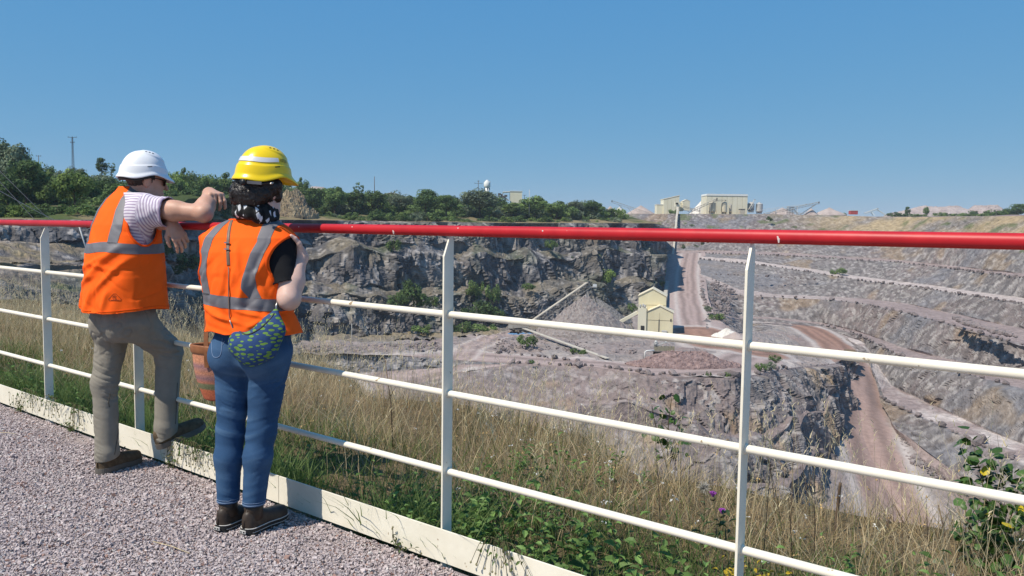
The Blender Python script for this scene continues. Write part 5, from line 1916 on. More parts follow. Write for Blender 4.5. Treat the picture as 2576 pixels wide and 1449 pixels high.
# hair gathered low at the back
h1 = [ball(w_head + hR[1] * -0.015 + hR[2] * 0.012, (0.079, 0.098, 0.088), 0.03, hR),
      ball(at(618, 484, 3.57), (0.056, 0.056, 0.060), 0.035), ball(at(606, 490, 3.58), (0.044, 0.046, 0.052), 0.03), ball(at(634, 500, 3.565), (0.050, 0.045, 0.046), 0.035),
      ball(at(662, 482, 3.575), (0.042, 0.036, 0.040), 0.03), ball(at(690, 468, 3.59), (0.036, 0.034, 0.030), 0.03), ball(at(700, 492, 3.62), (0.018, 0.020, 0.030), 0.02)]
V, T = surface(h1, 0.0055)
N = vnormals(V, T)
cur = fbm(np.stack([V[:, 0] * 38, V[:, 1] * 38, V[:, 2] * 30], 1), 3, 521)
V = V + N * (0.007 * cur + 0.004 * np.abs(fbm(V * 80, 2, 522)))[:, None]
lv = (V - w_head) @ hR.T
cutf = lv[:, 1] - 0.030 - np.maximum(0, lv[:, 2] - 0.02) * 2
V, T = clip(V, T, cutf)
hair_w = body_part("hair", V, T, M_HAIR_W, wom, WBASE, thick=0.004)
bh = BVHTree.FromPolygons([Vector(p) for p in V], T.tolist())
rng = np.random.default_rng(5)
mbh = MB()
for k in range(150):
    i = rng.integers(len(V))
    p = V[i] + N[min(i, len(N) - 1)] * 0.0
    loc, nor, _, _ = bh.find_nearest(Vector(p))
    nor = np.array(nor)
    t = unit(np.cross(nor, rng.normal(size=3)))
    b = np.cross(nor, t)
    R0 = rng.uniform(0.008, 0.020)
    pts = [np.array(loc) + t * (R0 * math.sin(a)) + b * (R0 * 0.5 * (1 - math.cos(a))) + nor * (0.000 + 0.0030 * math.sin(a * 0.8)) - WBASE for a in np.linspace(0, 2.8, 6)]
    mbh.tube(pts, [0.0010, 0.0015, 0.0015, 0.0013, 0.0010, 0.0004], 4, False)
mbh.build("curls", M_HAIR_W, hair_w, True)["kind"] = "stuff"
# hair clip and helmet cradle
cl = at(679, 463, 3.50)
MB().tube([cl - WBASE, at(684, 461, 3.505) - WBASE, at(688, 459, 3.52) - WBASE], [0.003, 0.005, 0.003], 6).build("hair_clip", M_METAL, hair_w, True)

helm_pos = at(664, 452, 3.62)
helm_w, tw_w, _ = make_helmet("safety_helmet", M_HELM_Y, wom, WBASE, helm_pos, 45, 3, 2)
band_on_helmet("reflective_band", tw_w, WBASE, M_SILVER, helm_w, 1.42, 4.3, 0.315, 0.415, 0.0022)
Vt, Tt = text_points("VISITEUR")
Vt[:, 0] -= Vt[:, 0].min()
wt = Vt[:, 0].max()
ht_ = Vt[:, 1].max()
thx = 1.38 - Vt[:, 0] / wt * 0.46
vx = 0.325 + Vt[:, 1] / ht_ * 0.075
P = tw_w(helmet_pt(thx, vx, 0.0025))
link("lettering", mesh_np("lettering", P - WBASE, Tt), M_BLACK, helm_w)
cr = [tw_w(helmet_pt(t, 0.03, -0.016)) - v3(0, 0, 0.016) - WBASE for t in np.linspace(1.7, 4.6, 30)]
hb = MB().tube(cr, 0.008, 6).build("harness_band", M_BLACK, helm_w, True)
kn = at(613, 458, 3.47) - WBASE
MB().tube([kn, kn - whf * 0.012], [0.014, 0.013], 14).build("adjuster_knob", M_BLACK, hb, True)
MB().beam(at(622, 458, 3.485) - WBASE, at(658, 461, 3.475) - WBASE, 0.006, 0.013).build("strap_clip", flat("grey_plastic", (0.10, 0.10, 0.11), 0.4), hb)


# scarf
def scarf_material():
    m = bpy.data.materials.new("black_white_scarf")
    m.use_nodes = True
    nt = m.node_tree
    L = nt.links.new
    b = nt.nodes["Principled BSDF"]
    tc = nt.nodes.new("ShaderNodeTexCoord")
    mp = nt.nodes.new("ShaderNodeMapping")
    mp.inputs['Scale'].default_value = (1, 1, 0.55)
    mp.inputs['Rotation'].default_value = (0, 0.5, 0)
    L(tc.outputs['Object'], mp.inputs[0])
    vo = nt.nodes.new("ShaderNodeTexVoronoi")
    vo.distance = 'CHEBYCHEV'
    vo.inputs['Scale'].default_value = 48
    L(mp.outputs[0], vo.inputs['Vector'])
    r = _ramp(nt, [(0.0, (0.012, 0.012, 0.014)), (0.60, (0.012, 0.012, 0.014)), (0.61, (0.55, 0.55, 0.57)), (1.0, (0.62, 0.62, 0.64))])
    sep = nt.nodes.new("ShaderNodeSeparateColor")
    L(vo.outputs['Color'], sep.inputs[0])
    L(sep.outputs[0], r.inputs[0])
    r2 = _ramp(nt, [(0.0, (1, 1, 1)), (0.33, (1, 1, 1)), (0.36, (0.02, 0.02, 0.02))])
    L(vo.outputs['Distance'], r2.inputs[0])
    mx = nt.nodes.new("ShaderNodeMix")
    mx.data_type = 'RGBA'
    mx.blend_type = 'MULTIPLY'
    mx.inputs[0].default_value = 1
    L(r.outputs[0], mx.inputs[6])
    L(r2.outputs[0], mx.inputs[7])
    L(mx.outputs[2], b.inputs['Base Color'])
    b.inputs['Roughness'].default_value = 0.9
    return m


ncx = at(643, 531, 3.62)
scp = []
for k, (dz, rx, ry, rt) in enumerate(((-0.014, 0.076, 0.078, 0.024), (0.010, 0.074, 0.074, 0.023), (0.032, 0.066, 0.066, 0.018))):
    ring = [ncx + wr_ * (rx * math.cos(a)) + wf * (ry * math.sin(a)) + v3(0, 0, dz - 0.016 * math.cos(a) + 0.006 * math.sin(3 * a + k)) for a in np.linspace(0, 2 * math.pi, 15)]
    scp += [cone(ring[i], rt, ring[i + 1], rt, 0.012) for i in range(14)]
V, T = surface(scp, 0.0065)
N = vnormals(V, T)
V = V + N * (0.004 * fbm(np.stack([V[:, 0] * 18, V[:, 1] * 18, V[:, 2] * 60], 1), 2, 531))[:, None]
body_part("scarf", V, T, scarf_material(), wom, WBASE)

# jeans
wp = at(636, 868, 3.60)
hl, hr = wp - wr_ * 0.088 - v3(0, 0, 0.03), wp + wr_ * 0.088 - v3(0, 0, 0.03)
HEELS = [(atz(549, 1338, 0.010), atz(622, 1308, 0.010)), (atz(614, 1347, 0.010), atz(690, 1313, 0.010))]
la, ra = [h + unit(t - h) * 0.058 + v3(0, 0, 0.105) for h, t in HEELS]
lk, rk = at(580, 1090, (la[1] + 3.62) / 2), at(658, 1085, (ra[1] + 3.59) / 2)
tz = np.array([0.76, 0.82, 0.88, 0.94, 1.0])
pc = np.array([wp + v3(0, 0, z - wp[2]) for z in tz])
je = [stack(tz, pc[:, 0], pc[:, 1], [0.135, 0.166, 0.170, 0.163, 0.150], [0.105, 0.122, 0.122, 0.115, 0.107], wyaw, 2.2),
      ball(wp - wf * 0.062 - wr_ * 0.085 - v3(0, 0, 0.045), (0.090, 0.080, 0.096), 0.04), ball(wp - wf * 0.062 + wr_ * 0.080 - v3(0, 0, 0.045), (0.090, 0.080, 0.096), 0.04),
      cone(hl, 0.095, lk, 0.058, 0.03), cone(lk, 0.061, lk + (la - lk) * 0.33 - wf * 0.010, 0.058, 0.03), cone(lk + (la - lk) * 0.33 - wf * 0.010, 0.058, la, 0.047, 0.03),
      cone(hr, 0.097, rk, 0.060, 0.03), cone(rk, 0.063, rk + (ra - rk) * 0.33 - wf * 0.010, 0.060, 0.03), cone(rk + (ra - rk) * 0.33 - wf * 0.010, 0.060, ra, 0.048, 0.03)]
V, T = surface(je, 0.0050)
N = vnormals(V, T)
sidel = V[:, 0] < (lk[0] + rk[0]) / 2
zc_ = V[:, 2]
bend = np.where(sidel, 1, -1) * (V[:, 0] - np.where(sidel, lk[0], rk[0])) * 1.2
cre = fbm(np.stack([V[:, 0] * 5, V[:, 1] * 5, (zc_ + bend * 0.25) * 40], 1), 2, 541)
env = 0.9 * np.exp(-((zc_ - 0.44) / 0.10) ** 2) + 0.45 * np.exp(-((zc_ - 0.66) / 0.07) ** 2) + 0.2 + 0.4 * np.exp(-((zc_ - 0.15) / 0.05) ** 2)
gq = np.stack([V[:, 0] * 5, V[:, 1] * 5, (zc_ + bend * 0.3) * 30], 1)
gr = grooves(gq, 543, 0.08) + 0.5 * grooves(gq * 1.6 + 3, 544, 0.10)
gr = gr * smooth(-0.25, 0.3, fbm(V * 7, 2, 548))
V = V + N * (0.0058 * gr * np.minimum(env, 1.0) * smooth(0.84, 0.74, zc_))[:, None]
V = V + N * (0.0026 * np.sign(cre) * np.abs(cre) ** 0.75 * env * smooth(0.86, 0.74, zc_))[:, None]
fade = np.clip(0.10 + 0.9 * np.maximum(cre, 0) * env * 0.6 + 0.16 * np.exp(-((zc_ - 0.74) / 0.08) ** 2) + 0.12 * np.exp(-((zc_ - 0.25) / 0.15) ** 2), 0, 1)
Vf = np.concatenate([V, fade[:, None]], 1)
endc = np.maximum(0.132 + 0.012 * (V[:, 0] - WBASE[0]) - zc_, zc_ - 0.97)
Vf, T = clip(Vf, T, endc)
jeans = body_part("jeans", Vf[:, :3], T, M_DENIM, wom, WBASE, thick=0.003, attrs={"fade": Vf[:, 3]})
bj = BVHTree.FromPolygons([Vector(p) for p in Vf[:, :3]], T.tolist())
for a in (la, ra):
    for dz, wd in ((0.017, 0.003), (0.006, 0.006)):
        z = 0.132 + 0.012 * (a[0] - WBASE[0]) + dz
        ring = [v3(a[0], a[1], z) + 0.055 * v3(math.cos(t), math.sin(t), 0) for t in np.linspace(0, 2 * math.pi, 40, endpoint=False)]
        decal("hem_stitch", ring, wd, bj, M_STITCH, jeans, WBASE, 0.0014, True)
pock = resample([at(531, 848, 3.4), at(534, 892, 3.4), at(545, 900, 3.4), at(556, 890, 3.4), at(560, 850, 3.4)], 40)
decal("pocket_seam", on_cloth(bj, pock, unit(at(545, 870, 3.4) - CPOS)), 0.0035, bj, M_STITCH, jeans, WBASE, 0.0016)
decal("back_seam", on_cloth(bj, resample([at(640, 905, 3.3), at(636, 880, 3.3), at(634, 850, 3.3)], 14), unit(at(637, 880, 3.3) - CPOS)), 0.0035, bj, M_STITCH, jeans, WBASE, 0.0016)

# boots
for (heel, toe), shaft in zip(HEELS, (la, ra)):
    d = unit(toe - heel)
    so, sole, fr = shoe("boot", heel, heel + d * 0.262, UP, M_SHOE_W, M_SOLE_W, wom, WBASE, 0.046, 0.080, 0.050, 0.030)
    mbx = MB()
    top = v3(shaft[0], shaft[1], 0.150)
    bot = heel + d * 0.060 + v3(0, 0, 0.06)
    mbx.tube([bot - WBASE, (bot + top) / 2 - WBASE, top - WBASE], [0.040, 0.041, 0.043], 18)
    mbx.build("shaft", M_SHOE_W, so, True)
    n = 34
    line = []
    for u in np.linspace(-0.15, 1.0, n):
        pass
    us, wid = shoe_outline(0.046)
    wid = wid * 1.07 + 0.0015
    for zz, rr in ((0.0295, 0.0022), (0.012, 0.0013)):
        loop = [heel + d * (u * 0.262) + fr[1] * w + v3(0, 0, zz) for u, w in zip(us, wid)][::-1] + [heel - d * 0.004 + v3(0, 0, zz)] + [heel + d * (u * 0.262) - fr[1] * w + v3(0, 0, zz) for u, w in zip(us, wid)]
        MB().tube([p - WBASE for p in loop], rr, 5).build("welt_line", M_PIPE, sole, True)
    hb_ = heel - d * 0.0075 + v3(0, 0, 0.018)
    MB().beam(hb_ - fr[1] * 0.017 - WBASE, hb_ + fr[1] * 0.017 - WBASE, 0.004, 0.013).build("heel_label", M_PIPE, sole)
    for x in (-0.011, -0.004, 0.006, 0.011):
        q = hb_ + fr[1] * x - d * 0.0024
        MB().beam(q - v3(0, 0, 0.0035) - WBASE, q + v3(0, 0, 0.0035) - WBASE, 0.003, 0.002, up=tuple(d)).build("label_mark", M_BLACK, sole)
    ht_ = heel + v3(0, 0, 0.055) - d * 0.006
    MB().tube([heel - d * 0.003 + v3(0, 0, 0.03) - WBASE, heel + d * 0.006 + v3(0, 0, 0.07) - WBASE, heel + d * 0.03 + v3(0, 0, 0.13) - WBASE], [0.006, 0.005, 0.003], 6).build("heel_strip", M_SHOE_W, so, True)


# ------------------------------------------------------------------ shoulder bag worn across the back
def leaf_material():
    m = bpy.data.materials.new("blue_cloth_green_leaves")
    m.use_nodes = True
    nt = m.node_tree
    L = nt.links.new
    b = nt.nodes["Principled BSDF"]
    tc = nt.nodes.new("ShaderNodeTexCoord")
    mp = nt.nodes.new("ShaderNodeMapping")
    mp.inputs['Rotation'].default_value = (0, math.radians(32), 0)
    mp.inputs['Scale'].default_value = (0.55, 0.9, 1.35)
    L(tc.outputs['Object'], mp.inputs[0])
    vo = nt.nodes.new("ShaderNodeTexVoronoi")
    vo.inputs['Scale'].default_value = 52
    vo.inputs['Randomness'].default_value = 0.5
    L(mp.outputs[0], vo.inputs['Vector'])
    r = _ramp(nt, [(0.0, (0.115, 0.23, 0.035)), (0.39, (0.13, 0.25, 0.04)), (0.42, (0.012, 0.045, 0.14)), (1.0, (0.014, 0.055, 0.17))])
    L(vo.outputs['Distance'], r.inputs[0])
    L(r.outputs[0], b.inputs['Base Color'])
    b.inputs['Roughness'].default_value = 0.85
    return m


bag = empty("shoulder_bag", at(645, 862, 3.44))
tag(bag, "small blue crescent shoulder bag printed with green leaves, worn on the back over blue jeans", "bag")
BB = np.array(bag.location)
pts = [(594, 838), (604, 868), (630, 878), (662, 862), (688, 826), (698, 784)]
rad = [0.024, 0.050, 0.066, 0.070, 0.052, 0.012]
bp = [at(x, y, 3.462 - 0.02 * (1 if 0 < i < 5 else 0)) for i, (x, y) in enumerate(pts)]
bpr = []
sq = az_vec(wdeg)
for i in range(5):
    bpr.append(cone(bp[i], rad[i], bp[i + 1], rad[i + 1], 0.03))


def squash(prims, c, n, k):
    """Flatten a solid along n about c."""
    out = []
    for p in prims:
        def f(P, p=p):
            q = P - c
            q = q + np.outer(q @ n, n) * (1 / k - 1)
            return p.f(c + q) * k ** 0.5
        out.append(Prim(f, p.lo, p.hi, p.k))
    return out


bpr = squash(bpr, BB, sq, 0.62)
V, T = surface(bpr, 0.0055)
N = vnormals(V, T)
V = V + N * (0.005 * fbm(V * 22, 2, 551))[:, None]
# upper edge is cut straight where the zip runs
line_a, line_b = at(596, 826, 3.46), at(690, 783, 3.46)
body_part("pouch", V, T, leaf_material(), bag, BB)
bb = BVHTree.FromPolygons([Vector(p) for p in V], T.tolist())
zipl = resample([at(598, 830, 3.40), at(622, 842, 3.40), at(652, 828, 3.40), at(676, 806, 3.40), at(690, 788, 3.40)], 26)
decal("zip", on_cloth(bb, zipl, unit(at(640, 830, 3.4) - CPOS)), 0.006, bb, M_BLACK, bag, BB, 0.002)
cordL = resample([at(591, 836, 3.45), at(576, 790, 3.44), at(575, 700, 3.435), at(575, 668, 3.43)], 20)
cl_ = [at(591, 836, 3.445)] + [np.array(p) - unit(p - CPOS) * 0.007 for p in on_cloth(bvw, [at(577, 800, 3.3), at(576, 770, 3.3), at(575, 735, 3.3), at(575, 700, 3.3), at(575, 668, 3.3)], unit(at(575, 735, 3.3) - CPOS))]
MB().tube([p - BB for p in cl_], 0.0022, 6).build("cord", M_STRAP, bag, True)
strap = resample([at(575, 672, 3.43), at(573, 620, 3.43), at(575, 580, 3.45), at(584, 548, 3.52), at(592, 536, 3.60)], 26)
strap = on_cloth(bvw, resample([at(575, 672, 3.2), at(573.5, 640, 3.2), at(573.5, 610, 3.2), at(576, 580, 3.2), at(581, 557, 3.2), at(585, 548, 3.2)], 22), unit(at(575, 610, 3.2) - CPOS))
decal("strap", strap, 0.017, bvw, M_STRAP, bag, BB, 0.0035)
q0 = [np.array(bvw.find_nearest(Vector(p))[0]) + np.array(bvw.find_nearest(Vector(p))[1]) * 0.008 for p in on_cloth(bvw, [at(573.5, 612, 3.2), at(573.5, 630, 3.2)], unit(at(573, 612, 3.2) - CPOS))]
for q in (q0[0], q0[1]):
    MB().beam(q - wr_ * 0.012 - BB, q + wr_ * 0.012 - BB, 0.006, 0.006).build("buckle", M_METAL, bag)
MB().tube([at(694, 790, 3.45) - BB, at(695, 770, 3.46) - BB, at(698, 757, 3.47) - BB], [0.003, 0.005, 0.003], 6).build("clip_hook", M_METAL, bag, True)
MB().tube([at(590, 838, 3.45) - BB, at(578, 806, 3.445) - BB], [0.0035, 0.002], 6).build("clip_hook", M_METAL, bag, True)


# ------------------------------------------------------------------ woven basket held in front
def weave_material():
    m = bpy.data.materials.new("woven_sisal")
    m.use_nodes = True
    nt = m.node_tree
    L = nt.links.new
    b = nt.nodes["Principled BSDF"]
    tc = nt.nodes.new("ShaderNodeTexCoord")
    sx = nt.nodes.new("ShaderNodeSeparateXYZ")
    L(tc.outputs['Object'], sx.inputs[0])
    mr_ = nt.nodes.new("ShaderNodeMapRange")
    mr_.inputs[1].default_value = 0.0
    mr_.inputs[2].default_value = 0.26
    L(sx.outputs[2], mr_.inputs[0])
    r = _ramp(nt, [(0.0, (0.42, 0.10, 0.045)), (0.20, (0.46, 0.12, 0.05)), (0.23, (0.13, 0.14, 0.07)), (0.31, (0.16, 0.16, 0.08)), (0.34, (0.42, 0.15, 0.09)),
                   (0.42, (0.24, 0.13, 0.14)), (0.52, (0.45, 0.19, 0.11)), (0.64, (0.27, 0.14, 0.15)), (0.72, (0.52, 0.22, 0.12)), (1.0, (0.48, 0.19, 0.10))])
    L(mr_.outputs[0], r.inputs[0])
    nz = nt.nodes.new("ShaderNodeTexNoise")
    nz.inputs['Scale'].default_value = 140
    L(tc.outputs['Object'], nz.inputs['Vector'])
    r2 = _ramp(nt, [(0.3, (0.72, 0.72, 0.72)), (0.7, (1.25, 1.25, 1.25))])
    L(nz.outputs[0], r2.inputs[0])
    mx = nt.nodes.new("ShaderNodeMix")
    mx.data_type = 'RGBA'
    mx.blend_type = 'MULTIPLY'
    mx.inputs[0].default_value = 1
    L(r.outputs[0], mx.inputs[6])
    L(r2.outputs[0], mx.inputs[7])
    L(mx.outputs[2], b.inputs['Base Color'])
    b.inputs['Roughness'].default_value = 0.9
    return m


bz0 = at(530, 1003, 3.74)
basket = empty("basket_bag", bz0)
tag(basket, "woven orange and purple striped basket bag with brown leather rim beside the blue jeans", "bag")
cxy = bz0 + v3(0.062, 0.0, 0)
nr, nc = 46, 96
V, Q = [], []
for i in range(nr):
    f = i / (nr - 1)
    R0 = 0.085 + 0.048 * f + 0.012 * math.sin(f * 3.1)
    if i == 0:
        R0 *= 0.92
    for k in range(nc):
        a = 2 * math.pi * k / nc
        br = 0.0016 * math.sin(f * 46 * math.pi) * (1 if k % 2 else -1)
        V.append(v3(0.062, 0, 0) + v3(math.cos(a) * (R0 + br) * 1.05, math.sin(a) * (R0 + br) * 0.72, f * 0.235))
for i in range(nr - 1):
    for k in range(nc):
        Q.append((i * nc + k, i * nc + (k + 1) % nc, (i + 1) * nc + (k + 1) % nc, (i + 1) * nc + k))
me = bpy.data.meshes.new("weave")
me.from_pydata([tuple(p) for p in V], [], Q + [tuple(range(nc))[::-1]])
me.polygons.foreach_set("use_smooth", np.ones(len(me.polygons), bool))
link("weave", me, weave_material(), basket)
rim = MB()
ell = lambda R0, zz, n=60: [v3(0.062, 0, zz) + v3(math.cos(a) * R0 * 1.05, math.sin(a) * R0 * 0.72, 0.004 * math.sin(2 * a)) for a in np.linspace(0, 2 * math.pi, n, endpoint=False)]
rv = ell(0.1385, 0.222) + ell(0.1415, 0.226) + ell(0.1435, 0.256) + ell(0.140, 0.262) + ell(0.136, 0.256) + ell(0.133, 0.222)
rim.add(rv, [(i * 60 + k, i * 60 + (k + 1) % 60, (i + 1) * 60 + (k + 1) % 60, (i + 1) * 60 + k) for i in range(5) for k in range(60)])
rim.build("rim", M_LEATHER, basket, True)
hs = np.array(bz0)
for y in (-0.095, 0.095):
    stp = resample([v3(0.020, y, 0.165), v3(0.018, y, 0.25), v3(0.014, y * 0.8, 0.36), v3(0.018, y * 0.6, 0.44), v3(0.06, y * 0.4 + 0.05, 0.50)], 22)
    mbs = MB()
    for a, b in zip(stp[:-1], stp[1:]):
        mbs.beam(a, b + (b - a) * 0.15, 0.004, 0.020, up=(1, 0, 0))
    stn = mbs.build("handle", M_LEATHER, basket)
    for dz in (0.172, 0.184, 0.196, 0.208):
        MB().tube([v3(0.020, y - 0.004 * np.sign(-y), dz), v3(0.020, y + 0.004 * np.sign(y), dz)], [0.004, 0.003], 8).build("stud", M_BLACK, stn)
# ------------------------------------------------------------------ plants
def blades(base, h, w, lean, az, col_b, col_t, rng, levels=4, curl=0.5):
    """Grass blades as tapered strips; arrays of length n."""
    n = len(base)
    ts = np.linspace(0, 1, levels)
    d = np.stack([np.cos(az), np.sin(az), np.zeros(n)], 1)
    fa = rng.uniform(0, 2 * np.pi, n)
    sd = np.stack([np.cos(fa), np.sin(fa), np.zeros(n)], 1)
    V, Cc = [], []
    for i, t in enumerate(ts):
        off = d * (lean * (t ** (1 + curl)) * h)[:, None]
        up = np.zeros((n, 3))
        up[:, 2] = h * t * (1 - 0.25 * lean * t)
        p = base + off + up
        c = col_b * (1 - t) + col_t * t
        if i < levels - 1:
            ww = (w * (1 - 0.75 * t) / 2)[:, None]
            V += [p - sd * ww, p + sd * ww]
            Cc += [c, c]
        else:
            V.append(p)
            Cc.append(c)
    k = 2 * (levels - 1) + 1
    V = np.stack(V, 1).reshape(-1, 3)
    Cc = np.stack(Cc, 1).reshape(-1, 3)
    b = (np.arange(n) * k)[:, None]
    Q = np.concatenate([b + np.array([2 * i, 2 * i + 1, 2 * i + 3, 2 * i + 2]) for i in range(levels - 2)], 0) if levels > 2 else np.zeros((0, 4), int)
    T = b + np.array([k - 3, k - 2, k - 1])
    return V, Q, T, np.minimum(Cc * 1.3, 0.85)


def stuff_mesh(name, parts, mat, label, cat):
    V = np.concatenate([p[0] for p in parts])
    C = np.concatenate([p[3] for p in parts])
    offs = np.cumsum([0] + [len(p[0]) for p in parts[:-1]])
    faces = []
    for k in (1, 2):
        f = [p[k] + o for p, o in zip(parts, offs) if len(p[k])]
        if f:
            faces.append(np.concatenate(f))
    me = mesh_np(name, V, faces)
    add_attr(me, "col", C, 'COLOR')
    return tag(link(name, me, mat), label, cat, kind='stuff')


M_GRASS = material("grass_blades", attr="col", scale=3, detail=2, var=0.15, rough=0.6, spec=0.25, transl=0.45)
M_LEAFY = material("broad_leaves", attr="col", scale=9, detail=2, var=0.2, rough=0.55, spec=0.3, transl=0.3)


def bank_points(n, t0, t1, s0, s1, rng, fn=None):
    t = rng.uniform(t0, t1, n)
    f = rng.uniform(0, 1, n)
    b = brink(t)
    s = s0 + f * (np.minimum(s1, b + 0.5) - s0)
    if fn is not None:
        k = rng.uniform(size=n) < fn(t, s)
        t, s = t[k], s[k]
    P = FP0 + FDIR * (t * FSP)[:, None] + FNRM * s[:, None]
    px = 1288 + 2022 * P[:, 0] / np.maximum(P[:, 1], 0.1)
    k = (P[:, 1] > 1.6) & (px > -220) & (px < 2820)
    t, s, P = t[k], s[k], P[k]
    return np.concatenate([P, bank_z(t, s)[:, None]], 1), t, s


def patch(t, s, seed, sc=1.4):
    return fbm(np.stack([t * sc, s * sc, np.zeros_like(t)], 1), 3, seed)


def tint(a, b, n, rng):
    return lerp(np.array(a), np.array(b), rng.uniform(0, 1, n))


rng = np.random.default_rng(21)
parts = []
# short green grass by the boards, thinning outwards
B_, t, s = bank_points(36000, -9, 5.6, 0.0, 1.9, rng, lambda t, s: np.clip(1.25 - s * 0.62 + 0.6 * patch(t, s, 301), 0.0, 1))
n = len(B_)
parts.append(blades(B_, rng.uniform(0.07, 0.24, n) * (1 + 0.4 * patch(t, s, 302)), rng.uniform(0.003, 0.006, n), rng.uniform(0.2, 0.9, n), rng.uniform(0, 6.28, n),
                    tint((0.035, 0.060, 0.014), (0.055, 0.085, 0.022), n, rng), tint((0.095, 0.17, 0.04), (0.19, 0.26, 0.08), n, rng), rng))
# coarse tufts
for tc, sc_, k in ((2.62, 0.16, 240), (2.85, 0.25, 150), (1.2, 0.22, 260), (1.55, 0.3, 220), (0.55, 0.3, 200), (-0.4, 0.35, 260), (1.85, 0.22, 200), (0.1, 0.25, 160), (-1.2, .5, 260)):
    tt = tc + rng.normal(0, 0.09, k)
    ss = np.abs(sc_ + rng.normal(0, 0.10, k))
    P = FP0 + FDIR * (tt * FSP)[:, None] + FNRM * ss[:, None]
    B_ = np.concatenate([P, bank_z(tt, ss)[:, None]], 1)
    parts.append(blades(B_, rng.uniform(0.18, 0.36, k), rng.uniform(0.004, 0.008, k), rng.uniform(0.3, 0.9, k), rng.uniform(0, 6.28, k),
                        tint((0.04, 0.07, 0.016), (0.06, 0.09, 0.025), k, rng), tint((0.11, 0.175, 0.05), (0.19, 0.25, 0.09), k, rng), rng))
# olive grass among the straw
B_, t, s = bank_points(16000, -10, 5.8, 0.6, 4.6, rng, lambda t, s: np.clip(0.45 + 0.9 * patch(t, s, 303), 0, 1))
n = len(B_)
parts.append(blades(B_, rng.uniform(0.10, 0.32, n), rng.uniform(0.003, 0.006, n), rng.uniform(0.2, 0.9, n), rng.uniform(0, 6.28, n),
                    tint((0.06, 0.07, 0.02), (0.09, 0.09, 0.03), n, rng), tint((0.14, 0.16, 0.05), (0.27, 0.25, 0.10), n, rng), rng))
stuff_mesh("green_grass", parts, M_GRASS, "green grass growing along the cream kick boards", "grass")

parts = []
B_, t, s = bank_points(34000, -11, 6.0, 0.45, 4.9, rng, lambda t, s: np.clip(-0.08 + 0.30 * s + 0.9 * patch(t, s, 304), 0.02, 1))
n = len(B_)
parts.append(blades(B_, rng.uniform(0.12, 0.40, n) * (1 + 0.9 * patch(t, s, 305)), rng.uniform(0.0025, 0.005, n), rng.uniform(0.15, 1.0, n), rng.uniform(0, 6.28, n),
                    tint((0.22, 0.155, 0.08), (0.38, 0.28, 0.15), n, rng), tint((0.46, 0.35, 0.20), (0.80, 0.67, 0.45), n, rng), rng))
# flattened thatch
B_, t, s = bank_points(14000, -8, 6.0, 0.7, 4.4, rng)
n = len(B_)
parts.append(blades(B_, rng.uniform(0.06, 0.16, n), rng.uniform(0.003, 0.006, n), rng.uniform(1.2, 2.2, n), rng.uniform(0, 6.28, n),
                    tint((0.16, 0.11, 0.05), (0.26, 0.18, 0.09), n, rng), tint((0.30, 0.22, 0.11), (0.46, 0.36, 0.20), n, rng), rng))
# tall straw with seed heads, thickest at the brink
B_, t, s = bank_points(3600, -11, 5.6, 0.8, 4.9, rng, lambda t, s: np.clip(0.12 + 0.22 * s + 0.7 * patch(t, s, 306, 0.9) + 0.25 * (t < 0.6), 0, 1) * np.where(t > 2.0, 0.75, 0.8))
n = len(B_)
hh = rng.uniform(0.38, 0.80, n) * np.where(t < 0.8, 1.15, 1.0)
lean, az = rng.uniform(0.05, 0.45, n), rng.uniform(0, 6.28, n)
parts.append(blades(B_, hh, rng.uniform(0.0030, 0.0046, n), lean, az, tint((0.30, 0.22, 0.11), (0.40, 0.31, 0.17), n, rng), tint((0.50, 0.41, 0.24), (0.66, 0.57, 0.38), n, rng), rng, 5))
d = np.stack([np.cos(az), np.sin(az), np.zeros(n)], 1)
for k in range(7):                                                # spikelets of the heads
    f = 0.80 + 0.20 * k / 6
    p = B_ + d * (lean * f ** 1.5 * hh)[:, None]
    p[:, 2] += hh * f * (1 - 0.25 * lean * f)
    parts.append(blades(p, rng.uniform(0.018, 0.045, n), np.full(n, 0.0055), rng.uniform(0.3, 1.1, n), rng.uniform(0, 6.28, n),
                        tint((0.46, 0.37, 0.20), (0.60, 0.50, 0.31), n, rng), tint((0.58, 0.49, 0.31), (0.72, 0.63, 0.44), n, rng), rng, 3))
# dark dead stalks
B_, t, s = bank_points(420, -6, 5.6, 0.9, 4.6, rng, lambda t, s: np.clip(0.25 + 0.5 * (t > 2.5), 0, 1))
n = len(B_)
parts.append(blades(B_, rng.uniform(0.30, 0.80, n), rng.uniform(0.004, 0.007, n), rng.uniform(0.0, 0.35, n), rng.uniform(0, 6.28, n),
                    tint((0.07, 0.045, 0.03), (0.12, 0.08, 0.05), n, rng), tint((0.10, 0.065, 0.045), (0.20, 0.14, 0.09), n, rng), rng, 4, 0.2))
stuff_mesh("dry_grass", parts, M_GRASS, "dry straw coloured grass on the bank above the pit", "grass")


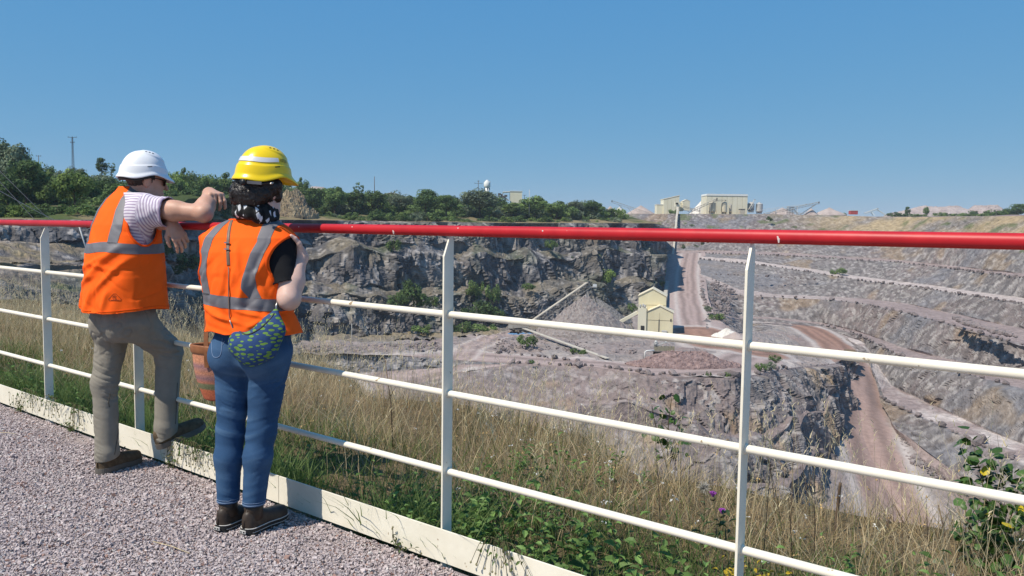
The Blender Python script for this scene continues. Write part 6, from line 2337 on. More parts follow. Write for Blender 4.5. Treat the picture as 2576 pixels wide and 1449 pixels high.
# broad-leaved weeds
def leaves(P, dirs, size, rng, col, fold=0.25, shape=0.5):
    """One bent, pointed leaf per row: P attachment, dirs direction."""
    n = len(P)
    dirs = dirs / np.linalg.norm(dirs, axis=1, keepdims=True)
    up = rng.normal(0, 0.35, (n, 3)) + np.array([0, 0, 1.0])
    sd = np.cross(dirs, up)
    sd /= np.linalg.norm(sd, axis=1, keepdims=True) + 1e-9
    nn = np.cross(sd, dirs)
    L = size[:, None]
    w = (size * shape)[:, None]
    a = P
    m1 = P + dirs * L * 0.35 + nn * L * 0.06
    m2 = P + dirs * L * 0.70 - nn * L * 0.02
    e = P + dirs * L - nn * L * 0.16
    l1, r1 = m1 - sd * w * 0.5 + nn * w * fold, m1 + sd * w * 0.5 + nn * w * fold
    l2, r2 = m2 - sd * w * 0.36 + nn * w * fold, m2 + sd * w * 0.36 + nn * w * fold
    V = np.stack([a, l1, m1, r1, l2, m2, r2, e], 1).reshape(-1, 3)
    b = (np.arange(n) * 8)[:, None]
    T = np.concatenate([b + np.array(q) for q in ((0, 1, 2), (0, 2, 3), (4, 5, 7), (5, 6, 7))])
    Q = np.concatenate([b + np.array(q) for q in ((1, 4, 5, 2), (2, 5, 6, 3))])
    return V, Q, T, np.repeat(col, 8, 0)


def weed_clump(base, h, nl, rng, size, spread=0.5):
    t = np.linspace(0.12, 1, nl)
    az = np.cumsum(rng.uniform(1.6, 2.8, nl))
    bend = rng.normal(0, 0.22, 2)
    P = base + np.stack([bend[0] * h * t ** 1.6, bend[1] * h * t ** 1.6, h * t], 1)
    d = np.stack([np.cos(az), np.sin(az), rng.uniform(0.0, 0.8, nl)], 1)
    return P, d, size * rng.uniform(0.6, 1.15, nl) * (1.1 - 0.5 * t)


LP, LD, LS, LC = [], [], [], []
B_, t, s = bank_points(3500, -3, 5.6, 0.02, 3.2, rng, lambda t, s: np.clip((1.15 - s * 0.8) * (0.22 + 0.78 * smooth(2.4, 2.9, t)) + 1.1 * patch(t, s, 307) * (t > 2.2), 0, 1))
for b, tt, ss in zip(B_, t, s):
    h = rng.uniform(0.06, 0.30) * (1.25 if tt > 2.8 else 0.8)
    nl = int(rng.integers(6, 13))
    P, d, sz = weed_clump(b, h, nl, rng, rng.uniform(0.04, 0.085))
    LP.append(P)
    LD.append(d)
    LS.append(sz)
    g = rng.uniform()
    LC.append(np.tile(np.array([0.055, 0.11, 0.022]) * (1 - g) + np.array([0.17, 0.28, 0.075]) * g, (nl, 1)) * rng.uniform(0.8, 1.2, (nl, 1)))
LP, LD, LS, LC = map(np.concatenate, (LP, LD, LS, LC))
stuff_mesh("leafy_weeds", [leaves(LP, LD, LS, rng, LC)], M_LEAFY, "low leafy green weeds behind the kick boards", "weeds")

# pale bracts and small white flowers scattered over the straw
B_, t, s = bank_points(1500, -2, 5.6, 0.4, 4.2, rng, lambda t, s: np.clip(0.2 + 0.8 * patch(t, s, 308), 0, 1))
fl = []
for k in range(4):
    P = B_ + np.stack([rng.normal(0, 0.006, len(B_)), rng.normal(0, 0.006, len(B_)), rng.uniform(0.15, 0.42, len(B_)) * 0 + (0.16 + 0.26 * _hash(np.arange(len(B_)), np.arange(len(B_)), np.arange(len(B_)), 3))], 1)
    c = np.where((_hash(np.arange(len(B_)), np.arange(len(B_)) * 3, np.arange(len(B_)), 9) < 0.35)[:, None], np.array([0.70, 0.68, 0.64]), np.array([0.58, 0.40, 0.18]))
    fl.append(leaves(P, rng.normal(size=(len(B_), 3)), rng.uniform(0.008, 0.016, len(B_)), rng, c, 0.3, 0.6))
stuff_mesh("small_flower_heads", fl, M_LEAFY, "tiny white and withered flower heads scattered over the bank", "flowers")


# ------------------------------------------------------------------ single plants
M_STEM = flat("green_brown_stem", (0.10, 0.085, 0.04), 0.8)
M_DEADWOOD = material("dead_wood", [(0.3, (0.075, 0.050, 0.034)), (0.7, (0.15, 0.105, 0.07))], scale=30, stretch=(1, 1, 0.2), rough=0.9, bump=[(80, 0.6, 0.004)])
M_PURPLE = flat("thistle_purple", (0.36, 0.07, 0.42), 0.8)
M_YELLOW = flat("yellow_petal", (0.75, 0.50, 0.02), 0.7)
M_FLUFF = flat("pale_fluff", (0.58, 0.54, 0.48), 0.9, transl=0.4)


def bank_at(x, y):
    """Point of the bank seen at (x, y)."""
    r = ray(x, y)
    best = None
    for d in np.linspace(1.5, 25, 700):
        p = CPOS + r * (d / r[1])
        rel = p[:2] - FP0
        t, s = (rel @ FDIR) / FSP, rel @ FNRM
        if s > 0 and p[2] <= float(bank_z(np.array([t]), np.array([s]))[0]):
            return p
    return CPOS + r * (6 / r[1])


# bramble at the right edge: every leaf is a part
def bramble(name, base, tips, label, rng, nleaf):
    root = empty(name, base)
    tag(root, label, "bramble")
    stm = MB()
    anchors = []
    for tp in tips:
        c = resample([base, base * 0.5 + tp * 0.5 + v3(rng.normal(0, 0.04), rng.normal(0, 0.04), 0.06), tp], 14)
        stm.tube([p - base for p in c], np.linspace(0.005, 0.0022, 14), 6)
        anchors += list(c[4:])
    stm.build("stem", M_STEM, root, True)
    meshes = []
    for k, (c, s0) in enumerate((((0.040, 0.085, 0.016), 0.1), ((0.060, 0.12, 0.022), 0.3), ((0.085, 0.155, 0.035), 0.2), ((0.55, 0.42, 0.02), 0.2))):
        # rounded toothed leaf
        ol = []
        m = 12
        for i in range(m):
            a = 2 * math.pi * i / m
            rr = 0.5 * (1 + 0.06 * (-1) ** i)
            x = 0.5 + rr * math.cos(a)
            y = rr * 0.80 * math.sin(a) * (1 - 0.25 * math.cos(a))
            ol.append((x, y, -0.22 * abs(y) ** 1.2 - 0.18 * x * x * s0 * 3))
        V = [(0.5, 0, 0.05)] + ol
        F_ = [(0, 1 + i, 1 + (i + 1) % m) for i in range(m)]
        me = bpy.data.meshes.new("leaf")
        me.from_pydata(V, [], F_)
        me.polygons.foreach_set("use_smooth", np.ones(len(me.polygons), bool))
        me.materials.append(flat("bramble_leaf_%d" % k, c, 0.45, 0.4, 0.25, scale=3, transl=0.25))
        meshes.append(me)
    for i in range(nleaf):
        a = anchors[rng.integers(len(anchors))] + rng.normal(0, 0.048, 3)
        me = meshes[3] if name == "bramble" and rng.uniform() < 0.03 else meshes[int(rng.choice([0, 0, 1, 1, 2]))]
        o = bpy.data.objects.new("leaf", me)
        COL.objects.link(o)
        o.parent = root
        o.location = a - base
        o.rotation_euler = (rng.normal(0, 0.55), rng.normal(0.1, 0.5), rng.uniform(0, 6.28))
        q = rng.uniform(0.036, 0.072)
        o.scale = (q, q, q)
    return root


rg = np.random.default_rng(33)
b0 = at(2500, 1560, 4.2)
bramble("bramble", b0, [at(2450, 1125, 4.35), at(2475, 1170, 4.3), at(2530, 1180, 4.3), at(2560, 1250, 4.2), at(2585, 1200, 4.3)], "upper dark green bramble with rounded leaves at the right edge", rg, 330)
b1 = at(2480, 1640, 3.9)
bramble("bramble", b1, [at(2440, 1310, 4.0), at(2480, 1300, 4.0), at(2520, 1330, 3.95), at(2455, 1400, 3.9), at(2560, 1380, 3.9)], "lower dark green bramble among dry grass in the bottom right corner", rg, 300)
# light green sapling behind the middle rail
b2 = bank_at(1680, 1180)
bramble("sapling", b2, [at(1690, 1000, b2[1] - 0.1), at(1640, 1020, b2[1]), at(1720, 1040, b2[1]), at(1660, 1060, b2[1])], "young green sapling rising behind the middle cream rail", rg, 46)


def thistle(x0, y0, x, y, d, label, kind):
    top = at(x, y, d)
    base = at(x0, y0, d - 0.1)
    root = empty("thistle", base)
    tag(root, label, "thistle", "thistles between the rails")
    MB().tube([p - base for p in resample([base, base * 0.4 + top * 0.6 + v3(0.01, 0, 0), top], 10)], 0.003, 6).build("stem", M_STEM, root, True)
    if kind == 'purple':
        MB().lathe(top - base - v3(0, 0, 0.018), [(0.002, 0), (0.011, 0.004), (0.013, 0.012), (0.008, 0.018)], 12).build("flower_base", M_STEM, root, True)
        mb = MB()
        for i in range(60):
            a, b = rg.uniform(0, 6.28), rg.uniform(0, 0.7)
            mb.tube([top - base, top - base + v3(math.cos(a) * math.sin(b), math.sin(a) * math.sin(b), math.cos(b)) * 0.026], [0.0016, 0.0012], 4)
        mb.build("flower", M_PURPLE, root)
    else:
        mb = MB()
        for i in range(140):
            q = unit(rg.normal(size=3) + v3(0, 0, 0.5))
            mb.tube([top - base, top - base + q * rg.uniform(0.020, 0.038)], [0.0009, 0.0006], 3)
        mb.build("seed_fluff", M_FLUFF, root)
    P, dd, sz = weed_clump(v3(0, 0, 0), 0.22, 9, rg, 0.07)
    Vv_, Qq_, Tt_, Cc_ = leaves(P, dd, sz, rg, np.tile(np.array([0.07, 0.11, 0.04]), (9, 1)), 0.3, 0.35)
    me = mesh_np("leaves", Vv_, [Tt_, Qq_])
    add_attr(me, "col", Cc_, 'COLOR')
    link("leaves", me, M_LEAFY, root)


thistle(1800, 1400, 1793, 1250, 3.5, "thistle with a purple flower, taller one beside the right cream post", 'purple')
thistle(1825, 1400, 1816, 1293, 3.45, "thistle with a small purple flower close to the right cream post", 'purple')
thistle(1760, 1400, 1770, 1228, 3.6, "thistle gone to pale seed fluff behind the lower cream rail", 'fluff')

st = MB()
sb = bank_at(2104, 1345)
st.tube([p for p in resample([v3(0, 0, -0.05), at(2106, 1290, sb[1]) - sb, at(2114, 1214, sb[1]) - sb], 12)], np.linspace(0.011, 0.008, 12), 9)
o = st.build("stick", M_DEADWOOD, None, True)
o.location = sb
tag(o, "thick brown stick standing upright in the dry grass", "stick")
for x0, y0, x1, y1, lab in ((2300, 1390, 2250, 1270, "dark dead stalk leaning left over the dry grass, left of the forked one"), (2380, 1400, 2360, 1270, "dark forked dead stalk rising before the pit floor"), (2195, 1395, 2240, 1300, "thin dark dead stalk leaning right beside the stick"),
                           (2440, 1400, 2425, 1265, "slim dark dead stalk standing left of the bramble"), (990, 1130, 968, 900, "long dark dead stalk slanting behind the second cream rail")):
    b = bank_at(x0, y0) if y0 < 1390 else at(x0, y0, 4.3)
    e = at(x1, y1, b[1] + 0.05)
    m = MB().tube([v3(0, 0, -0.05), (e - b) * 0.5 + v3(0.012, 0, 0.0), e - b], [0.005, 0.0042, 0.003], 6)
    q = (e - b) * 0.55
    m.tube([q, q + v3(0.05, 0.02, 0.09)], [0.003, 0.0018], 5)
    o = m.build("dead_stalk", M_DEADWOOD, None, True)
    o.location = b
    tag(o, lab, "stalk")
sb = at(2440, 1330, 4.1)
o = MB().tube([(0, 0, 0), at(2400, 1290, 4.15) - sb, at(2378, 1273, 4.2) - sb], [0.006, 0.0055, 0.004], 6).build("bare_twig", flat("grey_twig", (0.34, 0.29, 0.23), 0.9), None, True)
o.location = sb
tag(o, "pale bare twig lying across in front of the pit floor", "twig")

# yellow flowering weeds at the bottom
for x, y, lab in ((1850, 1438, "yellow leaved weed at the foot of the right post"), (1925, 1446, "yellow leaved weed just right of the right post's foot")):
    b = at(x, y + 25, 3.1)
    root = empty("yellow_weed", b)
    tag(root, lab, "weed")
    for nm, c, k in (("leaves", np.array([0.50, 0.36, 0.03]), 26), ("stems", np.array([0.12, 0.14, 0.04]), 14)):
        P, dd, sz = weed_clump(v3(0, 0, 0), 0.07, k, rg, 0.035)
        P[:, :2] += rg.normal(0, 0.035, (k, 2))
        Vv_, Qq_, Tt_, Cc_ = leaves(P, dd, sz, rg, np.tile(c, (k, 1)), 0.3, 0.5 if nm == "leaves" else 0.12)
        me = mesh_np(nm, Vv_, [Tt_, Qq_])
        add_attr(me, "col", Cc_, 'COLOR')
        link(nm, me, M_LEAFY, root)


# sprigs hanging over or growing at the foot of the kick boards
def sprig(t, n, w, over, label):
    b = fp(t, -0.036, 0.004) if not over else fp(t, 0.0, H_KICK + 0.01)
    root = empty("weed_sprig", b)
    tag(root, label, "weed", "weeds on the kick boards")
    st = MB()
    pods = MB()
    LPp, LDd = [], []
    for i in range(n):
        dx = rg.normal(0, w)
        if over:
            c = resample([v3(0, 0, 0), np.array([*(FDIR * dx * 0.5 - FNRM * 0.045), 0.025]), np.array([*(FDIR * dx - FNRM * 0.055), -rg.uniform(0.03, 0.11)])], 8)
        else:
            c = resample([v3(0, 0, 0), np.array([*(FDIR * dx * 0.6 - FNRM * 0.02), rg.uniform(0.02, 0.06)]), np.array([*(FDIR * dx - FNRM * rg.uniform(0.0, 0.02)), rg.uniform(0.02, 0.13)])], 8)
        st.tube(c, 0.0011, 4)
        pods.lathe(c[-1] - v3(0, 0, 0.004), [(0.0008, 0), (0.0042, 0.003), (0.0042, 0.006), (0.0012, 0.010)], 7)
        for k in (2, 4, 5):
            LPp.append(c[k])
            LDd.append(rg.normal(size=3))
    st.build("stem", M_STEM, root, True)
    pods.build("seed_heads", flat("dry_seed_head", (0.22, 0.20, 0.11), 0.9), root, True)
    k = len(LPp)
    Vv_, Qq_, Tt_, Cc_ = leaves(np.array(LPp), np.array(LDd), rg.uniform(0.012, 0.028, k), rg, tint((0.06, 0.11, 0.025), (0.13, 0.19, 0.06), k, rg), 0.25, 0.45)
    me = mesh_np("leaves", Vv_, [Tt_, Qq_])
    add_attr(me, "col", Cc_, 'COLOR')
    link("leaves", me, M_LEAFY, root)


for t, n, w, ov, lab in ((-0.16, 16, 0.10, True, "wiry weed with round seed heads over the leftmost kick board"), (0.12, 12, 0.10, True, "wiry weed hanging on the kick board at the leftmost post"), (0.42, 18, 0.13, True, "thick wiry weed hanging over the kick board left of the grey trousers"),
                         (-0.30, 12, 0.08, False, "low green weed at the left end of the kick board foot"), (0.36, 12, 0.10, False, "low weed at the kick board foot left of the grey trousers"), (0.74, 9, 0.06, False, "tiny weed at the board foot beside the standing shoe"),
                         (1.48, 22, 0.14, True, "wiry weed over the kick board under the raised shoe"), (1.36, 9, 0.05, False, "green weed growing at the board foot below the raised shoe"), (1.66, 14, 0.10, True, "wiry weed hanging beside the blue jeans over the kick board"),
                         (2.83, 7, 0.05, False, "small weed at the board foot left of the middle post"), (3.25, 16, 0.09, True, "wiry weed with round seed heads over the rightmost kick board")):
    sprig(t, n, w, ov, lab)
for a, b, lab in (((385, 1362), (478, 1392), "pale straw lying on the gravel at the bottom"), ((0, 1088), (42, 1092), "pale straw lying on the gravel at the left edge")):
    p, q = atz(*a, 0.018), atz(*b, 0.018)
    o = MB().tube([(0, 0, 0), (q - p) * 0.5 + v3(0, 0.004, 0.003), q - p], 0.0016, 5).build("straw", flat("straw_stalk", (0.55, 0.45, 0.27), 0.8), None, True)
    o.location = p
    tag(o, lab, "straw")
# ------------------------------------------------------------------ trees and bushes of the quarry rim
def tree_mesh(name, rng, clumps, per, shape, leaf, trunk=True, col=((0.030, 0.052, 0.016), (0.085, 0.120, 0.038))):
    """Crown of leaf faces gathered in clumps; unit height. shape(rng) gives a clump centre and radius."""
    V, C = [], []
    for k in range(clumps):
        c, r = shape(rng)
        q = rng.normal(size=(per, 3))
        q /= np.linalg.norm(q, axis=1, keepdims=True)
        q *= (rng.uniform(0.55, 1.0, per) ** 0.5)[:, None] * r * np.array([1, 1, 0.85])
        P = c + q
        P[:, 2] = np.maximum(P[:, 2], 0.02)
        tone = rng.uniform(0, 1)
        n = q + rng.normal(0, 0.28 * r, (per, 3)) + np.array([0, 0, 0.35 * r])
        n /= np.linalg.norm(n, axis=1, keepdims=True) + 1e-9
        a = np.cross(n, rng.normal(size=(per, 3)))
        a /= np.linalg.norm(a, axis=1, keepdims=True) + 1e-9
        b = np.cross(n, a)
        s = (leaf * rng.uniform(0.6, 1.4, per))[:, None]
        V.append(np.stack([P - a * s, P - b * s * 0.6, P + a * s, P + b * s * 0.6], 1))
        cc = np.array(col[0]) * (1 - tone) + np.array(col[1]) * tone
        C.append(np.repeat(cc[None] * rng.uniform(0.75, 1.25, (per, 1)), 4, 0))
    V = np.concatenate(V).reshape(-1, 3)
    Q = np.arange(len(V)).reshape(-1, 4)
    me = mesh_np(name, V, Q)
    add_attr(me, "col", np.concatenate(C), 'COLOR')
    me.materials.append(M_FOLIAGE)
    return me


M_FOLIAGE = material("foliage", attr="col", scale=2.0, detail=2, var=0.2, rough=0.75, spec=0.12, transl=0.3, rand=0.22)
M_BARK = flat("bark", (0.075, 0.058, 0.042), 0.95)


def sh_round(rng):
    q = unit(rng.normal(size=3)) * rng.uniform(0.25, 1) ** 0.5
    return v3(q[0] * 0.34, q[1] * 0.34, 0.56 + q[2] * 0.30), rng.uniform(0.09, 0.17)


def sh_bush(rng):
    q = unit(rng.normal(size=3)) * rng.uniform(0.2, 1) ** 0.5
    return v3(q[0] * 0.62, q[1] * 0.55, 0.40 + q[2] * 0.36), rng.uniform(0.12, 0.22)


def sh_tall(rng):
    z = rng.uniform(0.12, 0.95)
    w = 0.17 * math.sin(math.pi * min(max((z - 0.02) / 0.98, 0), 1)) ** 0.6
    a = rng.uniform(0, 6.28)
    return v3(math.cos(a) * w, math.sin(a) * w, z), rng.uniform(0.06, 0.11)


def sh_sparse(rng):
    q = unit(rng.normal(size=3))
    return v3(q[0] * 0.30, q[1] * 0.30, 0.62 + q[2] * 0.32), rng.uniform(0.05, 0.09)


rt_ = np.random.default_rng(51)
DARK = ((0.046, 0.080, 0.030), (0.119, 0.181, 0.062))
MID = ((0.072, 0.122, 0.040), (0.190, 0.266, 0.086))
LIGHT = ((0.097, 0.158, 0.036), (0.250, 0.330, 0.093))
PALE = ((0.094, 0.125, 0.077), (0.225, 0.269, 0.169))
TREES = {}
for nm, sh, col, cl, per, lf in (("round", sh_round, MID, 34, 75, 0.030), ("dark", sh_round, DARK, 36, 75, 0.030), ("light", sh_round, LIGHT, 42, 85, 0.026), ("pale", sh_round, PALE, 44, 85, 0.024),
                                 ("bush", sh_bush, MID, 26, 60, 0.045), ("bushdark", sh_bush, DARK, 26, 60, 0.045), ("bushlight", sh_bush, LIGHT, 26, 60, 0.042), ("bushpale", sh_bush, PALE, 26, 60, 0.042),
                                 ("tall", sh_tall, DARK, 46, 55, 0.028), ("sparse", sh_sparse, MID, 22, 45, 0.028)):
    TREES[nm] = [tree_mesh("crown", rt_, cl, per, sh, lf, col=col) for _ in range(2 if 'bush' in nm or nm in ("round", "dark") else 1)]


def trunk_mesh(rng):
    mb = MB()
    mb.tube([(0, 0, -0.08), (0.01, 0, 0.15), (0.0, 0.012, 0.38), (0.015, 0, 0.62)], [0.030, 0.025, 0.018, 0.008], 7)
    for k in range(5):
        a = k * 1.3 + rng.uniform(0, 0.5)
        z = 0.22 + 0.08 * k
        mb.tube([(0, 0, z), (0.12 * math.cos(a), 0.12 * math.sin(a), z + 0.12), (0.24 * math.cos(a), 0.24 * math.sin(a), z + 0.2)], [0.013, 0.008, 0.004], 5)
    me = mb.mesh("trunk")
    me.materials.append(M_BARK)
    return me


TRUNK = [trunk_mesh(rt_) for _ in range(2)]


def plant_tree(kind, base, height, wide, label, group=None, cat="tree", name=None):
    bush = kind.startswith("bush")
    root = empty(name or ("bush" if bush else "tree"), base)
    tag(root, label, "bush" if bush else cat, group)
    c = bpy.data.objects.new("crown" if not bush else "foliage", TREES[kind][int(rt_.integers(len(TREES[kind])))])
    COL.objects.link(c)
    c.parent = root
    c.scale = (height * wide, height * wide, height)
    c.rotation_euler = (0, 0, rt_.uniform(0, 6.28))
    if not bush:
        t = bpy.data.objects.new("trunk", TRUNK[int(rt_.integers(2))])
        COL.objects.link(t)
        t.parent = root
        t.scale = (height * min(wide, 1.2), height * min(wide, 1.2), height)
    else:
        t = bpy.data.objects.new("stems", TRUNK[int(rt_.integers(2))])
        COL.objects.link(t)
        t.parent = root
        t.scale = (height * wide * 1.2, height * wide * 1.2, height * 0.8)
    return root


def tree_px(kind, x, top, base, width, d, label, group=None):
    """Tree seen at column x from row base to row top, width in view pixels, at depth d."""
    b = at(x, base, d)
    h = (at(x, top, d) - b)[2]
    w_m = width / 2022 * d
    nat = 1.30 if kind.startswith("bush") else (0.50 if kind == "tall" else 0.86)
    return plant_tree(kind, b, h, w_m / h / nat, label, group)


G_WOOD = "trees of the wood behind the left cliff"
for kind, x, top, base, w, d, lab in (
    ("pale", 22, 328, 520, 118, 150, "tall pale green tree at the top left edge of the picture"),
    ("pale", -40, 345, 520, 100, 155, "pale green tree cut by the left edge of the picture"),
    ("dark", 66, 388, 520, 96, 142, "dark tree just right of the tall pale tree at the left edge"),
    ("dark", 20, 430, 545, 100, 136, "dark bushy tree low at the left edge below the pale tree"),
    ("round", 120, 420, 540, 70, 150, "green tree left of the bright green one at the left"),
    ("light", 188, 418, 535, 108, 140, "bright green tree under the lattice power pole"),
    ("round", 138, 408, 500, 40, 210, "small tree rising above the wood left of the lattice pole"),
    ("pale", 255, 424, 520, 110, 190, "pale grey green tree between the bright tree and the white helmet"),
    ("pale", 190, 414, 470, 60, 230, "pale grey green tree behind the bright green tree"),
    ("tall", 256, 397, 440, 28, 240, "slim dark columnar tree on the skyline left of the white helmet"),
    ("sparse", 280, 408, 445, 30, 240, "small thin tree right of the columnar tree"),
    ("dark", 300, 452, 540, 90, 160, "dark tree behind the white helmet's left side"),
    ("dark", 345, 450, 545, 80, 170, "dark tree hidden mostly by the white helmet"),
    ("round", 435, 420, 520, 66, 230, "green tree right of the white helmet"),
    ("round", 470, 413, 500, 44, 235, "taller green tree above the pointing hand"),
    ("dark", 420, 470, 545, 90, 200, "dark tree above the bare forearm"),
    ("dark", 490, 465, 545, 80, 205, "dark tree left of the drooping hand"),
    ("round", 525, 428, 520, 70, 240, "green tree left of the yellow helmet, left one of two"),
    ("round", 570, 424, 520, 62, 250, "green tree beside the yellow helmet, right one of two"),
    ("bushdark", 610, 470, 545, 110, 240, "dark scrub tree behind the dark hair"),
    ("round", 762, 440, 500, 34, 290, "slim green tree right of the yellow helmet brim"),
    ("dark", 785, 464, 540, 70, 275, "dark tree right of the yellow helmet"),
    ("round", 842, 462, 535, 66, 285, "green tree between the yellow helmet and the bare wooden pole"),
    ("sparse", 902, 457, 500, 34, 310, "thin small tree above the wood left of the bare pole"),
    ("dark", 895, 474, 535, 70, 290, "dark tree left of the bare wooden pole"),
    ("dark", 950, 478, 535, 60, 295, "dark tree at the foot of the bare wooden pole"),
    ("pale", 1008, 484, 535, 80, 305, "low pale tree right of the bare wooden pole"),
    ("dark", 1070, 467, 540, 60, 305, "round dark tree left of the large silvery willow"),
    ("dark", 1122, 484, 540, 62, 305, "dark tree touching the large silvery willow on its left"),
    ("pale", 1206, 466, 545, 112, 320, "large silvery willow below the white tower"),
    ("round", 1290, 505, 545, 60, 330, "green tree below the pale shed on the left skyline"),
    ("round", 1345, 486, 545, 84, 335, "green tree around the tall thin pole"),
    ("round", 1400, 500, 545, 60, 345, "green tree right of the tall thin pole"),
    ("pale", 1446, 499, 545, 54, 360, "pale tree near the right end of the wood"),
    ("dark", 1490, 500, 545, 56, 365, "dark tree at the right end of the wood"),
):
    tree_px(kind, x, top, base, w, d, lab, G_WOOD)
# scrub along the rim in front of the trees
k = 0
for x in np.concatenate([np.arange(-60, 700, 13), np.arange(700, 1560, 17)]):
    rim_y = np.interp(x, [-500, 0, 450, 1000, 1300, 1640], [545, 550, 552, 557, 561, 561])
    rim_d = np.interp(x, [-500, 0, 230, 330, 450, 600, 760, 1000, 1300, 1560], [118, 121, 131, 151, 191, 226, 256, 273, 311, 346])
    for row in range(2):
        xx = x + rt_.normal(0, 7)
        d = rim_d + 3 + row * 22 + rt_.uniform(0, 10)
        if 690 < xx < 800 and row == 0:
            continue
        b = rim_y + 5 - row * 10 + rt_.normal(0, 3)
        hpx = rt_.uniform(30, 56) * (1.25 if row else 0.8) * np.interp(x, [0, 600, 1500], [1.25, 1.0, 0.62])
        kind = str(rt_.choice(["bush", "bush", "bushdark", "bushdark", "bushlight", "bushpale"]))
        zone = "left of the white helmet" if xx < 300 else "between the two helmets" if xx < 620 else "between the yellow helmet and the willow" if xx < 1160 else "right of the willow"
        tone = {"bush": "green", "bushdark": "dark green", "bushlight": "bright green", "bushpale": "pale green"}[kind]
        lab = f"{tone} shrub in {'back' if row else 'front'} rim scrub {zone}"
        tree_px(kind, xx, b - hpx, b, hpx * rt_.uniform(1.2, 1.9), d, lab, lab + " group")
        k += 1
# the mass of the wood between the single trees
SKY = [(-60, 335), (0, 340), (60, 352), (100, 402), (150, 414), (240, 428), (300, 442), (400, 434), (470, 424), (540, 432), (600, 434), (700, 442), (760, 456), (850, 470), (950, 478), (1050, 482), (1150, 486), (1250, 494), (1310, 502), (1400, 504), (1515, 508)]
for x in np.arange(-50, 1512, 21):
    for row in range(2):
        xx = x + rt_.normal(0, 6)
        top = np.interp(xx, *zip(*SKY)) + rt_.uniform(-8, 12) + (0 if row else 12)
        d = np.interp(xx, [-500, 0, 230, 450, 760, 1300, 1560], [150, 155, 172, 225, 300, 350, 385]) + 40 * row
        kind = str(rt_.choice(["round", "dark", "dark", "round", "light" if xx < 700 else "round", "pale"]))
        zone = "left of the white helmet" if xx < 300 else "between the two helmets" if xx < 620 else "between the yellow helmet and the willow" if xx < 1160 else "right of the willow"
        lab = f"{dict(round='green', dark='dark', light='bright green', pale='pale')[kind]} tree in the {'far' if row else 'near'} wood {zone}"
        tree_px(kind, xx, top, 550, rt_.uniform(56, 96), d, lab, lab + " group")
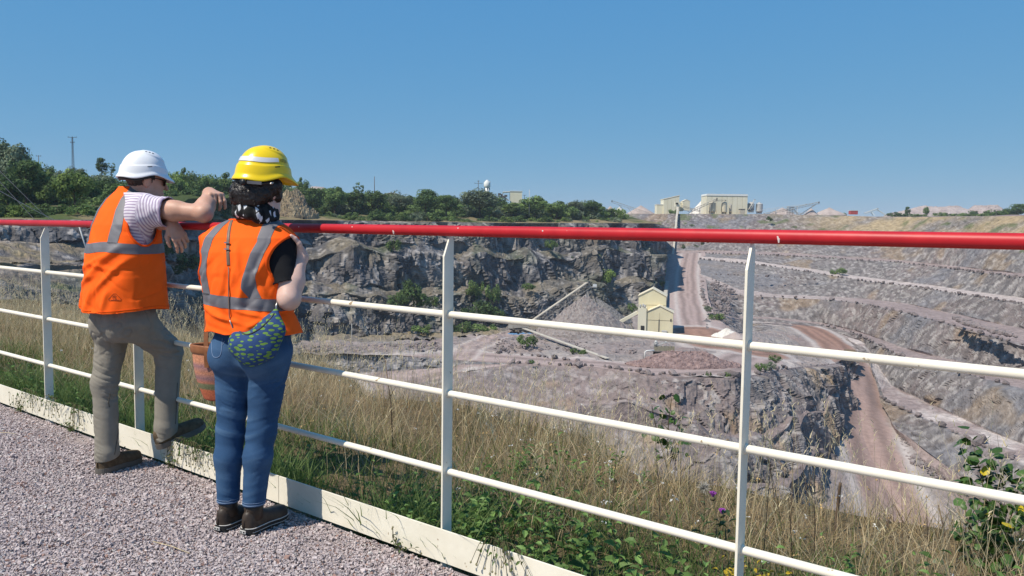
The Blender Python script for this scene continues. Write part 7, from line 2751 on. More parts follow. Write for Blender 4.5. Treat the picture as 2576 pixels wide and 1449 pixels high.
# bushes inside the quarry
for i, (kind, x, top, base, w, d, lab) in enumerate((
    ("bushdark", 1040, 690, 770, 84, 240, "large dark bush in the middle of the left cliff"),
    ("bushdark", 1000, 720, 776, 60, 241, "dark bush at the left foot of the large cliff bush"),
    ("bushdark", 1090, 735, 772, 40, 244, "small dark bush right of the large cliff bush"),
    ("bush", 1196, 690, 752, 46, 268, "upper bush in the cleft of the left cliff"), ("bushdark", 1215, 740, 800, 66, 262, "middle dark bush in the cleft of the left cliff"),
    ("bushdark", 1176, 760, 806, 50, 258, "lower left bush in the cleft of the left cliff"), ("bushdark", 1250, 764, 812, 60, 266, "lower right bush in the cleft of the left cliff"),
    ("bush", 1240, 700, 762, 40, 272, "right upper bush in the cleft of the left cliff"),
    ("bush", 1160, 800, 840, 60, 250, "green bush at the cliff foot, left one by the side road"), ("bush", 1215, 806, 842, 70, 254, "green bush at the cliff foot, right one by the side road"),
    ("bush", 1060, 810, 838, 60, 238, "green bush at the foot of the cliff left of the middle post"), ("bush", 990, 590, 640, 44, 262, "green bush on the upper ledge right of the orange vest"),
    ("bush", 1185, 604, 640, 26, 290, "bush on the upper ledge near the middle post"), ("bush", 1386, 596, 628, 34, 312, "bush on the upper ledge right of the middle post"),
    ("bushdark", 1440, 640, 668, 34, 320, "bush on the cliff right of the grey rock slab"), ("bushlight", 1498, 632, 668, 34, 326, "bush on the dry grass spur of the cliff"),
    ("bushlight", 1525, 668, 716, 56, 322, "large green patch of bush low on the dry grass spur"), ("bush", 1330, 706, 730, 36, 290, "bush on the lower ledge above the stockpile"),
    ("bush", 1326, 832, 872, 52, 216, "bush standing before the lower conveyor"), ("bush", 1442, 872, 890, 22, 208, "small bush beside the lower conveyor, left of two"), ("bush", 1464, 874, 894, 26, 206, "small bush beside the lower conveyor, right of two"),
    ("bush", 1338, 902, 916, 16, 190, "tiny bush on the platform road edge"), ("bush", 1782, 928, 956, 16, 176, "small upright bush on the platform edge, left of the right post"), ("bush", 1832, 930, 954, 22, 176, "small bush on the platform edge close to the right post"),
    ("bush", 1912, 908, 934, 30, 188, "bush right of the right post on the platform edge"), ("bush", 1950, 888, 912, 34, 196, "second bush right of the right post on the platform edge"), ("bushpale", 1936, 905, 930, 36, 190, "pale bush between the two right of the right post"),
    ("bush", 1800, 782, 806, 44, 282, "bush on the slope right of the haul ramp, larger one"), ("bushpale", 1780, 765, 785, 24, 292, "bush on the slope right of the haul ramp, smaller one"),
    ("bush", 1590, 756, 786, 26, 310, "bush at the cliff corner behind the cream building"), ("bushlight", 1660, 698, 736, 30, 360, "bush left of the inclined belt, lower one"), ("bushlight", 1664, 656, 690, 26, 395, "bush left of the inclined belt, upper one"),
    ("bush", 2118, 668, 690, 26, 372, "bush on the second bench of the right wall, right of two"), ("bush", 2098, 673, 692, 20, 376, "bush on the second bench of the right wall, left of two"), ("bush", 2098, 645, 655, 12, 393, "tiny bush on the first bench of the right wall"),
    ("bushdark", 1936, 541, 556, 18, 478, "dark bush on the far face below the right stacker conveyor"), ("bush", 1740, 560, 574, 18, 500, "bush on the far face right of the belt tower"), ("bush", 1856, 568, 576, 14, 490, "small bush on the far face, left of three"),
    ("bush", 1998, 566, 576, 16, 470, "small bush on the far face, middle of three"), ("bush", 2038, 568, 576, 12, 468, "small bush on the far face, right of three"),
    ("bushdark", 1720, 610, 630, 12, 470, "narrow dark bush under the red rail right of the belt, first of four"), ("bushdark", 1752, 612, 628, 18, 470, "narrow dark bush under the red rail right of the belt, second of four"),
    ("tall", 1767, 606, 630, 10, 470, "narrow dark tree under the red rail right of the belt, third of four"), ("tall", 1782, 606, 630, 12, 470, "narrow dark tree under the red rail right of the belt, fourth of four"),
    ("bush", 1693, 522, 540, 26, 528, "dark bush at the head of the inclined belt"), ("bush", 1575, 536, 548, 20, 515, "bush at the left end of the plant yard"), ("bushdark", 420, 590, 640, 60, 160, "dark hanging bush on the shaded rock below the bare arms"),
    ("bushdark", 470, 620, 680, 70, 178, "larger dark hanging bush on the shaded rock between the two people"), ("bushdark", 440, 660, 690, 50, 168, "lowest dark hanging bush on the shaded rock between the two people"),
)):
    tree_px(kind, x, top, base, w, d, lab, "bushes inside the quarry")
# far right skyline
for kind, x, top, base, w, d, lab in (("tall", 2283, 520, 540, 15, 560, "left one of the two slim trees on the right skyline"), ("round", 2330, 517, 542, 18, 560, "right one of the two slim trees on the right skyline"),
                                      ("bushdark", 2250, 530, 543, 40, 540, "dark shrub line on the right skyline, left end"), ("bush", 2362, 530, 543, 34, 520, "shrub on the right skyline below the pink heap"), ("bush", 2410, 533, 545, 40, 500, "shrub on the right skyline right of the pink heap's middle"),
                                      ("bushdark", 2448, 524, 540, 28, 600, "dark shrub between the two pink heaps"), ("bush", 2300, 534, 545, 30, 530, "low shrub between the two slim trees"), ("bushdark", 2512, 520, 544, 60, 480, "dark shrub right of the pink heaps"),
                                      ("dark", 2558, 508, 544, 46, 460, "dark tree at the right edge of the skyline"), ("dark", 2600, 500, 544, 60, 450, "dark tree beyond the right edge of the skyline"), ("bush", 2475, 532, 545, 40, 470, "shrub below the second pink heap"),
                                      ("bushdark", 2490, 526, 545, 46, 500, "dark shrub in front of the smaller pink heap"), ("bush", 2432, 531, 545, 40, 520, "green shrub in the dip between the pink heaps"), ("bushdark", 2386, 533, 545, 36, 540, "dark low shrub under the middle of the large pink heap"), ("bush", 2318, 535, 545, 36, 530, "green low shrub at the foot of the right slim tree"), ("bushdark", 2268, 531, 545, 30, 545, "dark shrub at the foot of the left slim tree"), ("bushdark", 2540, 518, 546, 50, 470, "tall dark shrub left of the tree at the right edge"), ("bushdark", 2060, 531, 540, 12, 640, "tiny dark shrub right of the right stacker"), ("bushdark", 2032, 528, 540, 14, 660, "tiny dark shrub behind the right stacker"), ("bush", 2120, 532, 540, 20, 640, "tiny shrub left of the small red container")):
    tree_px(kind, x, top, base + 4, w, d, lab, "trees on the right skyline")


# ------------------------------------------------------------------ boulders
def boulder_mesh(rng):
    bm = bmesh.new()
    bmesh.ops.create_icosphere(bm, subdivisions=1, radius=1.0)
    for v in bm.verts:
        c = np.array(v.co)
        c = np.sign(c) * np.abs(c) ** 0.7 * rng.uniform(0.75, 1.15) * np.array([1, 0.8, 0.72])
        v.co = Vector(c)
    me = bpy.data.meshes.new("boulder")
    bm.to_mesh(me)
    bm.free()
    return me


M_BOULDER = material("boulder_rock", [(0.3, tuple(C_ROCK * 0.8)), (0.7, tuple(C_PINK * 1.15))], scale=1.2, detail=6, rough=0.95, spec=0.1, rand=0.25, bump=[(4, 0.8, 0.2)])
rb_ = np.random.default_rng(77)
BOULD = [boulder_mesh(rb_) for _ in range(7)]
for m in BOULD:
    m.materials.append(M_BOULDER)


def row_points(line, step, rng):
    P = np.array(line)
    d = np.concatenate([[0], np.cumsum(np.linalg.norm(np.diff(P, axis=0), axis=1))])
    out = []
    s = 0.0
    while s < d[-1]:
        out.append([np.interp(s, d, P[:, k]) for k in range(3)])
        s += step * rng.uniform(0.55, 1.6)
    return np.array(out)


def boulder_row(line, step, size, label, group, skip=0.0):
    for p in row_points(line, step, rb_):
        if rb_.uniform() < skip:
            continue
        s = size * np.exp(rb_.normal(0, 0.35))
        o = bpy.data.objects.new("boulder", BOULD[int(rb_.integers(7))])
        COL.objects.link(o)
        o.location = p + np.array([rb_.normal(0, 0.4), rb_.normal(0, 0.6), s * 0.35])
        o.rotation_euler = (rb_.normal(0, 0.3), rb_.normal(0, 0.3), rb_.uniform(0, 6.28))
        o.scale = (s * rb_.uniform(0.8, 1.5), s, s)
        tag(o, label, "boulder", group)


boulder_row([p + v3(0, 1.5, 0.1) for p in FW_[0][4:9]], 1.5, 0.62, "dark boulder in the row along the platform edge below the cream building", "boulders on the platform edge")
boulder_row(RWG[[i for i in range(len(RWG)) if True][0]][0:1].tolist() * 2 if False else [p + v3(0, 0, 0.3) for p in RW[12][7:]], 2.8, 0.65, "boulder in the lowest row on the right, beside the white road", "boulders beside the white road")
boulder_row([p + v3(0, 0, 0.3) for p in RW[10][5:]], 3.0, 0.55, "boulder in the second lowest row on the right wall", "boulders on the fourth bench", 0.15)
boulder_row([p + v3(0, 0, 0.3) for p in RW[8][3:]], 3.0, 0.62, "boulder in the middle row on the right wall", "boulders on the third bench", 0.1)
boulder_row([atz(1262, 886, -31.3), atz(1330, 893, -31.4), atz(1420, 905, -31.3), atz(1480, 912, -31.2)], 2.6, 0.6, "small boulder on the bank below the lower conveyor", "boulders below the lower conveyor")


def boulder_mass(name, lines, step, size, label):
    V, F_ = [], []
    base = BOULD[0]
    src = []
    for m in BOULD:
        src.append((np.array([v.co[:] for v in m.vertices]), np.array([p.vertices[:] for p in m.polygons])))
    off = 0
    for line in lines:
        for p in row_points(line, step, rb_):
            v, f = src[int(rb_.integers(7))]
            s = size * np.exp(rb_.normal(0, 0.3))
            a = rb_.uniform(0, 6.28)
            R = np.array([[math.cos(a), -math.sin(a), 0], [math.sin(a), math.cos(a), 0], [0, 0, 1]])
            V.append(v @ R.T * s + p + np.array([rb_.normal(0, 0.3), rb_.normal(0, 0.5), s * 0.3]))
            F_.append(f + off)
            off += len(v)
    me = mesh_np(name, np.concatenate(V), np.concatenate(F_))
    tag(link(name, me, M_BOULDER), label, "rocks", kind='stuff')


boulder_mass("bench_edge_rocks", [[p + v3(0, 0, 0.2) for p in RW[4][2:]], [p + v3(0, 0, 0.2) for p in RW[6][2:]], A([(1764, 700, 388), (1768, 745, 335), (1790, 795, 292), (1830, 812, 275)]), A([(1800, 690, 384), (1880, 693, 376), (1950, 697, 372), (2060, 703, 366)])],
             2.0, 0.55, "rows of rocks edging the upper benches of the right wall")
# loose rubble on the slopes
rub = []
src = [(np.array([v.co[:] for v in m.vertices]), np.array([p.vertices[:] for p in m.polygons])) for m in BOULD]
V, F_, off = [], [], 0
def scatter(n, quad, zfun, smin_, smax_):
    global off
    q = [np.array(p) for p in quad]
    for k in range(n):
        u, w = rb_.uniform(), rb_.uniform()
        p = (q[0] * (1 - u) + q[1] * u) * (1 - w) + (q[3] * (1 - u) + q[2] * u) * w
        v, f = src[int(rb_.integers(7))]
        s = rb_.uniform(smin_, smax_) * (1 if rb_.uniform() > 0.08 else 1.9)
        a = rb_.uniform(0, 6.28)
        R = np.array([[math.cos(a), -math.sin(a), 0], [math.sin(a), math.cos(a), 0], [0, 0, 1]])
        V.append(v @ R.T * s + p + np.array([0, 0, zfun(u, w)]))
        F_.append(f + off)
        off += len(v)
scatter(700, [atz(760, 870, -29), atz(1140, 862, -31), atz(1140, 884, -31.5), atz(760, 884, -29)], lambda u, w: 0.1, 0.15, 0.5)
scatter(420, A([(2240, 1040, 222), (2330, 1080, 206), (2400, 1230, 180), (2280, 1160, 195)]), lambda u, w: 0.3, 0.15, 0.5)
scatter(420, [atz(1240, 850, -31), atz(1620, 868, -31), atz(1600, 890, -31.2), atz(1240, 880, -31.3)], lambda u, w: 0.1, 0.12, 0.4)
scatter(500, A([(2400, 800, 255), (2560, 850, 218), (2500, 835, 226), (2420, 815, 244)]), lambda u, w: 0.3, 0.2, 0.7)
scatter(300, A([(2050, 900, 262), (2100, 930, 245), (2085, 1010, 215), (2075, 1000, 222)]), lambda u, w: 0.2, 0.15, 0.5)
scatter(160, A([(1790, 700, 380), (1790, 790, 300), (1830, 800, 290), (1850, 730, 368)]), lambda u, w: 0.2, 0.3, 0.8)
me = mesh_np("loose_rubble", np.concatenate(V), np.concatenate(F_))
tag(link("loose_rubble", me, M_BOULDER), "loose rubble scattered over the quarry slopes", "rubble", kind='stuff')


# ------------------------------------------------------------------ stockpiles
def heap(name, c, rx, ry, h, rz, mat, label, seed, lump=0.06, flat_top=0.0):
    n, m = 110, 42
    r = np.linspace(0, 1, m)
    a = np.linspace(0, 2 * np.pi, n, endpoint=False)
    Rr, Aa = np.meshgrid(r, a, indexing='ij')
    x, y = Rr * np.cos(Aa) * rx, Rr * np.sin(Aa) * ry
    z = h * np.clip(1 - Rr, 0, 1 - flat_top) / (1 - flat_top)
    P = np.stack([x.ravel(), y.ravel(), z.ravel()], 1)
    nz = fbm(P / (rx * 0.35), 4, seed)
    _, _, c2 = cells(P / max(rx * 0.045, 0.3), seed + 3)
    P[:, 2] += nz * h * lump * 2 + (c2 - 0.5) * h * lump
    P[:, :2] *= (1 + 0.08 * fbm(np.stack([np.cos(Aa.ravel()) * 2, np.sin(Aa.ravel()) * 2, np.zeros(n * m)], 1), 2, seed + 1))[:, None]
    P[-n:, 2] -= h * 0.15
    i, j = np.meshgrid(np.arange(m - 1), np.arange(n), indexing='ij')
    q = np.stack([(i * n + j).ravel(), ((i + 1) * n + j).ravel(), ((i + 1) * n + (j + 1) % n).ravel(), (i * n + (j + 1) % n).ravel()], 1)
    o = link(name, mesh_np(name, P, q), mat)
    o.location = c
    o.rotation_euler = (0, 0, rz)
    tag(o, label, "stockpile")
    return o


M_PILE = material("crushed_pink_stone", [(0.3, tuple(C_PINK * 0.95)), (0.7, tuple(C_PALE * 0.92))], scale=1.3, detail=8, rough=0.95, spec=0.1, bump=[(4, 1.0, 0.3), (12, 0.6, 0.1)])
M_PILE_R = material("red_blasted_rock", [(0.3, (0.15, 0.10, 0.095)), (0.7, (0.36, 0.255, 0.235))], scale=1.0, detail=8, rough=0.95, spec=0.1, bump=[(3, 1.0, 0.4)])
M_PILE_W = material("white_sand", [(0.35, (0.56, 0.52, 0.47)), (0.7, (0.70, 0.67, 0.62))], scale=0.6, detail=5, rough=0.95, spec=0.1, bump=[(3, 0.4, 0.2)])
M_PILE_G = material("grey_stone", [(0.3, (0.15, 0.145, 0.14)), (0.7, (0.27, 0.25, 0.24))], scale=1.2, detail=7, rough=0.95, spec=0.1, bump=[(4, 1.0, 0.3)])
M_PILE_P = material("pale_pink_sand", [(0.3, (0.33, 0.265, 0.24)), (0.7, (0.45, 0.375, 0.34))], scale=0.25, detail=6, rough=0.95, spec=0.1, bump=[(1.5, 0.5, 0.4)])
M_PILE_F = material("pink_spoil", [(0.3, (0.28, 0.215, 0.20)), (0.7, (0.46, 0.385, 0.355))], scale=0.06, detail=8, rough=0.95, spec=0.1, bump=[(0.4, 0.8, 2.0)])
heap("stone_heap", atz(1472, 842, -31.4), 16.5, 12, 12.5, 0, M_PILE, "large pinkish cone of crushed stone under the inclined conveyor", 610)
heap("stone_heap", atz(1500, 806, -31.4), 13.0, 8, 8.0, 0, M_PILE_G, "grey cone of stone behind the large pink cone", 620)
heap("stone_heap", atz(1720, 918, -31.0), 14.0, 6.0, 3.0, 0, M_PILE_R, "long low heap of red blasted rock in front of the feeder", 630, 0.16, 0.35)
heap("stone_heap", atz(1828, 848, -31.2), 4.6, 5, 3.0, 0, M_PILE_W, "small white cone of sand on the brown yard beside the right post", 640, 0.09)
heap("stone_heap", at(1850, 850, 234), 3.6, 3, 1.8, 0, M_PILE_P, "small pinkish cone touching the white cone of sand", 650, 0.03)
heap("stone_heap", at(1535, 538, 560), 5.2, 5, 5.6, 0, M_PILE_P, "pink stockpile at the left end of the plant", 660, 0.02)
heap("stone_heap", at(1558, 538, 548), 4.6, 5, 4.8, 0, M_PILE_W, "white stockpile under the left stacker conveyor", 665, 0.02)
heap("stone_heap", at(1612, 538, 570), 10, 8, 6.0, 0, M_PILE_P, "broad pale stockpile right of the left stacker conveyor", 670, 0.02)
heap("stone_heap", at(1762, 538, 575), 8, 8, 9.0, 0, M_PILE_W, "grey white stockpile behind the loading conveyor", 675, 0.02)
heap("stone_heap", at(1968, 541, 545), 10, 8, 5.0, 0, M_PILE_P, "pale stockpile under the right stacker conveyors", 680, 0.02)
heap("stone_heap", at(2040, 541, 530), 5, 5, 4.4, 0, M_PILE_P, "pale cone at the head of the right stacker conveyor", 685, 0.02)
heap("stone_heap", at(2086, 541, 640), 14, 10, 6.0, 0, M_PILE_P, "low pink stockpile right of the stackers", 688, 0.03)
heap("spoil_heap", at(2362, 546, 1150), 78, 40, 15, 0, M_PILE_F, "large pale pink spoil heap on the right skyline", 690, 0.10, 0.3)
heap("spoil_heap", at(2478, 546, 1150), 40, 30, 15.5, 0, M_PILE_F, "smaller pale pink spoil heap at the right of the skyline", 695, 0.10, 0.4)
heap("spoil_heap", at(800, 500, 900), 22, 20, 13, 0, M_PILE_P, "distant pink spoil heap showing over the wood right of the yellow helmet", 697, 0.04, 0.3)
heap("spoil_heap", at(986, 510, 900), 18, 18, 10.5, 0, M_PILE_P, "distant pink spoil heap showing over the wood near the bare pole", 698, 0.04, 0.3)
M_TANROCK = material("tan_outcrop", [(0.3, (0.17, 0.13, 0.10)), (0.55, (0.33, 0.255, 0.16)), (0.75, (0.50, 0.42, 0.29))], scale=0.28, detail=8, rough=0.95, spec=0.1, bump=[(0.8, 1.0, 0.8), (3, 0.8, 0.3)])
heap("rock_mound", at(735, 548, 262), 8.5, 7, 8.5, 0.2, M_TANROCK, "tan rocky mound on the cliff rim right of the scarf", 700, 0.16, 0.15)
heap("rock_mound", at(585, 548, 262), 7.0, 7, 8.0, 0.2, M_TANROCK, "grey tan rocky mound on the cliff rim left of the dark hair", 704, 0.16, 0.15)

# ------------------------------------------------------------------ buildings and machinery
M_CLAD = material("cream_cladding", [(0.35, (0.62, 0.55, 0.36)), (0.65, (0.69, 0.62, 0.42))], scale=0.4, stretch=(1, 1, 0.2), rough=0.6, spec=0.3)
M_CLAD2 = material("pale_cladding", [(0.35, (0.66, 0.61, 0.46)), (0.65, (0.73, 0.68, 0.53))], scale=0.3, stretch=(1, 1, 0.2), rough=0.6, spec=0.3)
M_ROOF = material("cream_roof", [(0.35, (0.66, 0.57, 0.40)), (0.65, (0.74, 0.65, 0.48))], scale=0.4, rough=0.55, spec=0.35)
M_STEEL = flat("galvanised_steel", (0.44, 0.43, 0.41), 0.55, 0.4, 0.2)
M_DSTEEL = flat("dark_steel", (0.10, 0.095, 0.09), 0.7, 0.3, 0.2)
M_DUSTY = material("dusty_concrete", [(0.3, (0.38, 0.34, 0.28)), (0.7, (0.52, 0.47, 0.39))], scale=0.6, rough=0.9)
M_OPEN = flat("dark_opening", (0.025, 0.024, 0.022), 0.9)
M_WHITE = flat("white_sheet_metal", (0.70, 0.70, 0.67), 0.5)
M_SILO = material("stained_silo", [(0.35, (0.50, 0.44, 0.32)), (0.65, (0.66, 0.60, 0.46))], scale=0.5, stretch=(1, 1, 0.15), rough=0.65)


def gable_hall(root, w, d, h, hr, wallmat, roofmat, rz, off=(0, 0, 0), panels=0, over=0.25):
    """Walls, two roof slopes and cladding ribs; front at -y."""
    M = Matrix.Translation(Vector(off)) @ Matrix.Rotation(rz, 4, 'Z')
    MB().prism([(-w / 2, -0.3), (w / 2, -0.3), (w / 2, h), (0, h + hr), (-w / 2, h)], 0, d, M).build("wall", wallmat, root)
    for s in (-1, 1):
        mb = MB()
        a = Vector((s * (w / 2 + over), -over, h - over * hr / (w / 2)))
        b = Vector((0, -over, h + hr))
        t = Vector((0, 0, 0.16))
        vs = [a, b, Vector((b.x, d + over, b.z)), Vector((a.x, d + over, a.z))]
        vs = [M @ (v + Vector((0, 0, 0.02))) for v in vs] + [M @ (v + t) for v in vs]
        mb.add(vs, [(0, 1, 2, 3), (7, 6, 5, 4), (0, 4, 5, 1), (1, 5, 6, 2), (2, 6, 7, 3), (3, 7, 4, 0)])
        mb.build("roof_slope", roofmat, root)
    return M


def seams(root, M, w, h, n, mat, y=-0.03):
    for i in range(1, n):
        x = -w / 2 + w * i / n
        mb = MB()
        mb.box((x, y, h / 2), (0.09, 0.05, h), 0, M)
        mb.build("cladding_seam", mat, root)


M_SEAMC = flat("cladding_joint", (0.46, 0.40, 0.26), 0.7)
bb0 = atz(1651, 839, -31.0)
crush = empty("crusher_building", bb0)
tag(crush, "cream metal clad crusher building of two gabled blocks beside the haul ramp", "building")
rz = math.radians(-12)
M1 = gable_hall(crush, 8.3, 7.5, 6.6, 2.0, M_CLAD, M_ROOF, rz, (0.85, 0, 0))
seams(crush, M1, 8.3, 6.5, 2, M_SEAMC)
MB().box((0, -0.05, 4.2), (8.3, 0.06, 0.10), 0, M1).build("cladding_seam", M_SEAMC, crush)
MB().box((-0.1, -0.07, 2.2), (0.28, 0.06, 4.4), 0, M1).build("ladder_duct", M_DSTEEL, crush)
MB().box((3.5, -0.07, 4.3), (0.35, 0.06, 0.8), 0, M1).build("window", M_OPEN, crush)
MB().box((1.6, -0.9, 0.5), (1.6, 1.4, 1.3), 0, M1).build("hopper", M_STEEL, crush)
M2 = gable_hall(crush, 8.6, 8.5, 11.2, 2.3, M_CLAD, M_ROOF, rz, (-0.6, 5.2, 0))
MB().box((0, -0.05, 8.4), (8.6, 0.06, 0.10), 0, M2).build("cladding_seam", M_SEAMC, crush)
M3 = Matrix.Translation(Vector((-4.45, 0.6, 0))) @ Matrix.Rotation(rz, 4, 'Z')
MB().box((0, 2.4, 3.75), (2.6, 4.6, 7.9), 0, M3).build("side_tower", M_CLAD2, crush)
MB().box((0.2, 0.08, 1.5), (1.1, 0.2, 1.6), 0, M3).build("doorway", M_OPEN, crush)
hr_ = MB()
for x in np.linspace(-1.2, 1.2, 6):
    hr_.beam(M3 @ Vector((x, 0.2, 7.7)), M3 @ Vector((x, 0.2, 8.8)), 0.06, 0.06)
hr_.beam(M3 @ Vector((-1.25, 0.2, 8.8)), M3 @ Vector((1.25, 0.2, 8.8)), 0.06, 0.06)
hr_.beam(M3 @ Vector((-1.25, 0.2, 8.3)), M3 @ Vector((1.25, 0.2, 8.3)), 0.06, 0.06)
hr_.build("roof_railing", M_STEEL, crush)
for x, y, z in ((-0.7, 1.2, 8.3), (0.2, 1.4, 8.5), (0.7, 1.0, 8.2)):
    MB().lathe(M3 @ Vector((x, y, z - 0.6)), [(0.3, 0), (0.3, 0.9), (0.15, 1.2)], 10).build("vent_pipe", M_STEEL, crush, True)
tr = MB()
tp, bt_ = M3 @ Vector((-1.4, 1.5, 6.4)), M3 @ Vector((-8.8, 1.0, 2.0))
tr.beam(bt_, tp, 1.6, 0.9)
tr.build("side_chute", M_CLAD2, crush)
for f in (0.25, 0.6):
    p = bt_.lerp(tp, f)
    MB().beam((p.x, p.y, -0.2), p, 0.25, 0.25).build("chute_leg", M_STEEL, crush)
    MB().beam((p.x + 1.5, p.y, -0.2), p, 0.2, 0.2).build("chute_leg", M_STEEL, crush)


def conveyor(name, a, b, width, depth, label, legs=(), mat=None, truss=True, group=None, ground=None, rollers=0):
    """Belt on a truss from a to b; legs: fractions with support frames reaching ground z."""
    a, b = np.asarray(a, float), np.asarray(b, float)
    root = empty(name, a)
    tag(root, label, "conveyor", group)
    d = unit(b - a)
    s = unit(np.cross(d, UP))
    u = np.cross(s, d)
    mat = mat or M_STEEL
    L = np.linalg.norm(b - a)
    MB().beam(v3(0, 0, 0), b - a, width * 0.8, depth * 0.18).build("belt", M_DUSTY, root)
    fr = MB()
    for q in (-1, 1):
        for z in (0, -depth):
            fr.beam(s * q * width / 2 + u * z, b - a + s * q * width / 2 + u * z, width * 0.10, depth * 0.10)
        if truss:
            n = max(int(L / (depth * 1.6)), 3)
            for i in range(n):
                p0 = d * (L * i / n) + s * q * width / 2
                p1 = d * (L * (i + 1) / n) + s * q * width / 2
                fr.beam(p0, p1 - u * depth, width * 0.06, depth * 0.07)
                fr.beam(p1 - u * depth, p1, width * 0.06, depth * 0.07)
    fr.build("frame", mat, root)
    MB().lathe(b - a - u * depth * 0.2 - v3(0, 0, depth * 0.35), [(depth * 0.35, 0), (depth * 0.35, depth * 0.7)], 12).build("head_drum", M_DSTEEL, root)
    for i in range(rollers):
        p = d * (L * (i + 0.5) / rollers) - s * width * 0.56 * (1 if s[1] > 0 else -1) - u * depth * 0.45
        MB().box(p, (0.30, 0.2, depth * 0.34)).build("idler", M_DSTEEL, root)
    for f, spread in legs:
        p = d * (L * f) - u * depth
        gz = (ground if ground is not None else a[2]) - a[2] - 0.3
        lg = MB()
        for q in (-1, 1):
            lg.beam(p + s * q * width * 0.4, v3(p[0] + spread, p[1], gz) + s * q * width * 0.9, width * 0.16, width * 0.16)
        lg.beam(p - s * width * 0.5, p + s * width * 0.5, width * 0.1, width * 0.1)
        lg.build("support_frame", mat, root)
    return root


M_BELTG = flat("dusty_grey_steel", (0.31, 0.29, 0.265), 0.7, 0.3, 0.2)
conveyor("conveyor", at(1333, 810, 252), at(1478, 710, 254), 2.6, 1.7, "inclined conveyor rising to the top of the pink stone cone", ((0.93, -2.5), (0.93, 3.0), (0.6, 1.0)), M_BELTG, True, None, -31, 26)
hd = at(1486, 722, 254)
pl = empty("head_platform", hd)
tag(pl, "service platform at the head of the inclined conveyor", "platform")
MB().box((0, 0, 0), (3.8, 2.0, 0.3)).build("deck", M_BELTG, pl)
MB().box((1.2, -0.6, 0.5), (1.2, 0.8, 0.8)).build("motor_cover", M_WHITE, pl)
r0 = MB()
for x in np.linspace(-1.8, 1.8, 5):
    r0.beam((x, -0.95, 0.1), (x, -0.95, 1.1), 0.06, 0.06)
r0.beam((-1.85, -0.95, 1.1), (1.85, -0.95, 1.1), 0.06, 0.06)
r0.build("railing", M_BELTG, pl)
for x in (-2.0, 1.6):
    MB().beam((x * 0.3, 0, -0.2), (x * 2.2, 0, -10.5), 0.45, 0.35).build("leg", M_DSTEEL, pl)
conveyor("conveyor", atz(1530, 902, -31.0), at(1318, 826, 240), 1.4, 0.9, "long low conveyor running down towards the red rock heap", ((0.35, 0), (0.7, 0)), M_BELTG, False, None, -31.5)
# transfer house at the foot of the inclined conveyor
tb = atz(1316, 834, -31.0)
th_ = empty("transfer_station", tb)
tag(th_, "small dark machine under the foot of the inclined conveyor", "machine")
MB().box((0, 0, 1.1), (2.6, 2.2, 1.6)).build("housing", M_DSTEEL, th_)
MB().box((0.2, 0, 2.4), (3.2, 2.4, 0.9)).build("hopper", M_BELTG, th_)
for x in (-1.1, 1.1):
    MB().box((x, -0.9, 0.3), (0.2, 0.2, 1.2)).build("leg", M_DSTEEL, th_)
# belt from the crusher up to the plant
PTS = [at(1671, 765, 310), at(1680, 700, 394), at(1694, 634, 464), at(1705, 520, 520)]
incl = empty("inclined_belt", PTS[0])
tag(incl, "long inclined belt climbing from the crusher building to the plant on the skyline", "conveyor")
for i, (a, b) in enumerate(zip(PTS[:-1], PTS[1:])):
    MB().beam(a - PTS[0], b - PTS[0], 1.7 if i == 0 else 1.2, 2.0 if i == 0 else 1.1).build("gallery", M_BELTG if i == 0 else M_STEEL, incl)
    MB().beam(a - PTS[0] + v3(0, 0, 1.2 if i == 0 else 0.7), b - PTS[0] + v3(0, 0, 0.7), 1.1, 0.15).build("cover", M_DUSTY, incl)
for f, seg, gz in ((0.0, 2, 3.2), (0.30, 2, 12), (0.55, 2, 15), (0.8, 2, 12), (0.5, 1, 3)):
    p = PTS[seg] * (1 - f) + PTS[seg + 1] * f
    for q in (-1.3, 1.3):
        MB().beam(p - PTS[0] + v3(q * 0.5, 0, -0.6), p - PTS[0] + v3(q * 1.6, 0, -gz - 1), 0.35, 0.35).build("trestle_leg", M_STEEL, incl)
    MB().beam(p - PTS[0] + v3(-1.3, 0, -gz * 0.5), p - PTS[0] + v3(1.3, 0, -gz * 0.5), 0.25, 0.25).build("trestle_brace", M_STEEL, incl)
MB().box(at(1704, 514, 520) - PTS[0], (3.4, 3.0, 3.2)).build("head_house", M_CLAD2, incl)
MB().box(at(1703, 512, 518) - PTS[0], (1.6, 0.3, 1.0)).build("head_opening", M_OPEN, incl)

# feeder wall in front of the building
fb = atz(1672, 905, -31.0)
fd = empty("feeder_bay", fb)
tag(fd, "timber walled feeder bay with stairs and hopper below the cream building", "machine")
M_PLANK = material("weathered_timber", [(0.3, (0.27, 0.235, 0.16)), (0.7, (0.42, 0.37, 0.26))], scale=3, rough=0.9)
for i in range(16):
    MB().box((-2.7 + i * 0.345, 0, 0.45), (0.30, 0.22, 1.5)).build("plank", M_PLANK, fd)
for i in range(15):
    MB().box((-2.3 + i * 0.345, 1.4, 2.6), (0.30, 0.18, 1.2)).build("plank", M_PLANK, fd)
MB().box((0.1, 0.9, 1.55), (5.6, 0.9, 0.7)).build("bay_opening", M_OPEN, fd)
stp = MB()
for i in range(7):
    stp.box((-1.3 + i * 0.5, 2.4, 3.3 + 0.22 * i), (0.55, 1.0, 0.12))
stp.build("stairs", M_STEEL, fd)
rl = MB()
for x in np.linspace(-2.6, 2.6, 7):
    rl.beam((x, 1.2, 3.2), (x, 1.2, 4.2), 0.07, 0.07)
rl.beam((-2.6, 1.2, 4.2), (2.6, 1.2, 4.2), 0.08, 0.08)
rl.build("railing", M_STEEL, fd)
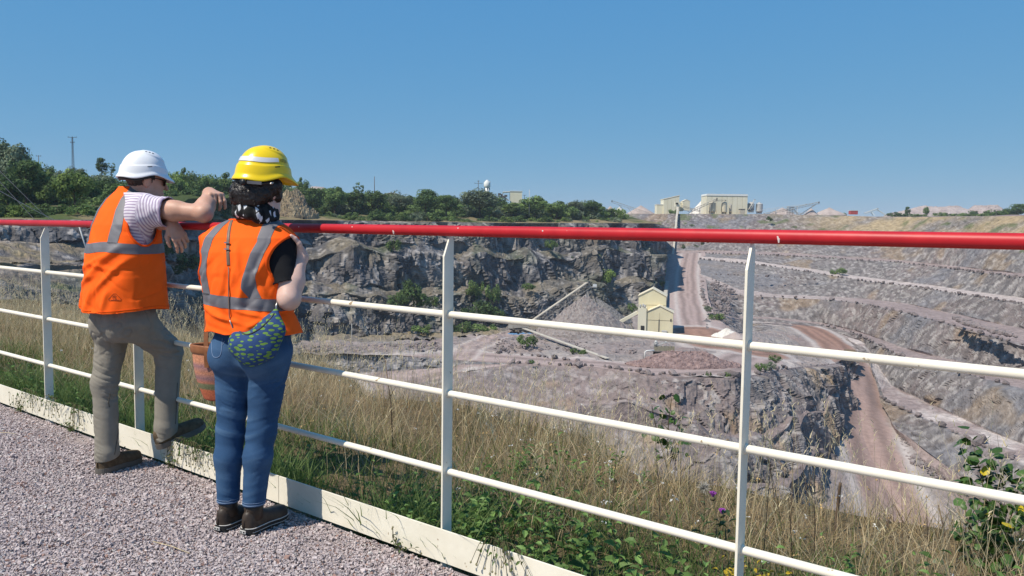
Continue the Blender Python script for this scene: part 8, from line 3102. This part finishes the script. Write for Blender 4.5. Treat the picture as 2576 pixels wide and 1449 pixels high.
MB().tube([(-4.9, 0, -0.2), (-4.9, 0, 2.0), (-4.4, 0, 2.2), (-2.6, 0.2, 2.3)], 0.16, 8).build("pipe", M_WHITE, fd, True)
MB().lathe((-2.0, 1.6, 3.2), [(0.4, 0), (0.5, 0.7), (0.2, 1.4)], 10).build("hopper", M_STEEL, fd, True)

# ---- plant on the skyline
def box_house(name, x0, x1, ytop, ybase, d, depth, label, cat, wallmat, roofmat, slope=0.0, gable=0.0, extra=None):
    b = at((x0 + x1) / 2, ybase, d)
    w = (x1 - x0) / 2022 * d
    h = (at((x0 + x1) / 2, ytop, d) - b)[2]
    root = empty(name, b)
    tag(root, label, cat)
    if gable:
        gable_hall(root, w, depth, h - gable, gable, wallmat, roofmat, 0, (0, 0, 0), over=0.15)
    else:
        MB().prism([(-w / 2, -1), (w / 2, -1), (w / 2, h + slope), (-w / 2, h)], 0, depth).build("wall", wallmat, root)
        dz = slope
        MB().prism([(-w / 2 - 0.2, h + 0.03), (w / 2 + 0.2, h + dz + 0.03), (w / 2 + 0.2, h + dz + 0.4), (-w / 2 - 0.2, h + 0.4)], -0.2, depth + 0.2).build("roof", roofmat, root)
    return root, w, h


r, w, h = box_house("processing_hall", 1777, 1879, 493, 537, 548, 16, "largest pale windowless hall of the plant on the skyline", "building", M_CLAD2, M_ROOF)
MB().prism([(-w / 2 - 0.25, h + 0.05), (w / 2 + 0.25, h + 0.05), (w / 2 + 0.0, h + 1.3), (-w / 2, h + 1.3)], -0.3, 16).build("roof_slope", M_WHITE, r)
for i in range(1, 8):
    MB().box((-w / 2 + w * i / 8, -0.04, h / 2), (0.12, 0.06, h)).build("cladding_seam", M_SEAMC, r)
r, w, h = box_house("screening_tower", 1669, 1708, 502, 538, 540, 12, "pale tall building with one slanting roof left of the belt head", "building", M_CLAD2, M_ROOF, slope=2.6)
for i in range(1, 4):
    MB().box((-w / 2 + w * i / 4, -0.04, h / 2), (0.12, 0.06, h)).build("cladding_seam", M_SEAMC, r)
box_house("plant_annex", 1652, 1669, 515, 538, 541, 8, "low pale annex at the left side of the slant roofed building", "building", M_CLAD2, M_WHITE)
box_house("gabled_shed", 1718, 1735, 502, 528, 552, 8, "small gabled pale shed between the slant roofed building and the largest hall", "building", M_CLAD2, M_ROOF, gable=1.2)
box_house("low_shed", 1706, 1718, 511, 530, 555, 6, "low pale shed just right of the belt head", "building", M_CLAD2, M_ROOF, gable=0.8)
for k, (x0, x1, yt, yb, d, lab) in enumerate(((1782, 1800, 505, 537, 540, "left stained silo before the largest hall"), (1814, 1828, 505, 538, 540, "right stained silo before the largest hall"), (1834, 1840, 512, 537, 541, "thin dark column before the largest hall"),
                                              (1880, 1897, 508, 533, 556, "left grey silo right of the largest hall"), (1901, 1918, 509, 536, 550, "right grey silo right of the largest hall"))):
    b = at((x0 + x1) / 2, yb, d)
    R0 = (x1 - x0) / 2 / 2022 * d
    H0 = (at((x0 + x1) / 2, yt, d) - b)[2]
    root = empty("silo", b)
    tag(root, lab, "silo")
    sm_ = M_SILO if k < 2 else (M_DUSTY if k == 2 else M_STEEL)
    MB().lathe((0, 0, 0), [(R0 * 0.5, -0.3), (R0 * 0.55, H0 * 0.06), (R0, H0 * 0.16), (R0, H0 * 0.82)], 20).build("tank", sm_, root)
    MB().lathe((0, 0, H0 * 0.825), [(R0 * 1.03, 0), (R0 * 0.35, H0 * 0.12), (R0 * 0.3, H0 * 0.175)], 20).build("cone_roof", sm_, root)
    for a in (0.8, 2.4, 3.9, 5.5):
        MB().box((R0 * 0.8 * math.cos(a), R0 * 0.8 * math.sin(a), H0 * 0.06), (0.35, 0.35, H0 * 0.16 + 0.6)).build("leg", M_DSTEEL, root)
    rg_ = MB()
    for a in np.linspace(0, 2 * math.pi, 12, endpoint=False):
        rg_.beam((R0 * 0.9 * math.cos(a), R0 * 0.9 * math.sin(a), H0 * 0.82), (R0 * 0.9 * math.cos(a), R0 * 0.9 * math.sin(a), H0 * 0.82 + 1.0), 0.08, 0.08)
    rg_.build("roof_railing", M_STEEL, root)
GP = "conveyors of the plant on the skyline"
conveyor("stacker_conveyor", at(1634, 536, 545), at(1540, 505, 548), 1.2, 1.3, "stacker conveyor at the left end of the plant, rising to the left", ((0.55, 3), (0.80, 7)), M_BELTG, True, GP, at(1600, 539, 545)[2])
conveyor("loading_conveyor", at(1729, 532, 535), at(1803, 499, 537), 1.4, 1.4, "conveyor rising across the largest hall to the silos", ((0.4, 0), (0.75, 0)), M_BELTG, True, GP, at(1760, 538, 535)[2])
conveyor("bridge_conveyor", at(1798, 503, 538), at(1826, 503, 538), 1.2, 0.9, "short level conveyor over the two stained silos", (), M_BELTG, True, GP)
conveyor("chute_conveyor", at(1883, 527, 548), at(1898, 502, 548), 1.4, 1.0, "short steep white chute at the right end of the largest hall", (), M_WHITE, False, GP)
conveyor("stacker_conveyor", at(1876, 533, 530), at(2028, 513, 530), 1.2, 0.7, "pale long conveyor, upper one of the right stackers", ((0.5, 0), (0.85, 0)), M_WHITE, False, GP, at(1950, 541, 530)[2])
conveyor("stacker_conveyor", at(1921, 537, 526), at(2060, 508, 526), 1.3, 1.3, "stacker conveyor reaching highest at the right end of the plant", ((0.22, 0), (0.55, 3), (0.93, -11)), M_BELTG, True, GP, at(1990, 542, 526)[2])
conveyor("stacker_conveyor", at(1715, 517, 533), at(1760, 530, 533), 1.1, 0.9, "small conveyor sloping down right of the belt head", ((0.6, 0),), M_BELTG, True, GP, at(1740, 538, 533)[2])
conveyor("stacker_conveyor", at(1985, 529, 527), at(2035, 541, 522), 1.1, 0.9, "low conveyor dropping under the right stackers", ((0.4, 0),), M_BELTG, True, GP, at(2010, 543, 525)[2])
conveyor("far_conveyor", at(2174, 536, 640), at(2208, 524, 640), 2.0, 1.2, "small pale conveyor alone on the right skyline", ((0.5, 2), (0.95, 8)), M_WHITE, True, GP, at(2190, 541, 640)[2])
b = at(1990, 541, 525)
rt0 = empty("screen_frame", b)
tag(rt0, "steel screening frame below the crossing right stacker conveyors", "machine")
for x in (-1.8, 0, 1.8):
    for y in (0, 2.5):
        MB().box((x, y, 2.6), (0.28, 0.28, 5.8)).build("post", M_STEEL, rt0)
for z in (1.6, 3.4, 5.3):
    MB().box((0, 1.2, z), (4.2, 3.0, 0.25)).build("deck", M_BELTG, rt0)
MB().beam((-1.8, -0.1, 1.7), (1.8, -0.1, 5.2), 0.2, 0.2).build("brace", M_STEEL, rt0)
box_house("dump_container", 2140, 2158, 530, 536, 620, 4, "small red container on the right skyline", "container", flat("red_container", (0.42, 0.06, 0.05), 0.6), M_WHITE)
box_house("loading_kiosk", 1862, 1874, 527, 537, 535, 4, "small dark roofed kiosk at the foot of the largest hall", "shed", M_DUSTY, M_DSTEEL)
# left skyline: shed with machinery, tower, poles
r, w, h = box_house("crusher_shed", 1283, 1313, 482, 508, 420, 9, "pale shed with white roof above the wood on the left skyline", "building", M_CLAD2, M_WHITE)
MB().box((-w / 2 - 0.05, 3, h * 0.55), (0.3, 4.5, h * 0.6)).build("opening", M_OPEN, r)
MB().prism([(-w / 2 - 3.9, h - 0.5), (-w / 2, h - 0.2), (-w / 2, h + 0.25), (-w / 2 - 3.9, h - 0.1)], 0, 8).build("canopy", M_WHITE, r)
b = at(1268, 508, 418)
rt1 = empty("sorting_machine", b)
tag(rt1, "rusty grey sorting machine under the canopy of the left skyline shed", "machine")
for a_, c_ in (((-3.2, 0, 0.5), (-0.5, 0, 4.4)), ((-1.8, 0, 4.0), (2.6, 0, 0.6)), ((-3.5, 0, 2.8), (0.5, 0, 2.2)), ((-2.6, 0, 0.0), (-2.6, 0, 4.2)), ((0.4, 0, 0.0), (0.4, 0, 3.6))):
    MB().beam(a_, c_, 0.9, 0.55).build("chute", M_BELTG, rt1)
for p in ((-2.4, 0, 3.9), (-0.6, 0, 2.6), (0.9, 0, 3.1)):
    MB().box(p, (1.5, 1.6, 1.1)).build("hopper", M_DSTEEL, rt1)
b = at(1225, 500, 520)
tw0 = empty("water_tower", b)
tag(tw0, "white round tower with domed top above the silvery willow", "tower")
hh_ = (at(1225, 471, 520) - b)[2]
MB().lathe((0, 0, -1), [(1.6, 0), (1.6, hh_ + 1)], 16).build("shaft", M_WHITE, tw0, True)
MB().lathe((0, 0, hh_), [(1.9, 0), (2.1, 0.4), (2.1, 2.9), (1.5, 3.6), (1.3, 3.7)], 20).build("tank", M_WHITE, tw0, True)
MB().lathe((0, 0, hh_ + 3.6), [(1.2, 0), (1.25, 0.4), (0.7, 0.9), (0.15, 1.1)], 16).build("dome", M_WHITE, tw0, True)
rw = MB()
for a in np.linspace(0, 2 * math.pi, 14, endpoint=False):
    rw.beam((2.05 * math.cos(a), 2.05 * math.sin(a), hh_ + 2.9), (2.05 * math.cos(a), 2.05 * math.sin(a), hh_ + 3.9), 0.08, 0.08)
rw.build("railing", M_STEEL, tw0)
for a in np.linspace(0.2, 6.0, 6):
    MB().box((1.62 * math.cos(a), 1.62 * math.sin(a), hh_ - 1.0), (0.5, 0.5, 1.2)).build("opening", M_OPEN, tw0)


def pole(x, ytop, ybase, d, label, r=0.16, arms=(), lattice=False, mat=None, cat="pole"):
    b = at(x, ybase, d)
    H0 = (at(x, ytop, d) - b)[2]
    root = empty("power_pole", b)
    tag(root, label, cat)
    m = mat or M_DSTEEL
    if lattice:
        for i, j in ((-1, -1), (1, -1), (1, 1), (-1, 1)):
            MB().beam((i * r * 2.2, j * r * 2.2, -1), (i * r * 1.0, j * r * 1.0, H0), r * 0.5, r * 0.5).build("corner_bar", m, root)
        lc_ = MB()
        n = 22
        for k_ in range(n):
            z0, z1 = H0 * k_ / n, H0 * (k_ + 1) / n
            w0, w1 = r * (2.2 - 1.2 * k_ / n), r * (2.2 - 1.2 * (k_ + 1) / n)
            s = 1 if k_ % 2 else -1
            lc_.beam((s * w0, -w0, z0), (-s * w1, -w1, z1), r * 0.35, r * 0.35)
            lc_.beam((s * w0, w0, z0), (-s * w1, w1, z1), r * 0.35, r * 0.35)
        lc_.build("lattice", m, root)["kind"] = "stuff"
    else:
        MB().tube([(0, 0, -1), (0, 0, H0)], [r, r * 0.7], 8).build("shaft", m, root, True)
    for f, wd in arms:
        MB().box((0, 0, H0 * f), (wd, r * 0.9, r * 0.9)).build("cross_arm", m, root)
        for q in (-1, 0, 1):
            MB().box((q * wd * 0.45, 0, H0 * f + r * 1.4), (r * 0.7, r * 0.7, r * 2.2)).build("insulator", m, root)
    return b, H0


pole(184, 345, 425, 190, "dark lattice power pole with a short cross arm on the left skyline", 0.10, ((0.995, 2.1), (0.83, 1.0)), True)
pole(98, 391, 425, 230, "tiny power pole between the trees at the far left", 0.12, ((0.95, 1.4),))
pole(607, 398, 470, 330, "thin pole peeking out left of the yellow helmet", 0.12)
pole(942, 444, 500, 330, "bare wooden pole above the wood left of the willow", 0.16, (), False, M_DEADWOOD)
pole(1203, 455, 500, 420, "power pole with a wide cross arm left of the white tower", 0.2, ((0.86, 4.2), (0.97, 0.8)))
pole(1331, 477, 536, 330, "tall thin pale pole standing on the cliff rim right of the shed", 0.14, (), False, M_STEEL)
pole(1319, 490, 510, 430, "short power pole beside the pale shed", 0.15, ((0.93, 1.8),))
pole(885, 814, 878, 222, "pale thin pole standing on the quarry floor under the left cliff", 0.11, ((0.98, 1.4),), False, M_STEEL)
pole(1260, 768, 802, 272, "short pale pole among the bushes at the cliff foot", 0.10, (), False, M_STEEL)
# guy wires at the far left
for k, (a, b, lab) in enumerate((((0, 428, 70), (150, 575, 98), "upper slack wire slanting down at the far left"), ((0, 455, 70), (172, 640, 98), "middle slack wire slanting down at the far left"), ((0, 478, 70), (152, 560, 98), "lower slack wire slanting down at the far left"))):
    p, q = at(*a), at(*b)
    e = p + (p - q) * 0.5
    c = resample([e, p * 0.5 + q * 0.5 - v3(0, 0, 0.15), q], 14)
    o = MB().tube([x - q for x in c], 0.025, 5).build("guy_wire", M_STEEL, None, True)
    o.location = q
    tag(o, lab, "wire", "guy wires at the far left")
b = at(228, 618, 98)
o = MB().tube([(0, 0, -2.2), at(196, 560, 98) - b], 0.09, 7).build("leaning_pole", M_STEEL, None, True)
o.location = b
tag(o, "slim grey pole leaning left behind the red rail beside the vest", "pole")
# pipes and cable trays on the quarry floor
for a, b, lab in ((at(1010, 868, 222), at(1115, 858, 232), "black pipe lying on the floor below the left cliff"), (atz(1690, 1083, -41.0), atz(1860, 1104, -42.0), "pale pipe along the ledge of the front rock face")):
    a, b = np.array(a), np.array(b)
    o = MB().tube([(0, 0, 0.3), (b - a) * 0.5 + v3(0, 0, 0.2), b - a + v3(0, 0, 0.3)], 0.22, 8).build("pipe_line", M_DSTEEL if 'black' in lab else M_STEEL, None, True)
    o.location = a
    tag(o, lab, "pipe")


# ------------------------------------------------------------------ vehicles far below
def dumper(p, rz, label, body):
    root = empty("dump_truck", p, rz)
    tag(root, label, "truck")
    MB().box((0, 0, 0.95), (2.4, 6.4, 0.5)).build("chassis", M_DSTEEL, root, bevel=0.05)
    MB().prism([(-1.25, 1.1), (1.25, 1.1), (1.25, 2.6), (-1.25, 2.6)], 1.7, 3.3).build("cab", body, root, bevel=0.12)
    MB().prism([(-1.1, 1.75), (1.1, 1.75), (1.05, 2.45), (-1.05, 2.45)], 3.31, 3.34).build("windscreen", M_LENS, root)
    MB().add([(-1.4, -3.6, 1.9), (1.4, -3.6, 1.9), (1.4, 1.5, 1.3), (-1.4, 1.5, 1.3), (-1.6, -3.9, 3.1), (1.6, -3.9, 3.1), (1.6, 1.9, 3.2), (-1.6, 1.9, 3.2)],
             [(0, 1, 2, 3), (0, 4, 5, 1), (1, 5, 6, 2), (2, 6, 7, 3), (3, 7, 4, 0)]).build("tipping_body", body, root)
    for x in (-1.15, 1.15):
        for y in (2.3, -0.9, -2.4):
            M = Matrix.Translation(Vector((x, y, 0.55))) @ Matrix.Rotation(math.pi / 2, 4, 'Y')
            mb = MB().lathe((0, 0, -0.25), [(0.35, 0), (0.55, 0.05), (0.55, 0.45), (0.35, 0.5)], 16)
            mb.v = [tuple(M @ Vector(v)) for v in mb.v]
            mb.build("wheel", M_BLACK, root)


dumper(at(2138, 906, 262) + v3(0, 0, 0.1), math.radians(-12), "dark dump truck on the brown haul road below the first cream rail", flat("dusty_truck_paint", (0.20, 0.15, 0.10), 0.7))
dumper(atz(1307, 836, -31), math.radians(70), "small grey dump truck parked at the foot of the inclined conveyor", flat("grey_truck_paint", (0.30, 0.29, 0.27), 0.7))

# ------------------------------------------------------------------ summer haze over the pit
hz = MB().box((800, 2080, -12), (7400, 4240, 122)).mesh("haze")
hm = bpy.data.materials.new("haze_air")
hm.use_nodes = True
_t = hm.node_tree
_t.nodes.remove(_t.nodes["Principled BSDF"])
_v = _t.nodes.new("ShaderNodeVolumePrincipled")
_v.inputs['Color'].default_value = (0.80, 0.88, 1.0, 1)
_v.inputs['Density'].default_value = 0.00014
_t.links.new(_v.outputs[0], _t.nodes["Material Output"].inputs['Volume'])
tag(link("haze", hz, hm), "thin summer haze over the pit", "haze", kind='stuff')
